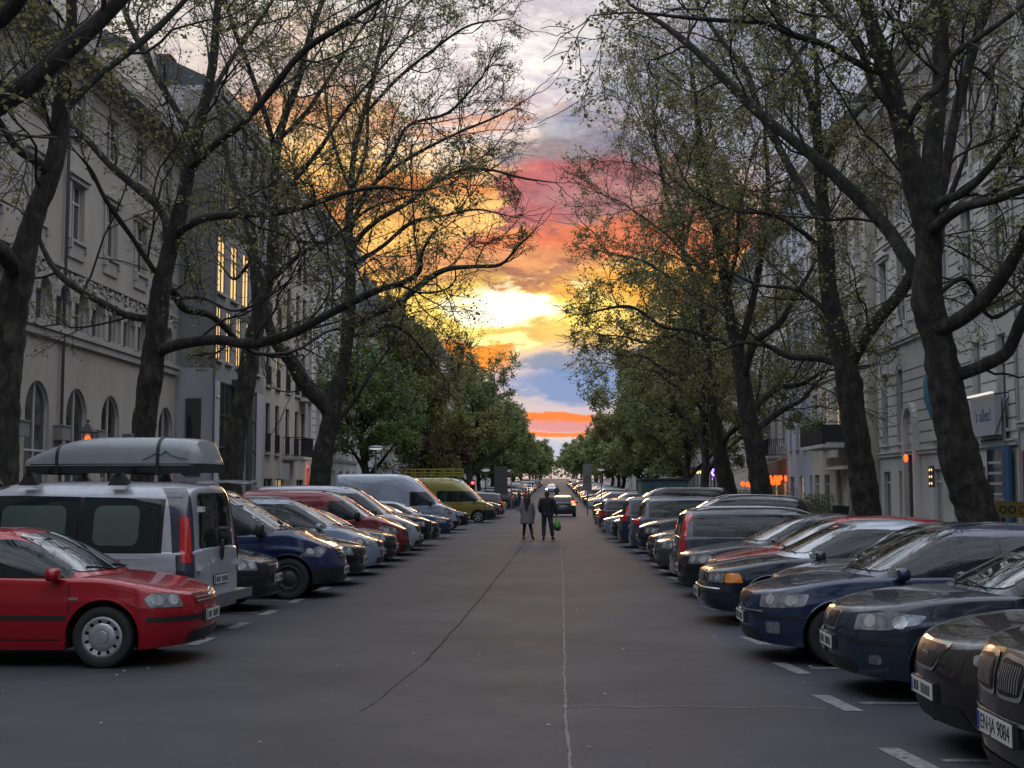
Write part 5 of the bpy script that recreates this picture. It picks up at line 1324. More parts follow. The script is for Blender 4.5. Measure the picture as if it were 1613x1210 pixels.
def lb2_extra(root, pm, W3, LEN):
    b = MB(); b.box(.002, .06, 1.0 - 1.0, 3, 0, 0.01)
    # projecting side wall features: tall stair window in the end wall (u = 0 plane looks at the camera)
    g = MB(); g.box(-.03, .01, .55, 1.05, 1.9 + .6, 5.6); pm('stair_window', g, [M['pane']])
    f = MB()
    for (d0, d1, z0, z1) in ((.47, .55, 2.42, 5.68), (1.05, 1.13, 2.42, 5.68), (.55, 1.05, 2.42, 2.5), (.55, 1.05, 5.6, 5.68), (.55, 1.05, 3.2, 3.26), (.55, 1.05, 4.95, 5.0)): f.box(-.06, -.002, d0, d1, z0, z1)
    pm('stair_window_frame', f, [M['framed']])
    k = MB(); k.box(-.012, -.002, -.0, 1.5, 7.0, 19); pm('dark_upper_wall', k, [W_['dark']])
    p = MB(); p.box(-.02, LEN, -.05, -.001, 0, 1.95); p.box(-.05, -.002, -.05, 1.5, 0, 1.95); pm('dark_plinth', p, [W_['dark']])
    c = MB(); c.tube([(-.08, -.08, .1), (-.08, -.08, 19)], .05, 8); pm('downpipe', c, [M['zinc']])
    e = MB(); e.box(3.2, 4.4, -.35, -.002, 6.4, 6.75); pm('awning_box', e, [M['framed']])
    h = MB(); h.ball((.3, -.16, 5.75), .09, 8, 6); pm('wall_lamp', h, [M['frame']])
building('apartment_block', 'modern grey block with yellow sunset reflections painted in its windows above a lavender base', -14.5, 1, 54.3, 63.8, 19.2, ('lav', 'dark'),
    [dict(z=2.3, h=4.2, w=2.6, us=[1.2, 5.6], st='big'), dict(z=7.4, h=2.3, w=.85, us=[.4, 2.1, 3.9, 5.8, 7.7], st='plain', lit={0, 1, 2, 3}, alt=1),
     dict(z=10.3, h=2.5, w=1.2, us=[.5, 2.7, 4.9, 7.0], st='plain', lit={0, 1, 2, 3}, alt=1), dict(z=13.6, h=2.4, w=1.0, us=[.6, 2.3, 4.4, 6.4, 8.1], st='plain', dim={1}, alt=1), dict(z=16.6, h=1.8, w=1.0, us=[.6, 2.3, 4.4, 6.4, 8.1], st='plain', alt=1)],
    eave=.25, extra=lb2_extra, quoins=False, frame='framed', cornice='cornice2', ridge=2.5, rec=.05)
def lb3_extra(root, pm, W3, LEN):
    s = MB(); s.box(.4, 2.0, -1.0, -.86, 2.35, 3.15); V = s; o = pm('shop_sign', s, [M['frame']])
building('apartment_block', 'tan modern block with French windows, iron railings and an orange-lit shop', -14.6, 1, 64.0, 75.5, 18.6, 'tan',
    [dict(z=.2, h=2.2, w=2.0, us=[.6, 3.4, 8.8], st='shop', dim={1}), dict(z=3.7, h=2.5, w=1.0, us=[.8, 3.0, 5.6, 8.1, 10.0], st='french'), dict(z=7.1, h=2.5, w=1.0, us=[.8, 3.0, 5.6, 8.1, 10.0], st='french'),
     dict(z=10.4, h=2.4, w=1.0, us=[.8, 3.0, 5.6, 8.1, 10.0], st='french', dim={0}), dict(z=13.6, h=2.3, w=1.0, us=[.8, 3.0, 5.6, 8.1, 10.0], st='french', dim={3})],
    eave=.3, extra=multi(lb3_extra, balcony(5.0, 8.0, 3.6), balcony(9.2, 11.2, 7.0, True)), quoins=False, frame='framed', cornice='cornice2')
CL = lambda n, **kw: [dict(z=.9, h=2.2, w=1.2, n=n, st='plain', quoin=1), dict(z=4.6, h=2.4, w=1.1, n=n, st='classic', quoin=1, course=.9), dict(z=8.3, h=2.4, w=1.1, n=n, st='classic', course=.9, **kw),
     dict(z=12.0, h=2.2, w=1.1, n=n, st='classic', course=.8), dict(z=15.4, h=1.9, w=1.1, n=n, st='plain', course=.6)]
building('apartment_house', 'ornate pale stucco house with blocky piers, last on the left before the junction', -14.8, 1, 75.7, 96, 19, 'pale', CL(7), ridge=3.5)
def turret(root, pm, W3, LEN):
    b = MB(); b.lathe([(1.9, 14.0), (1.9, 17.2), (2.1, 17.3), (1.6, 18.5), (.8, 20.0), (.2, 20.6), (.05, 21.6)], 12, c=(1.8, 1.6, 0)); pm('turret', b, [M['slate']])
building('corner_house', 'grey corner house with a slate turret beyond the junction on the left', -15.5, 1, 113, 136, 16.4, 'grey', CL(7)[:4], extra=turret, ridge=2.6)
building('apartment_house', 'dusty pink-grey house further along the left side beyond the turret house', -15.5, 1, 136.2, 160, 19, 'pink', CL(7))
building('apartment_house', 'cream house far along the left side behind the street trees', -15.5, 1, 160.2, 190, 20, 'cream', CL(8))
building('apartment_house', 'grey house at the far left end of the visible street', -15.5, 1, 190.2, 235, 19, 'grey', CL(9))
building('apartment_house', 'long distant pale terrace on the left where the street rises', -15.5, 1, 236, 330, 18, 'pale', [dict(z=5 + 3.6 * k, h=2, w=1.2, n=18, st='small') for k in range(4)])
# ---- right row
def rb0_extra(root, pm, W3, LEN):
    b = MB()     # bay with fluted pilasters
    for u in (6.2, 9.0): b.box(u, u + .5, -.35, -.001, 3.4, 15.5); b.box(u - .08, u + .58, -.42, -.001, 7.6, 7.9); b.box(u - .08, u + .58, -.42, -.001, 11.4, 11.7)
    pm('pilaster', b, [M['cornice']])
    r = MB(); r.box(4.2, 10.4, -.12, -.001, .1, 3.0); pm('red_shopfront', r, [M['shopred']])
    g = MB(); g.box(5.0, 9.6, -.14, -.121, .7, 2.6); pm('shop_glass', g, [M['pane']])
M['shopred'] = mat('red_shopfront_paint', (.20, .03, .03), .5)
building('apartment_house', 'grey stucco house with pilasters and a red shopfront at the right edge', 14, -1, 29, 39.8, 20, 'grey', [r for r in CL(4) if r['z'] > 1], extra=rb0_extra)
def rb1_extra(root, pm, W3, LEN):
    # entrance arch
    a = MB(); n = 12
    pts = [(11.6 + .75 * math.cos(math.pi * k / n), -.12, 4.4 + .75 * math.sin(math.pi * k / n)) for k in range(n + 1)]
    for p, q in zip(pts[:-1], pts[1:]): a.bar(p, q, .22, .24, up=(0, 1, 0))
    a.box(10.68, 10.95, -.24, -.001, 0, 4.4); a.box(12.25, 12.52, -.24, -.001, 0, 4.4); pm('portal', a, [M['cornice']])
    d = MB(); d.box(10.96, 12.24, -.03, -.001, 0, 3.4); d.box(11.56, 11.62, -.05, -.03, 0, 3.4); d.box(10.96, 12.24, -.05, -.03, 2.6, 2.68); pm('door', d, [M['wood']])
    l = MB(); l.ball((10.9, -.5, 3.05), (.09, .09, .16), 8, 6); pm('porch_lamp', l, [M['lanternlit']])
M['lanternlit'] = mat('lit_lantern', (.8, .4, .1), .4, emit=(1, .10, .012), es=1.9)
building('apartment_house', 'pale stucco house with brick upper storeys and an arched entrance behind the biggest tree', 14, -1, 40.0, 57, 19.6, ('pale', 'brick'),
    [dict(z=.3, h=2.3, w=1.1, n=7, st='shop', skip=(4,)), dict(z=3.75, h=3.0, w=.85, n=7, st='plain', quoin=1, course=.55, skip=(4,)), dict(z=8.6, h=2.9, w=1.1, n=6, st='classic', quoin=1, course=.9),
     dict(z=12.7, h=2.6, w=1.1, n=6, st='classic', course=.7, alt=1), dict(z=16.2, h=2.0, w=1.1, n=6, st='plain', course=.5, alt=1)], extra=rb1_extra)
def sign(w, h, txt, sz, board, ink):
    pass
def rb2_extra(root, pm, W3, LEN):
    a = MB(); a.box(1, 5.4, -.9, -.002, 2.75, 2.9); pm('canopy', a, [W_['cream']])
    for u in (.6, 3.0, 5.6): b = MB(); b.tube([(u, -.2, .1), (u, -.2, 2.9)], .14, 10); pm('column', b, [M['cornice']])
    s = MB(); s.box(2.0, 4.8, -1.05, -.92, 3.3, 3.62); pm('fascia_sign', s, [M['frame']])
building('apartment_house', 'cream house with a planted balcony and columns behind the second right-hand tree', 13.6, -1, 57.2, 70, 19, 'cream',
    [dict(z=.2, h=2.4, w=1.3, n=5, st='shop'), dict(z=4.1, h=2.7, w=1.2, n=5, st='plain', quoin=1, dim={2, 3}), dict(z=8.2, h=2.4, w=1.1, n=5, st='classic', quoin=1, course=.9), dict(z=12, h=2.2, w=1.1, n=5, st='classic', course=.8), dict(z=15.4, h=1.9, w=1.1, n=5, st='plain')],
    extra=multi(rb2_extra, balcony(3.6, 9.2, 3.95, True, 1.3, True)))
building('apartment_house', 'pale blue stucco house with narrow windows left of the planted balcony', 13.9, -1, 70.2, 79, 19.6, 'blue', [dict(z=.3, h=2.3, w=1.2, n=3, st='shop', dim={1}), dict(z=4.2, h=3.0, w=.8, n=4, st='plain'), dict(z=8.4, h=2.8, w=.8, n=4, st='classic'), dict(z=12.2, h=2.4, w=.8, n=4, st='classic'), dict(z=15.8, h=1.9, w=.8, n=4, st='plain')])
building('corner_house', 'grey gabled corner house above the restaurant terrace on the right', 14, -1, 79.2, 95.5, 18.6, 'grey',
    [dict(z=.3, h=2.5, w=1.8, n=5, st='shop', dim={0, 1, 2, 3, 4})] + CL(6)[1:], ridge=6, extra=balcony(1, 4, 3.9))
for k, (a, b, w, lb) in enumerate([(113, 133, 'tan', 'tan house just beyond the junction on the right'), (133.2, 158, 'grey', 'second house beyond the junction on the right, grey stucco'),
                                  (158.2, 190, 'cream', 'cream house far down the right side'), (190.2, 240, 'pale', 'distant pale house near the right end of the street')]):
    building('apartment_house', lb, 14.5, -1, a, b, 19.5 - k * .4, w, CL(7))
building('apartment_house', 'long distant grey terrace on the right where the street rises', 14.5, -1, 241, 330, 18, 'grey', [dict(z=5 + 3.6 * k, h=2, w=1.2, n=18, st='small') for k in range(4)])
# houses behind the camera: they close the street off and shade it as they do in the place
building('apartment_house', 'beige house beside and behind the camera on the left', -16, 1, -30, 23.8, 16.3, 'beige', [dict(z=10.3, h=2.6, w=1.15, n=12, st='classic')], roof='tile')
building('apartment_house', 'grey stucco house beside and behind the camera on the right', 14, -1, -30, 28.8, 20, 'grey', [r for r in CL(12) if r['z'] > 4])
# ================================================================= TREES
RNG = np.random.default_rng(7)
def tubes_np(pts, rad, sides):
    """pts (N,K,3), rad (N,K) -> vertices, quads of N open tubes"""
    N_, K, _ = pts.shape
    if N_ == 0: return np.zeros((0, 3)), np.zeros((0, 4), int)
    d = np.empty_like(pts); d[:, 1:-1] = pts[:, 2:] - pts[:, :-2]; d[:, 0] = pts[:, 1] - pts[:, 0]; d[:, -1] = pts[:, -1] - pts[:, -2]
    d /= np.linalg.norm(d, axis=2, keepdims=True) + 1e-9
    ref = np.where(np.abs(d[:, :1, 2:3]) < .85, np.array([0, 0, 1.]), np.array([1., 0, 0])); ref = np.broadcast_to(ref, d.shape)
    r = np.cross(d, ref); r /= np.linalg.norm(r, axis=2, keepdims=True) + 1e-9; q = np.cross(d, r)
    a = np.arange(sides) * 2 * np.pi / sides
    V = pts[:, :, None] + (r[:, :, None] * np.cos(a)[:, None] + q[:, :, None] * np.sin(a)[:, None]) * rad[:, :, None, None]
    idx = np.arange(N_ * K * sides).reshape(N_, K, sides); n2 = np.roll(idx, -1, axis=2)
    F = np.stack([idx[:, :-1], n2[:, :-1], n2[:, 1:], idx[:, 1:]], axis=-1).reshape(-1, 4)
    return V.reshape(-1, 3), F
def grow(P0, D0, length, r0, r1, K, wander, up, out=None):
    """N curved shoots; returns points (N,K+1,3) and radii"""
    n = len(P0); pts = [P0]; d = D0 / (np.linalg.norm(D0, axis=1, keepdims=True) + 1e-9); p = P0
    for k in range(K):
        d = d + RNG.normal(0, wander, (n, 3)) + np.array([0, 0, up]); d /= np.linalg.norm(d, axis=1, keepdims=True)
        p = p + d * (length / K)[:, None]; pts.append(p)
    t = np.linspace(0, 1, K + 1); rad = r0[:, None] * (1 - t) + r1[:, None] * t
    return np.stack(pts, 1), rad
def spawn(pts, rad, m, t0, t1, ang, lf, rf, drop=0):
    """m children on each parent shoot: start points, directions"""
    n, K, _ = pts.shape
    t = t0 + (t1 - t0) * (np.arange(m)[None] + RNG.random((n, m))) / m; f = t * (K - 1); i = np.minimum(f.astype(int), K - 2); w = (f - i)[..., None]
    row = np.arange(n)[:, None]; a = pts[row, i]; b = pts[row, i + 1]; P0 = a * (1 - w) + b * w; d = b - a; L = np.linalg.norm(d, axis=2, keepdims=True); d = d / (L + 1e-9)
    rr = rad[row, i] * (1 - w[..., 0]) + rad[row, i + 1] * w[..., 0]
    rv = RNG.normal(0, 1, d.shape); rv -= d * (rv * d).sum(2, keepdims=True); rv /= np.linalg.norm(rv, axis=2, keepdims=True)
    an = np.radians(RNG.normal(ang, 12, (n, m)))[..., None]; D = d * np.cos(an) + rv * np.sin(an)
    plen = np.linalg.norm(pts[:, 1:] - pts[:, :-1], axis=2).sum(1)[:, None] * np.ones((1, m))
    ln = plen * lf * (1.15 - .55 * t) * RNG.uniform(.65, 1.25, (n, m))
    return P0.reshape(-1, 3), D.reshape(-1, 3), ln.ravel(), (rr * rf).ravel()
def leaves_np(C, size, n_each=1, tri=False):
    """small folded leaf blades round the points C"""
    C = np.repeat(C, n_each, axis=0); n = len(C); C = C + RNG.normal(0, size * .8, (n, 3)); s = size * RNG.uniform(.5, 1.25, n)[:, None]
    a = RNG.normal(0, 1, (n, 3)); a[:, 2] *= .6; a /= np.linalg.norm(a, axis=1, keepdims=True); b = RNG.normal(0, 1, (n, 3)); b -= a * (a * b).sum(1, keepdims=True); b /= np.linalg.norm(b, axis=1, keepdims=True)
    c = np.cross(a, b)
    V = np.stack([C - a * s * .6, C + b * s * .5 + c * s * .12, C + a * s * .7, C - b * s * .5 + c * s * .12], 1).reshape(-1, 3)
    return V, np.arange(n * 4).reshape(n, 4)
def resample(pl, n):
    """pl: list of (x,y,z,r) rows -> smooth resample"""
    A = np.array(pl, float); s = np.concatenate(([0], np.cumsum(np.linalg.norm(np.diff(A[:, :3], axis=0), axis=1)))); t = np.linspace(0, s[-1], n)
    if len(A) == 2: return np.stack([np.interp(t, s, A[:, k]) for k in range(4)], 1)
    out = []
    for k in range(4): out.append(cr1(s, A[:, k], t))
    return np.stack(out, 1)
def cr1(s, v, t):
    m = np.gradient(v, s); i = np.clip(np.searchsorted(s, t) - 1, 0, len(s) - 2); h = s[i + 1] - s[i]; u = (t - s[i]) / h
    return (2 * u**3 - 3 * u**2 + 1) * v[i] + (u**3 - 2 * u**2 + u) * h * m[i] + (-2 * u**3 + 3 * u**2) * v[i + 1] + (u**3 - u**2) * h * m[i + 1]
def knobbly(path, sides, seed, amp=.07):
    """one limb as a tube with swellings, (n,4) rows"""
    n = len(path); rg = np.random.default_rng(seed); V, F = tubes_np(path[None, :, :3], np.ones((1, n)), sides)
    V = V.reshape(n, sides, 3); c = path[:, None, :3]; nz = rg.normal(0, 1, (n, sides))
    for _ in range(3): nz = (nz + np.roll(nz, 1, 1) + np.roll(nz, -1, 1)) / 3; nz[1:-1] = (nz[:-2] + nz[1:-1] + nz[2:]) / 3
    nz = nz / (nz.std() + 1e-9) * amp
    V = c + (V - c) * (path[:, 3][:, None, None]) * (1 + nz[..., None]); return V.reshape(-1, 3), F
def make_tree(name, label, limbs, base, seed, dens=1.0, leaf=.065, leafn=2, zmin=4.6, center=True, group=None, lm='leaf', cat='tree', sizes=(3.0, .62, .60, .55), axis_x=None, spread=7.6, n1=1.0, ym=None):
    """limbs: list of (n,4) arrays; the first is the trunk. Twigs and leaves are grown from them"""
    global RNG
    RNG = np.random.default_rng(seed)
    root = empty(name, base); tag(root, label, cat, group); b0 = np.array(base)
    tv, tf = knobbly(resample([tuple(q) for q in limbs[0]], len(limbs[0]) * 4), 36, seed, .038); tv = tv - b0
    Vs = [tv]; Fs = [tf]; n = len(tv)
    mk_ = fast_mesh('trunk', tv, tf, [M['bark']]); link(bpy.data.objects.new('trunk', mk_), root)
    for i, l in enumerate(limbs[1:]):
        v, f = knobbly(l, 10 if l[:, 3].max() > .06 else 7, seed + i, .06)
        # close the tip
        link(bpy.data.objects.new('limb', fast_mesh('limb', v - b0, f, [M['bark']])), root)
    # level 1 shoots along the limbs
    P0 = []; D0 = []; Ln = []; R0 = []
    for li, l in enumerate(limbs):
        seg = np.diff(l[:, :3], axis=0); sl = np.linalg.norm(seg, axis=1); S_ = sl.sum(); t_start = .45 if li == 0 else .12
        m = max(2, int(S_ * (1.15 if li else .9) * n1))
        for k in range(m):
            t = (t_start + (1 - t_start) * (k + RNG.random()) / m) * (len(l) - 1); i = min(int(t), len(l) - 2); w = t - i; p = l[i, :3] * (1 - w) + l[i + 1, :3] * w; r = l[i, 3] * (1 - w) + l[i + 1, 3] * w
            if p[2] < zmin - .8: continue
            d = seg[i] / sl[i]; rv = RNG.normal(0, 1, 3); rv -= d * rv.dot(d); rv /= np.linalg.norm(rv); a = R(RNG.normal(50, 12)); D = d * math.cos(a) + rv * math.sin(a); D[2] += .12
            P0.append(p); D0.append(D); Ln.append(sizes[0] * RNG.uniform(.55, 1.25)); R0.append(min(r * .5, .030))
        # the limb's own end runs on as a shoot
        if l[-1, 3] < .12:
            for q in range(2): P0.append(l[-1, :3]); D0.append(seg[-1] / sl[-1] + RNG.normal(0, .25, 3)); Ln.append(sizes[0] * 1.15); R0.append(max(.012, l[-1, 3] * .85))
    P0, D0, Ln, R0 = map(np.array, (P0, D0, Ln, R0)); bx = axis_x if axis_x is not None else b0[0]
    def keep(p):          # the crowns stop short of the middle of the street and above head height
        k = (np.abs(p[:, 0] - bx) < spread + .25 * np.sin(p[:, 2] * 1.7 + p[:, 1])) & (p[:, 2] > zmin)
        if ym: k &= (np.abs(p[:, 1] - b0[1]) < ym)
        return k
    a, ra = grow(P0, D0, Ln, R0, R0 * .45, 8, .24, .05)
    tx = np.abs(a[:, -1, 0] - bx); over = (tx > spread) | (a[:, -1, 2] < zmin); s_ = np.where(over, .42, 1.0)[:, None, None]; a = a[:, :1] + (a - a[:, :1]) * s_
    V, F = tubes_np(a, ra, 5); allV = [V]; allF = [F]; off = len(V)
    def nxt(a, ra, m, lf, ang, rf, K, sides, wand, up=.02, minr=.004):
        P_, D_, L_, R_ = spawn(a, ra, m, .15, 1.0, ang, lf, rf); k = keep(P_); P_, D_, L_, R_ = P_[k], D_[k], L_[k], np.maximum(R_[k], minr)
        return grow(P_, D_, L_, R_, np.maximum(R_ * .5, minr * .7), K, wand, up)
    lv = [(5, sizes[1], 42, .62, 4, 4, .22), (5, sizes[2], 45, .60, 3, 3, .25), (4, sizes[3], 48, .6, 2, 3, .34)]
    for j, (m, lf, ang, rf, K, sides, wand) in enumerate(lv):
        m = max(2, int(round(m * dens ** .5)))
        a, ra = nxt(a, ra, m, lf, ang, rf, K, sides, wand, up=.05 - .03 * j, minr=(.009, .006, .004)[j] * (1.0 if b0[1] < 45 else 1.5))
        V, F = tubes_np(a, ra, sides); allV.append(V); allF.append(F + off); off += len(V)
    me = fast_mesh('twigs', np.concatenate(allV) - b0, np.concatenate(allF), [M['twig']]); link(bpy.data.objects.new('twigs', me), root)
    # leaves sit in small tufts at the shoot ends
    tips = np.concatenate([a[:, -1], a[:, 1]]); k = keep(tips); tips = tips[k]; cl = RNG.random(len(tips)) < .92; tips = tips[cl]
    V, F = leaves_np(tips, leaf, leafn); me = fast_mesh('leaves', V - b0, F, [M[lm]], smooth=False)
    o = link(bpy.data.objects.new('leaves', me), root)
    # hanging seed balls of the plane tree, countless small ones
    # of the plane tree
    if leaf < .09 and len(tips):
        c = tips[RNG.random(len(tips)) < .05] - np.array([0, 0, .09]); bb = MB(); bb.ball((0, 0, 0), .018, 5, 4); bv = np.array(bb.V); bf = np.array([f if len(f) == 4 else f for f in bb.F])
        V = (c[:, None] + bv[None]).reshape(-1, 3); F = (np.arange(len(c))[:, None, None] * len(bv) + bf[None]).reshape(-1, 4)
        link(bpy.data.objects.new('seed_balls', fast_mesh('seed_balls', V - b0, F, [M['twig']])), root)['kind'] = 'stuff'
    return root, len(a)
def survey(D, lines):
    """limb courses noted as (px, py, width_px) of the sight lines to the tree standing D metres away; each limb leans in depth too"""
    out = []
    for k, ln in enumerate(lines):
        dep = 0.0
        if isinstance(ln[0], (int, float)): dep = ln[0]; ln = ln[1:]
        n = len(ln); rows = []
        for i, (px, py, w) in enumerate(ln):
            Y = D + dep * (i / max(1, n - 1)); p = P(px, py, Y); rows.append((*p, w * .92 / F_PX * Y / 2))
        out.append(resample(rows, max(8, n * 4)))
    return out
def plant_plane(name, label, D, lines, seed, root_flare=True, **kw):
    L = survey(D, lines); t = L[0]; base = (float(t[0, 0]), float(t[0, 1]), gz(D) + .12)
    # bring the trunk down to the ground with a root flare
    b = t[0].copy(); pts = [(b[0], b[1], gz(D) - .1, b[3] * 1.55), (b[0], b[1], gz(D) + .25, b[3] * 1.25), (b[0], b[1], max(gz(D) + .7, b[2] - .5), b[3] * 1.05)] if b[2] > 1.0 else [(b[0], b[1], gz(D) - .1, b[3] * 1.5), (b[0], b[1], gz(D) + .2, b[3] * 1.2)]
    pts = [p for p in pts if p[2] < b[2] - .1]
    L[0] = np.concatenate([resample(pts + [tuple(b)], 7)[:-1], t])
    return make_tree(name, label, L, (base[0], base[1], gz(D)), seed, **kw)
G = 'plane trees lining the street'
cnt = []
cnt.append(plant_plane('plane_tree', 'huge dark plane tree with a knobbly trunk and many limbs, nearest on the right', 24, [
    [(1545, 830, 72), (1537, 803, 67), (1515, 733, 67), (1500, 660, 60), (1487, 590, 57), (1473, 520, 52), (1460, 470, 54), (1462, 420, 45), (1464, 375, 46), (1455, 325, 48), (1443, 290, 44), (1428, 234, 36), (1415, 180, 33), (1402, 130, 31), (1386, 80, 29), (1368, 20, 25), (1350, -80, 22), (1335, -200, 16), (1325, -330, 8)],
    [1.5, (1455, 315, 30), (1466, 262, 34), (1474, 201, 32), (1482, 134, 30), (1480, 33, 28), (1478, -70, 24), (1482, -200, 16), (1490, -320, 7)],
    [3.0, (1466, 335, 22), (1482, 301, 20), (1495, 234, 19), (1512, 151, 18), (1532, 84, 17), (1549, 17, 16), (1575, -70, 13), (1600, -180, 6)],
    [-2.0, (1462, 345, 18), (1480, 320, 17), (1515, 305, 15), (1555, 268, 13), (1592, 221, 11), (1612, 190, 9), (1650, 140, 5)],
    [-3.0, (1466, 368, 24), (1482, 351, 20), (1515, 328, 18), (1565, 315, 16), (1613, 298, 14), (1700, 270, 7)],
    [-2.5, (1466, 520, 30), (1494, 512, 28), (1530, 490, 27), (1561, 461, 26), (1586, 424, 23), (1613, 380, 20), (1660, 300, 12), (1690, 200, 6)],
    [-1.5, (1490, 596, 26), (1517, 587, 24), (1551, 575, 22), (1585, 556, 21), (1599, 530, 21), (1613, 497, 20), (1650, 430, 13), (1690, 380, 6)],
    [4.0, (1462, 470, 20), (1452, 445, 26), (1428, 408, 26), (1405, 370, 25), (1375, 335, 24), (1331, 291, 22), (1287, 251, 21), (1241, 214, 19), (1194, 177, 17), (1147, 131, 16), (1113, 97, 14), (1080, 66, 12), (1042, 37, 9), (992, 7, 5)],
    [2.0, (1420, 200, 14), (1401, 165, 15), (1375, 134, 14), (1358, 84, 13), (1334, 43, 12), (1294, 0, 10), (1240, -50, 6)],
    [-2.0, (1390, 115, 10), (1371, 110, 12), (1348, 97, 12), (1298, 70, 12), (1247, 54, 11), (1207, 37, 10), (1147, 33, 9), (1080, 28, 7), (1000, 20, 4), (930, 25, 2)],
    [-1.0, (1428, 205, 10), (1434, 188, 13), (1452, 160, 13), (1482, 134, 12), (1500, 90, 11), (1549, 54, 10), (1613, 7, 8), (1660, -40, 4)],
    [2.0, (1470, 575, 6), (1500, 590, 5), (1430, 560, 5)][0:1] + [(1470, 470, 10), (1520, 440, 8), (1560, 500, 7), (1613, 470, 5)],
    ], 101, dens=.9, spread=7.4, n1=.9, leafn=1, ym=9))
cnt.append(plant_plane('plane_tree', 'tall plane tree with a leaning trunk and a swollen fork, second on the right', 35, [
    [(1366, 811, 47), (1360, 761, 46), (1352, 705, 43), (1343, 649, 43), (1335, 592, 44), (1326, 550, 38), (1316, 508, 34), (1307, 470, 30), (1303, 430, 29), (1301, 385, 30), (1296, 340, 26), (1294, 301, 22), (1289, 234, 18), (1281, 167, 16), (1264, 124, 14), (1241, 67, 13), (1221, 13, 12), (1205, -60, 9), (1195, -140, 4)],
    [-2, (1338, 575, 24), (1352, 548, 24), (1380, 507, 23), (1415, 465, 21), (1440, 425, 20), (1470, 370, 14), (1500, 300, 10), (1530, 220, 5)],
    [2, (1330, 575, 12), (1312, 570, 13), (1279, 563, 12), (1242, 561, 11), (1208, 545, 9), (1170, 540, 5), (1130, 555, 3)],
    [3, (1298, 350, 13), (1281, 331, 15), (1261, 295, 15), (1231, 241, 14), (1197, 174, 13), (1174, 110, 12), (1147, 77, 10), (1107, 20, 7), (1080, -30, 3)],
    [-1, (1290, 240, 8), (1290, 190, 9), (1288, 144, 9), (1283, 67, 8), (1281, 0, 8), (1280, -90, 4)],
    [1.5, (1292, 275, 9), (1302, 247, 11), (1341, 187, 10), (1381, 150, 8), (1430, 100, 4)],
    [1.5, (1318, 520, 9), (1290, 480, 9), (1250, 455, 7), (1200, 450, 5), (1150, 430, 3)],
    [-2, (1300, 400, 9), (1270, 370, 9), (1220, 340, 7), (1150, 330, 5), (1090, 300, 3)]], 102, dens=1.0, spread=7.2, n1=1.05, leafn=2, ym=9))
cnt.append(plant_plane('plane_tree', 'plane tree forking low in front of the orange lanterns, third on the right', 50, [
    [(1200, 780, 36), (1193, 735, 33), (1187, 698, 33), (1177, 648, 30), (1170, 598, 26), (1157, 532, 21), (1147, 483, 18), (1140, 433, 15), (1134, 400, 14), (1122, 330, 12), (1110, 260, 10), (1100, 190, 8), (1092, 120, 6), (1085, 60, 3)],
    [-2, (1172, 600, 13), (1175, 580, 14), (1190, 539, 13), (1230, 506, 11), (1249, 473, 9), (1280, 420, 6), (1300, 370, 3)],
    [2, (1183, 655, 10), (1200, 630, 11), (1223, 612, 10), (1260, 606, 9), (1300, 585, 5), (1340, 580, 3)],
    [1, (1186, 690, 10), (1200, 670, 11), (1230, 648, 9), (1262, 630, 6), (1290, 600, 3)],
    [3, (1157, 548, 9), (1145, 540, 10), (1120, 532, 9), (1090, 522, 8), (1048, 516, 6), (991, 483, 5), (945, 489, 4), (919, 496, 2)],
    [-1, (1162, 560, 12), (1170, 532, 13), (1187, 466, 12), (1200, 400, 11), (1210, 300, 8), (1205, 200, 6), (1215, 110, 3)],
    [2, (1150, 490, 8), (1125, 450, 8), (1090, 410, 7), (1050, 370, 5), (1010, 340, 3)],
    [-2, (1145, 460, 8), (1160, 400, 7), (1165, 330, 6), (1180, 260, 3)],
    [2, (1128, 360, 7), (1090, 310, 6), (1050, 270, 5), (1020, 200, 3)]], 103, dens=1.0, leaf=.08, spread=7.4, n1=1.15, ym=9))
cnt.append(plant_plane('plane_tree', 'plane tree with a slim upright trunk, fourth on the right beside the purple light', 61, [
    [(1147, 780, 34), (1140, 745, 28), (1134, 714, 25), (1124, 655, 20), (1117, 582, 16), (1110, 516, 14), (1097, 450, 12), (1077, 400, 9), (1055, 330, 8), (1040, 260, 6), (1030, 190, 4)],
    [2, (1122, 650, 8), (1113, 628, 9), (1097, 612, 8), (1074, 595, 8), (1048, 583, 6), (1010, 560, 4), (970, 560, 2)],
    [-2, (1138, 705, 9), (1145, 688, 10), (1167, 668, 9), (1190, 640, 6)],
    [2, (1116, 570, 7), (1095, 550, 8), (1060, 530, 6), (1024, 540, 5), (980, 530, 3)],
    [-2, (1112, 530, 7), (1130, 480, 7), (1145, 420, 6), (1150, 350, 4)],
    [1, (1100, 460, 7), (1060, 440, 6), (1010, 410, 5), (960, 400, 3)],
    [1, (1075, 395, 6), (1090, 340, 6), (1100, 270, 5), (1095, 180, 3)]], 104, dens=1.0, leaf=.09, spread=7.3, n1=1.05, ym=9))
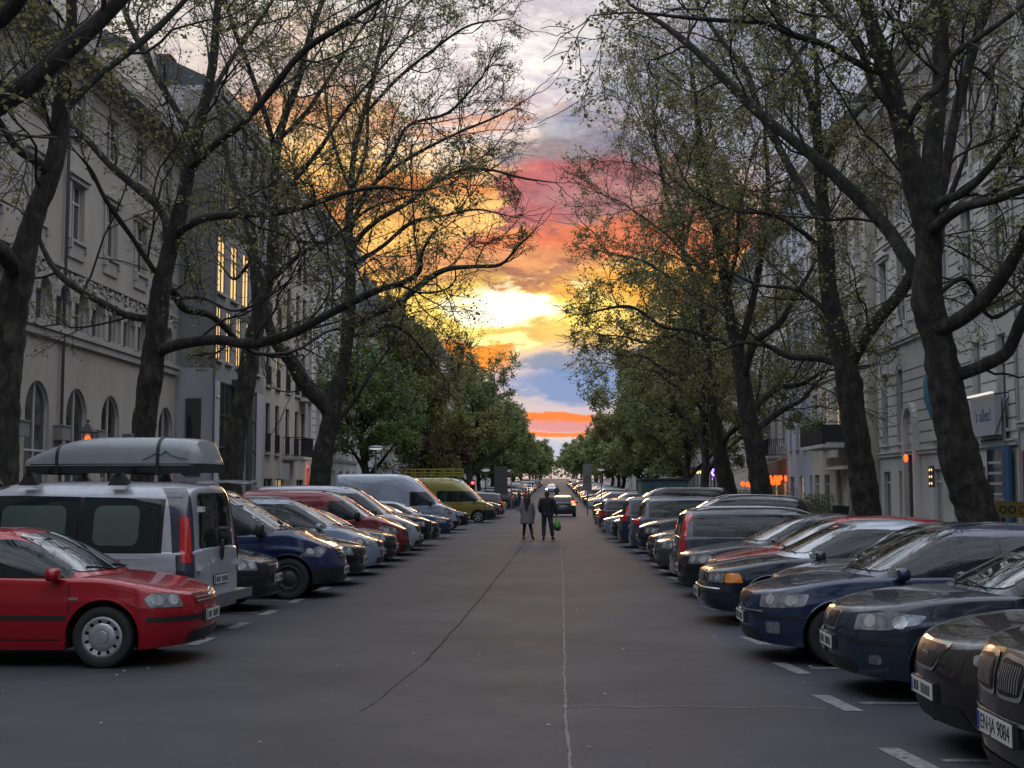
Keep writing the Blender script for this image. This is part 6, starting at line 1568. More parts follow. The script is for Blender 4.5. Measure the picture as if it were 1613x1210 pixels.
# left row
cnt.append(plant_plane('plane_tree', 'dark plane tree cut by the left picture edge, in front of the arched windows', 21, [
    [(0, 800, 60), (3, 740, 56), (6, 640, 55), (10, 560, 56), (18, 480, 58), (33, 420, 50), (45, 372, 38), (60, 325, 34), (78, 282, 34), (90, 234, 33), (97, 167, 29), (104, 100, 22), (113, 33, 19), (110, -30, 17), (100, -120, 12), (95, -230, 6)],
    [-3, (28, 435, 30), (5, 398, 30), (-35, 370, 26), (-90, 310, 18), (-140, 230, 10)],
    [-1, (80, 280, 15), (66, 261, 17), (27, 234, 15), (7, 204, 13), (-15, 170, 10), (-50, 100, 6)],
    [1, (97, 185, 12), (112, 164, 14), (151, 124, 13), (201, 84, 12), (241, 50, 12), (285, 7, 10), (330, -50, 6)],
    [2, (36, 420, 9), (20, 400, 9), (35, 370, 6), (20, 330, 6), (0, 320, 5)][0:1] + [(92, 230, 9), (70, 180, 8), (30, 120, 7), (10, 60, 5), (0, 0, 4)],
    [2, (106, 110, 9), (90, 60, 9), (60, 10, 8), (40, -60, 5)]], 201, dens=.8, spread=7.4, n1=.7, ym=8))
cnt.append(plant_plane('plane_tree', 'plane tree with a long level limb above the camper van, second on the left', 28, [
    [(222, 790, 44), (225, 745, 40), (228, 694, 37), (231, 644, 38), (237, 595, 44), (241, 562, 38), (247, 512, 38), (255, 446, 33), (266, 400, 29), (277, 359, 30), (289, 309, 25), (298, 266, 24), (307, 234, 21), (314, 196, 20), (325, 152, 18), (335, 100, 16), (341, 33, 14), (346, -30, 12), (350, -130, 7)],
    [-3, (302, 262, 13), (316, 250, 15), (338, 228, 14), (385, 191, 14), (428, 141, 13), (479, 80, 12), (540, 40, 11), (600, 0, 8), (680, -50, 4)],
    [2, (303, 255, 12), (300, 212, 14), (278, 174, 13), (248, 124, 12), (224, 77, 12), (201, 30, 11), (185, -30, 8), (170, -110, 4)],
    [-4, (280, 365, 14), (293, 358, 15), (318, 345, 14), (368, 338, 13), (435, 335, 12), (502, 318, 11), (540, 305, 9), (600, 295, 7), (660, 300, 4), (710, 290, 2)],
    [-3, (248, 555, 18), (262, 549, 20), (297, 540, 19), (347, 535, 18), (390, 542, 18), (430, 535, 17), (469, 522, 16), (500, 505, 15), (549, 479, 14), (598, 456, 12), (640, 443, 10), (662, 425, 8), (664, 400, 6), (680, 370, 3)],
    [2, (258, 450, 12), (273, 459, 14), (288, 484, 14), (330, 496, 13), (350, 512, 12), (368, 530, 11)],
    [1, (246, 500, 14), (228, 502, 14), (198, 496, 13), (159, 476, 13), (122, 455, 12), (89, 428, 11), (69, 395, 9), (55, 360, 6), (30, 330, 3)],
    [1, (262, 380, 14), (262, 352, 15), (248, 325, 15), (214, 295, 14), (174, 261, 12), (141, 224, 11), (114, 197, 10), (95, 160, 6)],
    [-2, (253, 440, 9), (235, 415, 10), (205, 370, 9), (185, 342, 9), (162, 306, 8), (142, 266, 6), (120, 240, 3)],
    [2, (316, 190, 8), (341, 134, 9), (370, 85, 8), (420, 15, 7), (460, -50, 3)],
    [-2, (270, 470, 6), (320, 470, 6), (370, 490, 5), (420, 470, 4), (470, 430, 3)]], 202, dens=.9, spread=7.6, n1=.75, leafn=1, ym=9))
cnt.append(plant_plane('plane_tree', 'plane tree with a smooth trunk before the bay windows, third on the left', 37, [
    [(364, 760, 38), (368, 720, 36), (373, 677, 35), (387, 611, 33), (393, 565, 32), (401, 525, 30), (411, 479, 23), (426, 430, 22), (430, 385, 20), (432, 301, 16), (437, 234, 14), (450, 180, 13), (468, 134, 12), (485, 67, 11), (502, 17, 10), (525, -50, 7), (540, -110, 3)],
    [2, (404, 500, 14), (401, 440, 15), (393, 372, 14), (376, 309, 13), (363, 266, 12), (350, 200, 9), (335, 130, 6), (325, 60, 3)],
    [-2, (435, 260, 8), (428, 218, 9), (408, 151, 9), (390, 100, 8), (368, 43, 8), (350, -20, 4)],
    [-3, (420, 450, 9), (450, 420, 9), (490, 390, 8), (530, 370, 7), (580, 330, 5), (640, 310, 3)],
    [-2, (432, 330, 9), (460, 290, 9), (500, 240, 8), (540, 180, 7), (590, 120, 5), (640, 60, 3)],
    [1, (440, 220, 8), (480, 180, 8), (520, 120, 6), (560, 60, 5), (600, 0, 3)],
    [2, (425, 430, 8), (400, 410, 7), (370, 440, 5), (350, 420, 3)]], 203, dens=.9, spread=7.6, n1=.8, leafn=1, ym=9))
cnt.append(plant_plane('plane_tree', 'plane tree forking low into a heavy left-leaning limb, fourth on the left', 49, [
    [(500, 785, 40), (505, 745, 36), (509, 714, 34), (521, 664, 32), (527, 625, 31), (539, 585, 24), (545, 549, 22), (550, 499, 24), (552, 450, 19), (551, 400, 17), (549, 350, 14), (552, 300, 12), (560, 230, 10), (575, 170, 9), (592, 110, 7), (605, 40, 4)],
    [-1, (524, 660, 24), (514, 640, 28), (496, 622, 27), (476, 598, 26), (462, 572, 24), (440, 548, 20), (425, 515, 17), (415, 470, 15), (405, 420, 12), (400, 370, 9), (395, 310, 6), (400, 240, 3)],
    [-3, (549, 515, 12), (562, 510, 14), (585, 496, 13), (625, 479, 12), (661, 450, 11), (698, 426, 9), (747, 420, 7), (790, 416, 6), (815, 390, 4), (840, 365, 2)],
    [2, (547, 530, 8), (560, 528, 9), (592, 526, 8), (605, 512, 8), (638, 522, 6), (661, 545, 5), (685, 575, 3)],
    [1, (530, 665, 8), (540, 655, 9), (559, 631, 7), (578, 598, 6), (612, 549, 5), (635, 500, 3)],
    [-4, (552, 400, 9), (565, 375, 10), (590, 351, 9), (640, 321, 8), (691, 285, 7), (727, 268, 6), (774, 268, 5), (825, 281, 4), (875, 288, 2)],
    [-3, (551, 370, 8), (560, 340, 8), (583, 301, 8), (615, 250, 7), (640, 201, 6), (707, 177, 5), (760, 120, 3)],
    [1, (552, 350, 8), (555, 310, 7), (577, 234, 6), (580, 167, 6), (600, 67, 5), (610, 0, 3)],
    [-2, (552, 420, 8), (600, 390, 8), (650, 350, 7), (700, 340, 5), (750, 330, 4), (800, 340, 2)],
    [-3, (553, 330, 8), (600, 280, 7), (660, 240, 6), (720, 210, 5), (790, 180, 3), (840, 150, 2)],
    [2, (550, 440, 8), (520, 410, 8), (490, 370, 7), (470, 310, 5), (460, 240, 3)],
    [-2, (575, 180, 6), (620, 130, 6), (680, 80, 5), (740, 40, 4), (800, 30, 2)],
    [3, (552, 300, 7), (530, 240, 6), (515, 170, 5), (510, 100, 3)]], 204, dens=.95, leaf=.06, spread=8.0, n1=.95, leafn=1, ym=9))
# a tree standing left of the view whose limb crosses the upper left corner
b = P(-420, 300, 13.5)
cnt.append(plant_plane('plane_tree', 'plane tree outside the left edge whose thick limb crosses the upper left corner', 13.5, [
    [(-470, 900, 105), (-465, 600, 95), (-450, 380, 85), (-440, 200, 70), (-430, 0, 55), (-425, -200, 40), (-420, -420, 22), (-415, -700, 10)],
    [.5, (-445, 420, 55), (-330, 370, 52), (-200, 290, 48), (-90, 215, 44), (0, 161, 40), (50, 128, 37), (100, 84, 34), (151, 38, 31), (195, -8, 28), (260, -90, 20), (330, -200, 10)],
    [-1, (-440, 260, 50), (-300, 200, 44), (-150, 110, 38), (-40, 55, 33), (10, 22, 30), (35, -10, 28), (80, -80, 18), (120, -200, 8)]], 205, dens=.6, spread=9.0, n1=.35, ym=7))
cnt.append(plant_plane('plane_tree', 'plane tree outside the right edge whose twigs hang at the upper right', 13.5, [
    [(2080, 1000, 105), (2070, 600, 92), (2060, 300, 75), (2050, 0, 55), (2040, -300, 32), (2035, -600, 12)],
    [1, (2060, 250, 45), (1960, 130, 40), (1850, 0, 32), (1740, -100, 24), (1620, -180, 14)],
    [2, (2055, 100, 40), (1960, -60, 34), (1850, -200, 26), (1700, -300, 15), (1560, -370, 8)]], 206, dens=.6, spread=8.6, n1=.35, ym=7))
# ---- the row goes on behind the camera; it is seen mirrored in windows and paint
def behind(src, x, y, rz, label):
    r = src.copy(); COL.objects.link(r); r.location = (x, y, 0); r.rotation_euler = (0, 0, rz); r['label'] = label
    for c in src.children:
        k = c.copy(); COL.objects.link(k); k.parent = r
behind(cnt[5][0], -8.6, -9, 2.6, 'plane tree on the left pavement, first one behind the camera'); behind(cnt[1][0], 7.8, -8, 3.0, 'plane tree on the right pavement, first one behind the camera')
behind(cnt[1][0], -8.6, -24, .4, 'plane tree on the left pavement, second one behind the camera'); behind(cnt[5][0], 7.8, -23, .3, 'plane tree on the right pavement, second one behind the camera')
# ---- procedural street trees further off
def street_tree_limbs(seed, H=14, r=.3, x=0, y=0, spread=5.5, fork=3.2, lean=0):
    rg = random.Random(seed); limbs = []; pts = []; px, py = 0.0, 0.0
    for k in range(8):
        t = k / 7; pts.append((x + px, y + py, t * H * .86, r * (1 - t) ** .8 + .03)); px += rg.uniform(-.25, .25) + lean * .12; py += rg.uniform(-.25, .25)
    limbs.append(resample(pts, 18)); n = rg.randint(8, 10)
    for k in range(n):
        t = fork / H + (1 - fork / H - .15) * (k / n); i = int(t / .86 * 17); i = min(i, 15); b = limbs[0][i]; a = k * 2.4 + rg.uniform(-.5, .5); L = spread * (1 - .45 * t) * rg.uniform(.8, 1.1); q = []
        for j in range(6):
            s = j / 5; q.append((b[0] + math.cos(a) * L * s, b[1] + math.sin(a) * L * s, b[2] + H * (.28 - .08 * t) * s ** .8 * rg.uniform(.9, 1.1), b[3] * .55 * (1 - s) + .022))
        limbs.append(resample(q, 12))
    return limbs
def plant_street(name, label, x, y, H, seed, spread, dens, leaf, lm, leafn, fork=3.0, zmin=2.6, group=None, sizes=(2.2, .6, .58, .55), n1=1.3, r=.26):
    L = street_tree_limbs(seed, H, r, 0, 0, spread, fork)
    for l in L: l[:, 0] += x; l[:, 1] += y; l[:, 2] += gz(y)
    return make_tree(name, label, L, (x, y, gz(y)), seed, dens=dens, leaf=leaf, leafn=leafn, zmin=zmin + gz(y), group=group, lm=lm, sizes=sizes, spread=spread * 1.22, n1=n1)
lst = [
    ('street_tree', 'bright green young leafy tree behind the fourth left plane tree', -9.2, 66, 7.6, 31, 2.0, .9, .12, 'leafb', 2, 2.4),
    ('street_tree', 'broad green tree behind the tall silver van, left of the junction', -9.0, 86, 12.0, 32, 4.6, 1.0, .15, 'leaf', 3, 3.0),
    ('street_tree', 'wide leafy tree leaning over the road just past the junction on the left', -8.0, 117, 11.5, 33, 5.4, .9, .17, 'leafg', 2, 3.2),
    ('street_tree', 'reddish-brown small tree beside the traffic light', -9.5, 97, 6.5, 34, 2.6, .8, .14, 'leafr', 3, 1.8),
    ('street_tree', 'tall dark tree fifth on the right side beyond the slim plane tree', 8.3, 74, 14, 35, 5.6, .75, .14, 'leaf', 2, 3.4),
    ('street_tree', 'dark dense tree sixth on the right side behind the teal container', 8.4, 86, 11.5, 36, 4.6, .9, .14, 'leafd', 2, 2.6),
    ('street_tree', 'leafy tree just past the junction on the right', 8.4, 119, 11.5, 37, 5.6, 1.1, .20, 'leaf', 2, 2.8),
    ]
M['leafb'] = leafmat('bright_leaf', (.06, .10, .026), (.14, .21, .055))
M['leafr'] = leafmat('reddish_leaf', (.05, .022, .014), (.09, .045, .03))
for (nm, lb, x, y, H, sd_, sp_, dn, lf, lm, ln_, fk) in lst: cnt.append(plant_street(nm, lb, x, y, H, sd_, sp_, dn, lf, lm, ln_, fork=fk))
# distant trees: three kinds, copied
def copy_tree(root, loc, rz, s, label, group):
    r = root.copy(); COL.objects.link(r); r.location = loc; r.rotation_euler = (0, 0, rz); r.scale = s; r['label'] = label; r['group'] = group
    for c in root.children:
        if c.name.startswith(('limb', 'seed')) and 0: continue
        k = c.copy(); COL.objects.link(k); k.parent = r
    return r
GD = 'distant street trees beyond the junction'
pa, _ = plant_street('street_tree', 'round green tree on the left edge of the distant road', -8.8, 150, 8.5, 41, 3.6, .8, .26, 'leafg', 4, fork=2.4, group=GD, n1=1.1)
pb, _ = plant_street('street_tree', 'dark round tree on the right edge of the distant road', 9.2, 148, 8.5, 42, 3.6, .8, .26, 'leafd', 4, fork=2.4, group=GD, n1=1.1)
rg = random.Random(6)
for i, y in enumerate([138, 168, 185, 205, 228, 255, 290, 330, 380, 440, 520, 600]):
    for sd_ in (-1, 1):
        if y == 138: x = sd_ * 9.5; h = .9
        else: x = sd_ * ((9.0 if y < 215 else 8.2 if y < 320 else 7) + rg.uniform(-.5, .5)); h = rg.uniform(.85, 1.05) * (1.0 if y < 215 else 1.12)
        side = 'left' if sd_ < 0 else 'right'
        copy_tree(rg.choice((pa, pb)), (x, y, gz(y)), rg.uniform(0, 6), (h * 1.05, h * 1.05, h), f'distant green tree, {NTH(i + 1)} counted from the junction along the {side} edge of the road', f'distant trees on the {side} side')
print('SHOOTS', [c[1] for c in cnt])
def far_wood():
    g = np.random.default_rng(3); V = []; F = []
    n = 5000; x = g.uniform(-90, 90, n); y = 745 + g.uniform(-12, 12, n); z = 8.2 + g.uniform(0, 1, n) ** .7 * (11 + 2.5 * np.sin(x * .13) + 1.5 * np.sin(x * .37 + 1)); C = np.stack([x, y, z], 1)
    V, F = leaves_np(C, 1.6, 1); tag(link(bpy.data.objects.new('far_wood', fast_mesh('far_wood', V, F, [M['leafg']], smooth=False))), 'far-off mass of trees closing the end of the street', 'trees', kind='stuff')
far_wood()
# ================================================================= PEOPLE
def skin(name, nodes, edges, mat_, parent, sub=2, root=0):
    me = bpy.data.meshes.new(name); me.from_pydata([n[:3] for n in nodes], edges, []); o = link(bpy.data.objects.new(name, me))
    o.modifiers.new('Skin', 'SKIN'); sv = me.skin_vertices[0].data
    for i, n in enumerate(nodes): r = n[3]; sv[i].radius = (r, n[4] if len(n) > 4 else r)
    sv[root].use_root = True
    m = o.modifiers.new('Sub', 'SUBSURF'); m.levels = sub; m.render_levels = sub
    dg = bpy.context.evaluated_depsgraph_get(); dg.update(); res = bpy.data.meshes.new_from_object(o.evaluated_get(dg))
    bpy.data.objects.remove(o); res.name = name; res.materials.clear(); res.materials.append(mat_)
    for p in res.polygons: p.use_smooth = True
    return link(bpy.data.objects.new(name, res), parent)
M['skin'] = mat('skin', (.35, .2, .15), .6); M['coatgrey'] = mat('grey_wool_coat', (.15, .15, .155), .95, var=.25, vs_=14, bump=.3, bs=80)
M['darkcloth'] = mat('black_cloth', (.014, .014, .016), .9, bump=.3, bs=60); M['denim'] = mat('dark_denim', (.02, .026, .04), .9, var=.2, vs_=20)
M['scarf'] = mat('dark_scarf', (.022, .02, .02), .95, var=.3, vs_=30); M['hair'] = mat('dark_hair', (.02, .014, .01), .6); M['shoe'] = mat('dark_shoe', (.015, .012, .01), .6)
M['bag'] = mat('green_plastic_bag', (.06, .24, .03), .35, var=.35, vs_=10, bump=.6, bs=12); M['bag2'] = mat('brown_bag_content', (.07, .055, .03), .5)
def person(loc, rz, label, h, pose):
    """a figure seen from behind, facing local +Y; all joints in metres for a body h tall"""
    root = empty('person', loc, rz); tag(root, label, 'person'); k = h / 1.75; Q = lambda x, y, z, r, r2=None: (x * k, y * k, z * k, r * k, (r2 or r) * k)
    n = [Q(0, 0, .95, .125, .10), Q(0, 0, 1.12, .115, .09), Q(0, .01, 1.30, .15, .10), Q(0, 0, 1.43, .11, .08), Q(0, .0, 1.50, .052), Q(0, .02, 1.60, .078, .09), Q(0, .02, 1.69, .07, .08)]
    e = [(0, 1), (1, 2), (2, 3), (3, 4), (4, 5), (5, 6)]; legs = []; arms = []
    for sg, (hip, knee, ank, toe) in zip((-1, 1), pose['legs']):
        i = len(n); n += [Q(*hip, .082), Q(*knee, .056), Q(*ank, .038), Q(*toe, .03)]; e += [(0, i), (i, i + 1), (i + 1, i + 2), (i + 2, i + 3)]; legs.append((hip, knee, ank, toe))
    for (sh, el, wr) in pose['arms']:
        i = len(n); n += [Q(*sh, .05), Q(*el, .038), Q(*wr, .025)]; e += [(3, i), (i, i + 1), (i + 1, i + 2)]
        d = Vector(wr) - Vector(el); d.normalize(); s = Vector((0, 1, 0)); p = Vector(wr) + d * .075; n.append(Q(*p, .028, .016)); pi = len(n) - 1; e.append((i + 2, pi))
        for f in range(4):
            o = Vector((0, (f - 1.5) * .02, 0)); a = p + o + d * .045; b = a + d * .03 * (1, 1.2, 1.1, .8)[f] + Vector((-.012 * (1 if sh[0] > 0 else -1), 0, 0)); j = len(n)
            n += [Q(*a, .0085), Q(*b, .007)]; e += [(pi, j), (j, j + 1)]
        j = len(n); a = p + Vector((0, .035, .0)) - d * .02; n += [Q(*a, .010), Q(*(a + Vector((0, .018, 0)) + d * .03), .008)]; e += [(i + 2, j), (j, j + 1)]; arms.append((sh, el, wr))
    body = skin('body', n, e, M['skin'], root)
    # face: nose, ears, eyes, mouth on the far side of the head
    f = MB(); f.ball((0, .105 * k, 1.60 * k), (.014, .022, .022), 8, 6)
    for sg in (-1, 1): f.ball((sg * .077 * k, .015 * k, 1.60 * k), (.012, .02, .032), 8, 6); f.ball((sg * .03 * k, .092 * k, 1.63 * k), .011, 6, 5)
    f.ball((0, .10 * k, 1.55 * k), (.024, .01, .006), 8, 5); f.build('face', M['skin'], root, smooth=True)
    # trousers
    tn = [Q(0, 0, .96, .135, .11)]; te = []
    for (hip, knee, ank, toe) in legs: i = len(tn); a2 = Vector(ank) + Vector((0, 0, .03)); tn += [Q(*hip, pose['tw'][0]), Q(*knee, pose['tw'][1]), Q(*a2, pose['tw'][2])]; te += [(0, i), (i, i + 1), (i + 1, i + 2)]
    skin('trousers', tn, te, pose['tm'], root)
    for (hip, knee, ank, toe) in legs:
        s = MB(); a = Vector(ank) * k; t = Vector(toe) * k; d = (t - a); 
        pts = [a + Vector((0, -.05, .02)) * k, a + Vector((0, -.02, -.02)) * k, a * .5 + t * .5 + Vector((0, 0, -.0)), t + d.normalized() * .03]; s.tube(pts, [.045 * k, .052 * k, .046 * k, .03 * k], 8); s.build('shoe', M['shoe'], root, smooth=True)
    pose['top'](root, Q, k, arms)
    return root
def woman_top(root, Q, k, arms):
    prof = [(.60, .265, .19, 0), (.66, .26, .19, 0), (.78, .255, .185, 0), (.95, .235, .175, 0), (1.10, .215, .16, 0), (1.25, .22, .155, 0), (1.36, .215, .14, 0), (1.44, .15, .10, 0), (1.49, .07, .07, 0)]
    V = []; n = 20
    for z, a, b, c in prof:
        for j in range(n): t = 2 * math.pi * j / n; w = 1 + (.05 * math.sin(t * 5 + z * 3) if z < .9 else 0); V.append((a * k * w * math.cos(t), b * k * w * math.sin(t), z * k))
    F = [(i * n + j, i * n + (j + 1) % n, (i + 1) * n + (j + 1) % n, (i + 1) * n + j) for i in range(len(prof) - 1) for j in range(n)] + [tuple(range(n))[::-1]]
    coat = mk('coat', V, F, M['coatgrey'], root, smooth=True)
    for (sh, el, wr) in arms: skin('sleeve', [Q(sh[0] * .8, sh[1], sh[2] + .01, .07), Q(*sh, .068), Q(*el, .056), Q(*wr, .045)], [(0, 1), (1, 2), (2, 3)], M['coatgrey'], coat)
    b = MB()     # scarf wound round the shoulders, long hair
    for j in range(3): b.tube([(math.cos(t) * (.13 - .015 * j) * k, math.sin(t) * (.11 - .012 * j) * k, (1.40 + .045 * j + .02 * math.sin(t * 2 + j)) * k) for t in np.linspace(0, 6.28, 16)], .042 * k, 8)
    b.tube([(-.02 * k, -.11 * k, 1.45 * k), (-.03 * k, -.155 * k, 1.30 * k), (.0, -.165 * k, 1.12 * k)], [.05, .07, .05], 8); b.build('scarf', M['scarf'], root, smooth=True)
    h = MB(); h.ball((0, .0, 1.635 * k), (.092 * k, .105 * k, .105 * k), 14, 10); h.tube([(0, -.05 * k, 1.62 * k), (0, -.10 * k, 1.50 * k), (.01, -.12 * k, 1.36 * k), (.02, -.13 * k, 1.24 * k)], [.085, .10, .09, .03], 10); h.build('hair', M['hair'], root, smooth=True)
def man_top(root, Q, k, arms):
    n = [Q(0, 0, .82, .20, .15), Q(0, 0, 1.0, .20, .15), Q(0, 0, 1.15, .205, .15), Q(0, .01, 1.30, .225, .155), Q(0, 0, 1.43, .17, .12), Q(0, 0, 1.52, .085)]; e = [(0, 1), (1, 2), (2, 3), (3, 4), (4, 5)]
    for (sh, el, wr) in arms: i = len(n); n += [Q(*sh, .09), Q(*el, .078), Q(*wr, .055)]; e += [(4, i), (i, i + 1), (i + 1, i + 2)]
    skin('jacket', n, e, M['darkcloth'], root)
    h = MB(); h.ball((0, .005, 1.66 * k), (.088 * k, .100 * k, .088 * k), 14, 10); h.ball((0, -.03 * k, 1.60 * k), (.080 * k, .075 * k, .07 * k), 12, 8); h.build('hair', M['hair'], root, smooth=True)
person((-1.10, 48.3, 0), 0, 'woman walking away in a grey coat, dark scarf and black leggings', 1.70, dict(tm=M['darkcloth'], tw=(.10, .07, .05), top=woman_top,
    legs=[((-.085, 0, .90), (-.10, .05, .50), (-.13, .06, .085), (-.14, .19, .035)), ((.085, 0, .90), (.13, .03, .50), (.20, -.17, .14), (.25, -.10, .04))],
    arms=[((-.20, 0, 1.38), (-.24, -.03, 1.13), (-.20, .08, .92)), ((.20, 0, 1.38), (.26, .0, 1.14), (.27, .05, .90))]))
man = person((-.36, 48.0, 0), 0, 'man walking away beside the woman in a black jacket and dark jeans', 1.80, dict(tm=M['denim'], tw=(.115, .088, .07), top=man_top,
    legs=[((-.095, 0, .92), (-.115, .06, .50), (-.12, -.02, .085), (-.13, .11, .035)), ((.095, 0, .92), (.15, .0, .50), (.20, .06, .085), (.24, .17, .035))],
    arms=[((-.21, 0, 1.42), (-.27, -.04, 1.14), (-.22, .10, .98)), ((.21, 0, 1.42), (.30, -.05, 1.14), (.34, .0, .88))]))
def bag():
    V = []; n = 14; prof = [(.0, .02), (.02, .10), (.08, .135), (.16, .145), (.25, .13), (.33, .10), (.40, .05), (.45, .02), (.50, .015)]; rg = random.Random(1)
    for z, r in prof:
        for j in range(n): t = 2 * math.pi * j / n; w = r * (1 + rg.uniform(-.12, .12)); V.append((w * math.cos(t), w * .8 * math.sin(t), z))
    F = [(i * n + j, i * n + (j + 1) % n, (i + 1) * n + (j + 1) % n, (i + 1) * n + j) for i in range(len(prof) - 1) for j in range(n)] + [tuple(range(n))[::-1]]; fm = [1 if i // n < 3 else 0 for i in range(len(F) - 1)] + [1]
    o = mk('shopping_bag', V, F, [M['bag'], M['bag2']], None, fm=fm, smooth=True); o.location = (.02, 48.0, .33); tag(o, "bulging green and brown shopping bag in the man's right hand", 'bag')
bag()
far = dict(tm=M['denim'], tw=(.095, .07, .055), top=man_top, legs=[((-.095, 0, .92), (-.11, .10, .50), (-.11, .02, .085), (-.12, .14, .035)), ((.095, 0, .92), (.11, -.03, .50), (.12, -.20, .12), (.12, -.10, .04))],
    arms=[((-.21, 0, 1.42), (-.27, -.04, 1.14), (-.24, .1, .93)), ((.21, 0, 1.42), (.27, .05, 1.14), (.26, .12, .92))])
person((-3.10, 108, gz(108)), R(-90), 'dark-clothed person crossing at the junction, left of the pair', 1.75, dict(far)); person((-2.35, 109, gz(109)), R(-90), 'second dark-clothed person crossing at the junction, right of the pair', 1.72, dict(far))
# ================================================================= STREET FURNITURE
M['pole'] = mat('grey_pole', (.10, .105, .11), .5, metal=.4); M['sign'] = mat('sign_back', (.16, .165, .17), .5, metal=.3); M['signw'] = mat('sign_board', (.30, .32, .34), .5); M['lampon'] = mat('lit_street_lamp', (.8, .8, .75), .4, emit=(1, .95, .85), es=.7)
M['teal2'] = mat('teal_container_paint', (.05, .13, .14), .5, var=.25, vs_=3); M['bin'] = mat('dark_green_bin', (.012, .022, .015), .5); M['redlight'] = mat('red_signal', (.6, .02, .02), .4, emit=(1, .02, .04), es=14)
M['blue'] = mat('blue_print', (.02, .085, .17), .5); M['yellowsign'] = mat('yellow_sign', (.15, .115, .025), .5); M['awn'] = mat('cream_awning', (.28, .26, .22), .85, var=.1)
def lampost(x, y, h, label, arm=.0):
    r = empty('street_lamp', (x, y, gz(y))); tag(r, label, 'street lamp'); b = MB(); b.tube([(0, 0, 0), (0, 0, 1.2), (0, 0, h)], [.07, .055, .04], 10)
    if arm: b.tube([(0, 0, h), (arm * .5, 0, h + .12), (arm, 0, h + .1)], .03, 8)
    b.build('post', M['pole'], r, smooth=True); s = MB(); s.lathe([(.01, h + .17), (.22, h + .15), (.36, h + .07), (.37, h + .04), (.33, h + .02)], 20, c=(arm, 0, 0)); s.build('lamp_shade', M['pole'], r, smooth=True)
    d = MB(); d.lathe([(.33, h + .025), (.2, h - .01), (.01, h - .02)], 20, c=(arm, 0, 0)); d.build('lamp_glass', M['lampon'], r, smooth=True); return r
q = P(592, 704, 57); lampost(q[0], 57, q[2] - .1, 'round-topped street lamp in front of the bright green tree on the left')
q = P(765, 742, 95.5); lampost(q[0], 95.5, q[2], 'round-topped street lamp at the left of the junction beside the large sign back')
q = P(805, 744, 112.5); lampost(q[0], 112.5, q[2], 'slim street lamp with a side arm beyond the junction on the left', arm=-.3)
q = P(947, 743, 113); lampost(q[0], 113, q[2], 'street lamp beyond the junction on the right', arm=.0)
def gas_lantern():
    p = P(138, 690, 32); r = empty('gas_lantern', (p[0], 32, gz(32))); tag(r, 'old gas lantern glowing orange above the roof box', 'street lamp'); z = p[2] - .28
    b = MB(); b.tube([(0, 0, .1), (0, 0, .9), (0, 0, 1.0), (0, 0, z)], [.08, .07, .045, .035], 10); b.build('post', M['iron'], r, smooth=True)
    g = MB(); V = [(.12 * i, .12 * j, z) for i, j in ((-1, -1), (1, -1), (1, 1), (-1, 1))] + [(.19 * i, .19 * j, z + .42) for i, j in ((-1, -1), (1, -1), (1, 1), (-1, 1))]
    for a, c in ((0, 1), (1, 2), (2, 3), (3, 0)): g.bar(V[a], V[c], .02); g.bar(V[a + 4], V[c + 4], .025); g.bar(V[a], V[a + 4], .018)
    for k in range(4): g.add([V[4 + k], V[4 + (k + 1) % 4], (0, 0, z + .66)], [(0, 1, 2)])
    g.ball((0, 0, z + .70), .04, 8, 6); g.build('frame', M['iron'], r)
    f = MB(); f.ball((0, 0, z + .2), (.09, .09, .16), 10, 8); f.build('flame', M['lanternlit'], r, smooth=True)
    L = bpy.data.lights.new('lantern_light', 'POINT'); L.energy = 28; L.color = (1, .5, .2); L.shadow_soft_size = .1; o = link(bpy.data.objects.new('lantern_light', L), r); o.location = (0, 0, z + .2)
gas_lantern()
def board_sign(px, py, Y, w, h, label, name='traffic_sign', m='sign', top=None):
    p = P(px, py, Y); r = empty(name, (p[0], Y, gz(Y))); tag(r, label, 'sign'); b = MB(); b.tube([(0, .06, 0), (0, .06, p[2] - gz(Y) + h / 2)], .04, 8); b.build('post', M['pole'], r, smooth=True)
    z = p[2] - gz(Y); s = MB(); s.box(-w / 2, w / 2, -.02, .02, z - h / 2, z + h / 2); s.box(-w / 2 + .05, w / 2 - .05, .021, .04, z - .03, z + .03); s.build('board', M[m], r); return r, z
board_sign(789, 757, 97, 1.0, 2.1, 'large dark back of a rectangular traffic sign left of the junction', m='framed')
r, z = board_sign(925, 752, 92, .62, 1.9, 'tall grey board sign on a post to the right of the road by the junction')
c = MB(); n = 24
pts = [(.2 * math.cos(2 * math.pi * k / n), -.024, z - .15 + .2 * math.sin(2 * math.pi * k / n)) for k in range(n + 1)]; c.tube(pts, .022, 5); c.bar((-.14, -.024, z - .29), (.14, -.024, z - .01), .03, .02); c.build('symbol', M['framed'], r)
def traffic_light():
    p = P(745, 761, 96); r = empty('traffic_light', (p[0], 96, gz(96))); tag(r, 'traffic light showing red left of the road at the junction', 'traffic light'); z = p[2]
    b = MB(); b.tube([(0, 0, 0), (0, 0, z + .4)], .05, 8); b.build('post', M['pole'], r); h = MB(); h.box(-.15, .15, -.32, -.06, z - .75, z + .2); 
    for k in range(3): h.lathe([(.13, -.34), (.13, -.321)], 14, axis='y', c=(0, 0, z - .3 * k)); h.bar((-.13, -.42, z + .13 - .3 * k), (.13, -.42, z + .13 - .3 * k), .18, .02, up=(0, 0, 1))
    h.build('housing', M['bin'], r); l = MB(); l.ball((0, -.33, z), (.11, .03, .11), 12, 8); l.build('red_light', M['redlight'], r, smooth=True)
traffic_light()
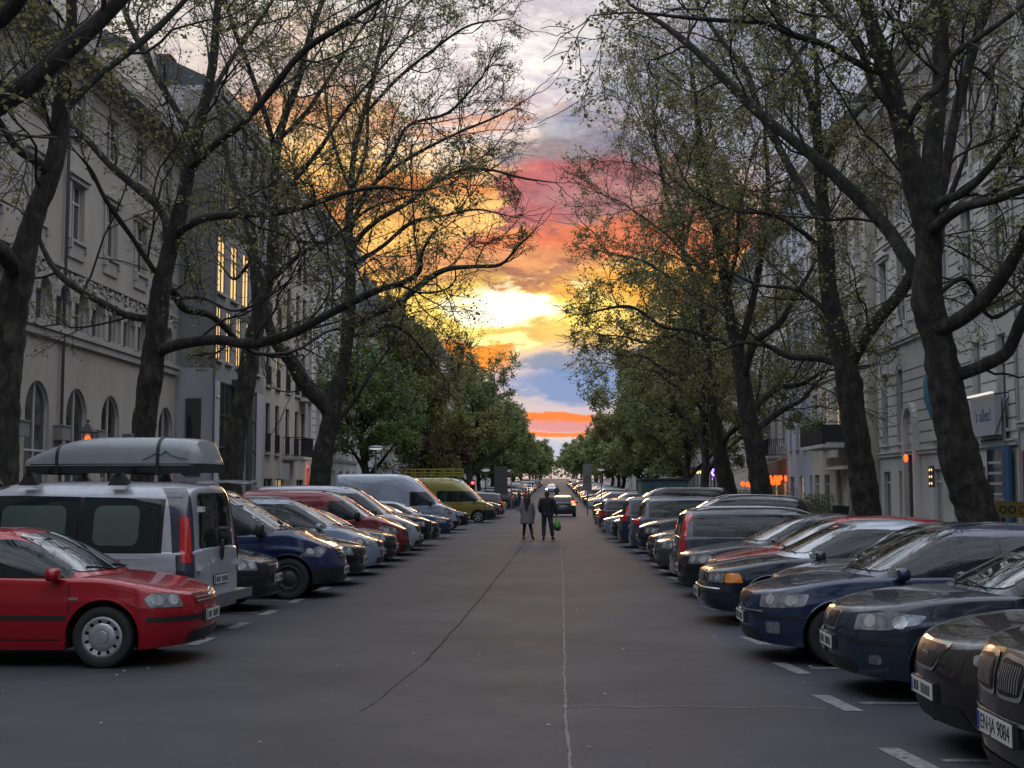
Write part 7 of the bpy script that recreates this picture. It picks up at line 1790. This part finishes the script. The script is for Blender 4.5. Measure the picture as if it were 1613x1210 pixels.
def round_sign():
    p = P(336, 692, 40); r = empty('traffic_sign', (p[0], 40, 0)); tag(r, 'round red-rimmed traffic sign seen above the end of the roof box', 'sign'); z = p[2]
    b = MB(); b.tube([(0, 0, .1), (0, 0, z + .3)], .035, 8); b.build('post', M['pole'], r); d = MB(); d.lathe([(.001, -.06), (.31, -.06), (.315, -.04), (.001, -.04)], 24, axis='y'); d.build('disc', mat('red_sign', (.30, .05, .04), .5), r)
round_sign()
# wide pole by the third left tree
r = empty('flag_pole', tuple(P(391, 771, 44)[:2]) + (0,)); tag(r, 'plain dark pole standing between the third and fourth left plane trees', 'pole'); b = MB(); b.tube([(0, 0, .1), (0, 0, 4.3)], [.09, .08], 10); b.build('post', M['framed'], r)
# teal container with ribbed top
def container():
    p0 = P(1010, 756, 56); p1 = P(1083, 756, 56); r = empty('site_container', ((p0[0] + p1[0]) / 2, 57.4, 0)); tag(r, 'teal site container with a dark overhanging lid behind the dark minibus', 'container'); w = (p1[0] - p0[0]) / 2
    b = MB(); b.box(-w, w, -1.4, 1.2, .15, p0[2]); 
    for k in (-.5, .0, .5): b.box(k * w * 1.1 - .03, k * w * 1.1 + .03, -1.44, -1.401, .2, p0[2] - .05)
    b.build('body', M['teal2'], r); t = MB(); t.box(-w - .08, w + .08, -1.5, 1.3, p0[2] + .003, p0[2] + .07); t.build('lid', M['framed'], r)
container()
# restaurant terrace with lanterns
def terrace():
    r = empty('awning', (13.6, 84, 0)); tag(r, 'pale sloping awning over the restaurant terrace on the right', 'awning'); b = MB(); b.add([(0, -5, 3.7), (0, 5, 3.7), (-3.0, 5, 2.75), (-3.0, -5, 2.75), (0, -5, 3.66), (0, 5, 3.66), (-3.0, 5, 2.71), (-3.0, -5, 2.71)], [(0, 1, 2, 3), (7, 6, 5, 4), (3, 2, 6, 7), (0, 3, 7, 4), (1, 5, 6, 2)]); b.build('canopy', M['awn'], r)
    v = MB(); v.box(-3.02, -2.99, -5, 5, 2.45, 2.72); v.build('valance', M['awn'], r)
    s = MB()
    for y in (-4.9, 0, 4.9): s.bar((-2.95, y, .1), (-2.95, y, 2.7), .06)
    s.build('post', M['iron'], r)
    lan = [(1213, 753), (1222, 753), (1229, 753), (1213, 759), (1218, 760), (1226, 760), (1239, 754), (1246, 755), (1170, 762), (1178, 763), (1183, 764)]
    LO = [1, 3, 6, 2, 4, 5, 7, 8, 1, 2, 3]
    for k, (px, py) in enumerate(lan):
        Y = 80 if px > 1200 else 86; p = P(px, py, Y); o = empty('paper_lantern', tuple(p)); 
        tag(o, f'glowing orange lantern, {NTH(LO[k])} from the left in the cluster right of the third plane tree' if px > 1200 else f'glowing orange lantern, {NTH(LO[k])} of three left of the third plane tree', 'lantern', 'lanterns right of the trunk' if px > 1200 else 'lanterns left of the trunk')
        b = MB(); b.lathe([(.03, -.17), (.10, -.14), (.15, 0), (.10, .14), (.03, .17)], 12); b.build('shade', M['lanternlit'], o, smooth=True); c = MB(); c.tube([(0, 0, .17), (0, 0, .5)], .008, 4); c.build('cord', M['iron'], o)
    for (x, y, z) in ((11.4, 79, 2.0), (11.2, 85.0, 2.0)):
        L = bpy.data.lights.new('terrace_light', 'POINT'); L.energy = 18; L.color = (1, .38, .12); L.shadow_soft_size = .3; o = link(bpy.data.objects.new('terrace_light', L)); o.location = (x, y, z)
terrace()
M['purple'] = mat('purple_neon', (.2, .1, .8), .4, emit=(.28, .10, 1), es=9); M['warmbulb'] = mat('warm_bulb', (1, .8, .4), .4, emit=(1, .60, .18), es=1.8)
p = P(1123, 748, 92); o = empty('neon_sign', (p[0], 92, gz(92))); tag(o, 'small upright purple neon sign left of the slim plane tree', 'neon sign'); b = MB(); z = p[2]; b.tube([(0, 0, z - .35), (.08, 0, z - .1), (-.06, 0, z + .1), (.05, 0, z + .4)], .07, 8); b.build('neon_tube', M['purple'], o, smooth=True); c = MB(); c.bar((.14, .05, 0), (.14, .05, z + .5), .06); c.bar((.14, .05, z), (0, 0, z), .04); c.build('bracket', M['iron'], o)
for px in (1099, 1105):
    p = P(px, 744, 94); o = empty('globe_lamp', (p[0], 94, gz(94))); tag(o, 'small yellow globe lamp among the leaves, ' + ('left one of the pair' if px < 1100 else 'right one of the pair'), 'lamp'); b = MB(); b.ball((0, 0, p[2]), .12, 10, 8); b.build('globe', M['warmbulb'], o, smooth=True); c = MB(); c.tube([(0, 0, 0), (0, 0, p[2] - .1)], .03, 6); c.build('post', M['iron'], o)
# shop lights low on the left
M['redshop'] = mat('red_lit_shop', (.8, .1, .03), .4, emit=(1, .13, .03), es=2.6)
p = P(484, 752, 75); o = empty('lit_shop_sign', (-14.3, 76.6, 0)); tag(o, 'orange-red lit shop window in the left row beside the fourth plane tree', 'shop window'); b = MB(); b.box(-.1, .05, -.55, .55, 1.3, 3.2); b.build('lit_panel', M['redshop'], o); c = MB(); c.box(-.12, .12, -.63, -.552, 1.2, 3.3); c.box(-.12, .12, .552, .63, 1.2, 3.3); c.box(-.12, .12, -.55, .55, 3.202, 3.3); c.build('frame', M['framed'], o)
# projecting shop signs on the right
def alles_sign():
    p = P(1545, 655, 41.5); r = empty('shop_sign', (13.62, 41.75, p[2])); tag(r, "white tilted shop sign reading 's alles! with a light bar on top", 'sign'); w, h = 2.3, 1.25
    b = MB(); b.box(-.10, .10, -w / 2, w / 2, -h / 2, h / 2); o = b.build('board', M['signw'], r); 
    V, F = text_mesh("'s alles!", .56, .004); V = [(-.106 - v[2], -v[0], v[1]) for v in V]; mk('lettering', V, F, M['blue'], o)
    c = MB(); c.box(-.22, -.12, -w / 2, w / 2, h / 2 + .02, h / 2 + .08); c.build('light_bar', M['lampon'], r)
    d = MB()
    for y in (-w / 2, w / 2): d.bar((-.1, y, h / 2), (.36, y, h / 2 + .05), .04); d.bar((-.1, y, -h / 2), (.36, y, h / 2), .03)
    d.build('bracket', M['iron'], r)
    q = empty('price_board', (13.86, 41.9, 3.95)); tag(q, 'white price board with rows of small writing below the tilted shop sign', 'sign'); e = MB(); e.box(-.04, .04, -1.15, 1.15, -.75, .75); k = e.build('board', M['signw'], q); f = MB(); rg = random.Random(3)
    for i in range(8):
        y = -1.0
        while y < .95: l = rg.uniform(.08, .3); f.box(-.046, -.041, y, min(y + l, 1.0), .55 - i * .16, .61 - i * .16); y += l + .07
    f.build('lettering', M['denim'], k)
alles_sign()
def poster():
    r = empty('shop_poster', (13.8, 41.2, 0)); tag(r, 'blue-framed shop window poster to the right of the biggest trunk', 'poster'); b = MB(); b.box(-.05, .05, -1.0, 1.0, .75, 3.2); b.build('frame', M['blue'], r); c = MB(); rg = random.Random(9)
    c.box(-.06, -.051, -.55, .9, .85, 3.1); c.build('pane', M['pane'], r); d = MB()
    for i in range(6): d.box(-.07, -.061, -.4, .8, 1.0 + i * .33, 1.08 + i * .33)
    d.build('shelf_goods', M['signw'], r)
poster()
def cdsign():
    p = P(1592, 803, 37); r = empty('banner', (p[0], 37, 0)); tag(r, 'yellow banner sign reading OO CD & at the right edge', 'sign'); z = p[2]; w = .85
    b = MB(); b.box(-.45, 1.6, -.03, .03, z - .22, z + .22); o = b.build('board', M['yellowsign'], r); V, F = text_mesh('CD &', .30, .003); V = [(v[0] + .55, -.034 - v[2], z - .03 + v[1]) for v in V]; mk('lettering', V, F, M['ink'], o)
    c = MB()
    for x in (-.22, .03):
        c.tube([(x + .09 * math.cos(t), -.036, z + .01 + .09 * math.sin(t)) for t in np.linspace(0, 6.283, 15)], .022, 5)
    c.build('rings', M['ink'], o); d = MB(); d.bar((-.3, 0, .1), (-.3, 0, z - .2), .05); d.bar((1.4, 0, .1), (1.4, 0, z - .2), .05); d.build('post', M['pole'], r)
cdsign()
def cloth():
    r = empty('hanging_cloth', (13.2, 46.3, 5.6)); tag(r, 'bunched blue cloth hanging over the entrance left of the biggest trunk', 'cloth'); rg = random.Random(4); b = MB()
    for k in range(9): y = -.35 + k * .09; b.tube([(rg.uniform(-.05, .05), y * .5, .5), (rg.uniform(-.1, .1), y, .1), (-.12 + rg.uniform(-.1, .1), y * 1.2 - .25, -.55), (-.1, y * .7 - .4, -1.0 - rg.uniform(0, .3))], [.05, .10, .10, .03], 7)
    b.build('cloth_folds', mat('blue_cloth', (.03, .11, .15), .8, var=.3, vs_=6), r, smooth=True); c = MB(); c.bar((-.05, 0, .5), (.78, 0, .6), .05); c.build('bracket', M['iron'], r)
cloth()
# utility cabinet, advent-like numbered light box, planters and bins
def planter(px, py, Y, w, label, seed, h=.9):
    p = P(px, py, Y); r = empty('planter', (p[0], Y, .12)); tag(r, label, 'planter'); b = MB(); b.box(-w / 2, w / 2, -.25, .25, 0, .45); b.build('trough', M['framed'], r); g = np.random.default_rng(seed)
    C = np.stack([g.uniform(-w / 2, w / 2, 900), g.normal(0, .22, 900), .4 + g.uniform(0, 1, 900) ** .8 * h], 1); V, F = leaves_np(C, .06, 2); link(bpy.data.objects.new('shrub', fast_mesh('shrub', V, F, [M['leafd']], smooth=False)), r)
planter(1262, 790, 60, 2.2, 'low evergreen hedge in a trough behind the saloon with the painted sky sheen on its roof', 1); planter(1290, 795, 60, 1.4, 'bushy shrub beside the dark bin', 2, 1.1); planter(1215, 790, 76, 3.2, 'long dark hedge in front of the restaurant terrace', 3, 1.4); planter(1165, 790, 80, 2.0, 'short hedge left of the restaurant terrace', 4, 1.3)
def bin_(px, Y, label):
    p = P(px, 790, Y); r = empty('waste_bin', (p[0], Y, .12)); tag(r, label, 'bin'); b = MB(); b.add([(-.25, -.3, .08), (.25, -.3, .08), (.25, .3, .08), (-.25, .3, .08), (-.29, -.36, .95), (.29, -.36, .95), (.29, .36, .95), (-.29, .36, .95)], [(3, 2, 1, 0), (0, 1, 5, 4), (1, 2, 6, 5), (2, 3, 7, 6), (3, 0, 4, 7), (4, 5, 6, 7)]); b.build('body', M['bin'], r)
    l = MB(); l.box(-.31, .31, -.39, .38, .953, 1.0); l.bar((-.25, .4, 1.0), (.25, .4, 1.0), .04); l.build('lid', M['bin'], r)
    for s in (-1, 1): w = MB(); w.lathe([(.001, -.03), (.09, -.03), (.09, .03), (.001, .03)], 12, axis='x', c=(.25 * s, .33, .09)); w.build('wheel', M['tyre'], r)
bin_(1324, 58, 'dark wheeled bin beside the shrub near the second right-hand tree'); 
def rider(x, y, label):
    r = empty('bicycle', (x, y, gz(y)), R(90)); tag(r, label, 'bicycle')
    for c in (-.52, .52): w = MB(); w.tube([(c + .33 * math.cos(t), 0, .34 + .33 * math.sin(t)) for t in np.linspace(0, 6.283, 25)], .018, 5, caps=False); w.build('wheel', M['tyre'], r)
    f = MB(); 
    for a, b2 in (((-.52, 0, .34), (-.1, 0, .30)), ((-.1, 0, .30), (-.2, 0, .86)), ((-.2, 0, .80), (-.52, 0, .34)), ((-.1, 0, .30), (.36, 0, .72)), ((-.2, 0, .78), (.36, 0, .78)), ((.34, 0, .92), (.52, 0, .34))): f.bar(a, b2, .035)
    f.bar((.3, -.28, .98), (.3, .28, .98), .03); f.build('frame', M['iron'], r); s = MB(); s.ball((-.22, 0, .90), (.13, .06, .03), 8, 5); s.build('saddle', M['black'], r)
    rp = dict(far); rp['legs'] = [((-.095, -.0, .92), (-.11, .34, .74), (-.11, .22, .34), (-.11, .34, .30)), ((.095, 0, .92), (.11, .30, .60), (.11, .16, .20), (.11, .28, .16))]; rp['arms'] = [((-.21, .1, 1.36), (-.24, .3, 1.15), (-.24, .5, 1.02)), ((.21, .1, 1.36), (.24, .3, 1.15), (.24, .5, 1.02))]
    person((x, y - .2, gz(y)), 0, 'cyclist in dark clothes riding away in the middle of the far road', 1.7, rp)
rider(.0, 150, 'bicycle ridden along the middle of the distant road')
# sculptural entry lamp panel beside the arched door and cable across
r = empty('number_panel', (13.3, 46.8, 2.3)); tag(r, 'small dark panel with six warm lights beside the arched entrance', 'light panel'); b = MB(); b.box(-.03, .03, -.28, .28, -.38, .38); b.build('panel', M['framed'], r)
for i in (-.13, .13):
    for j in (-.24, 0, .24): c = MB(); c.box(-.045, -.031, i - .035, i + .035, j - .04, j + .04); c.build('light', M['warmbulb'], r)
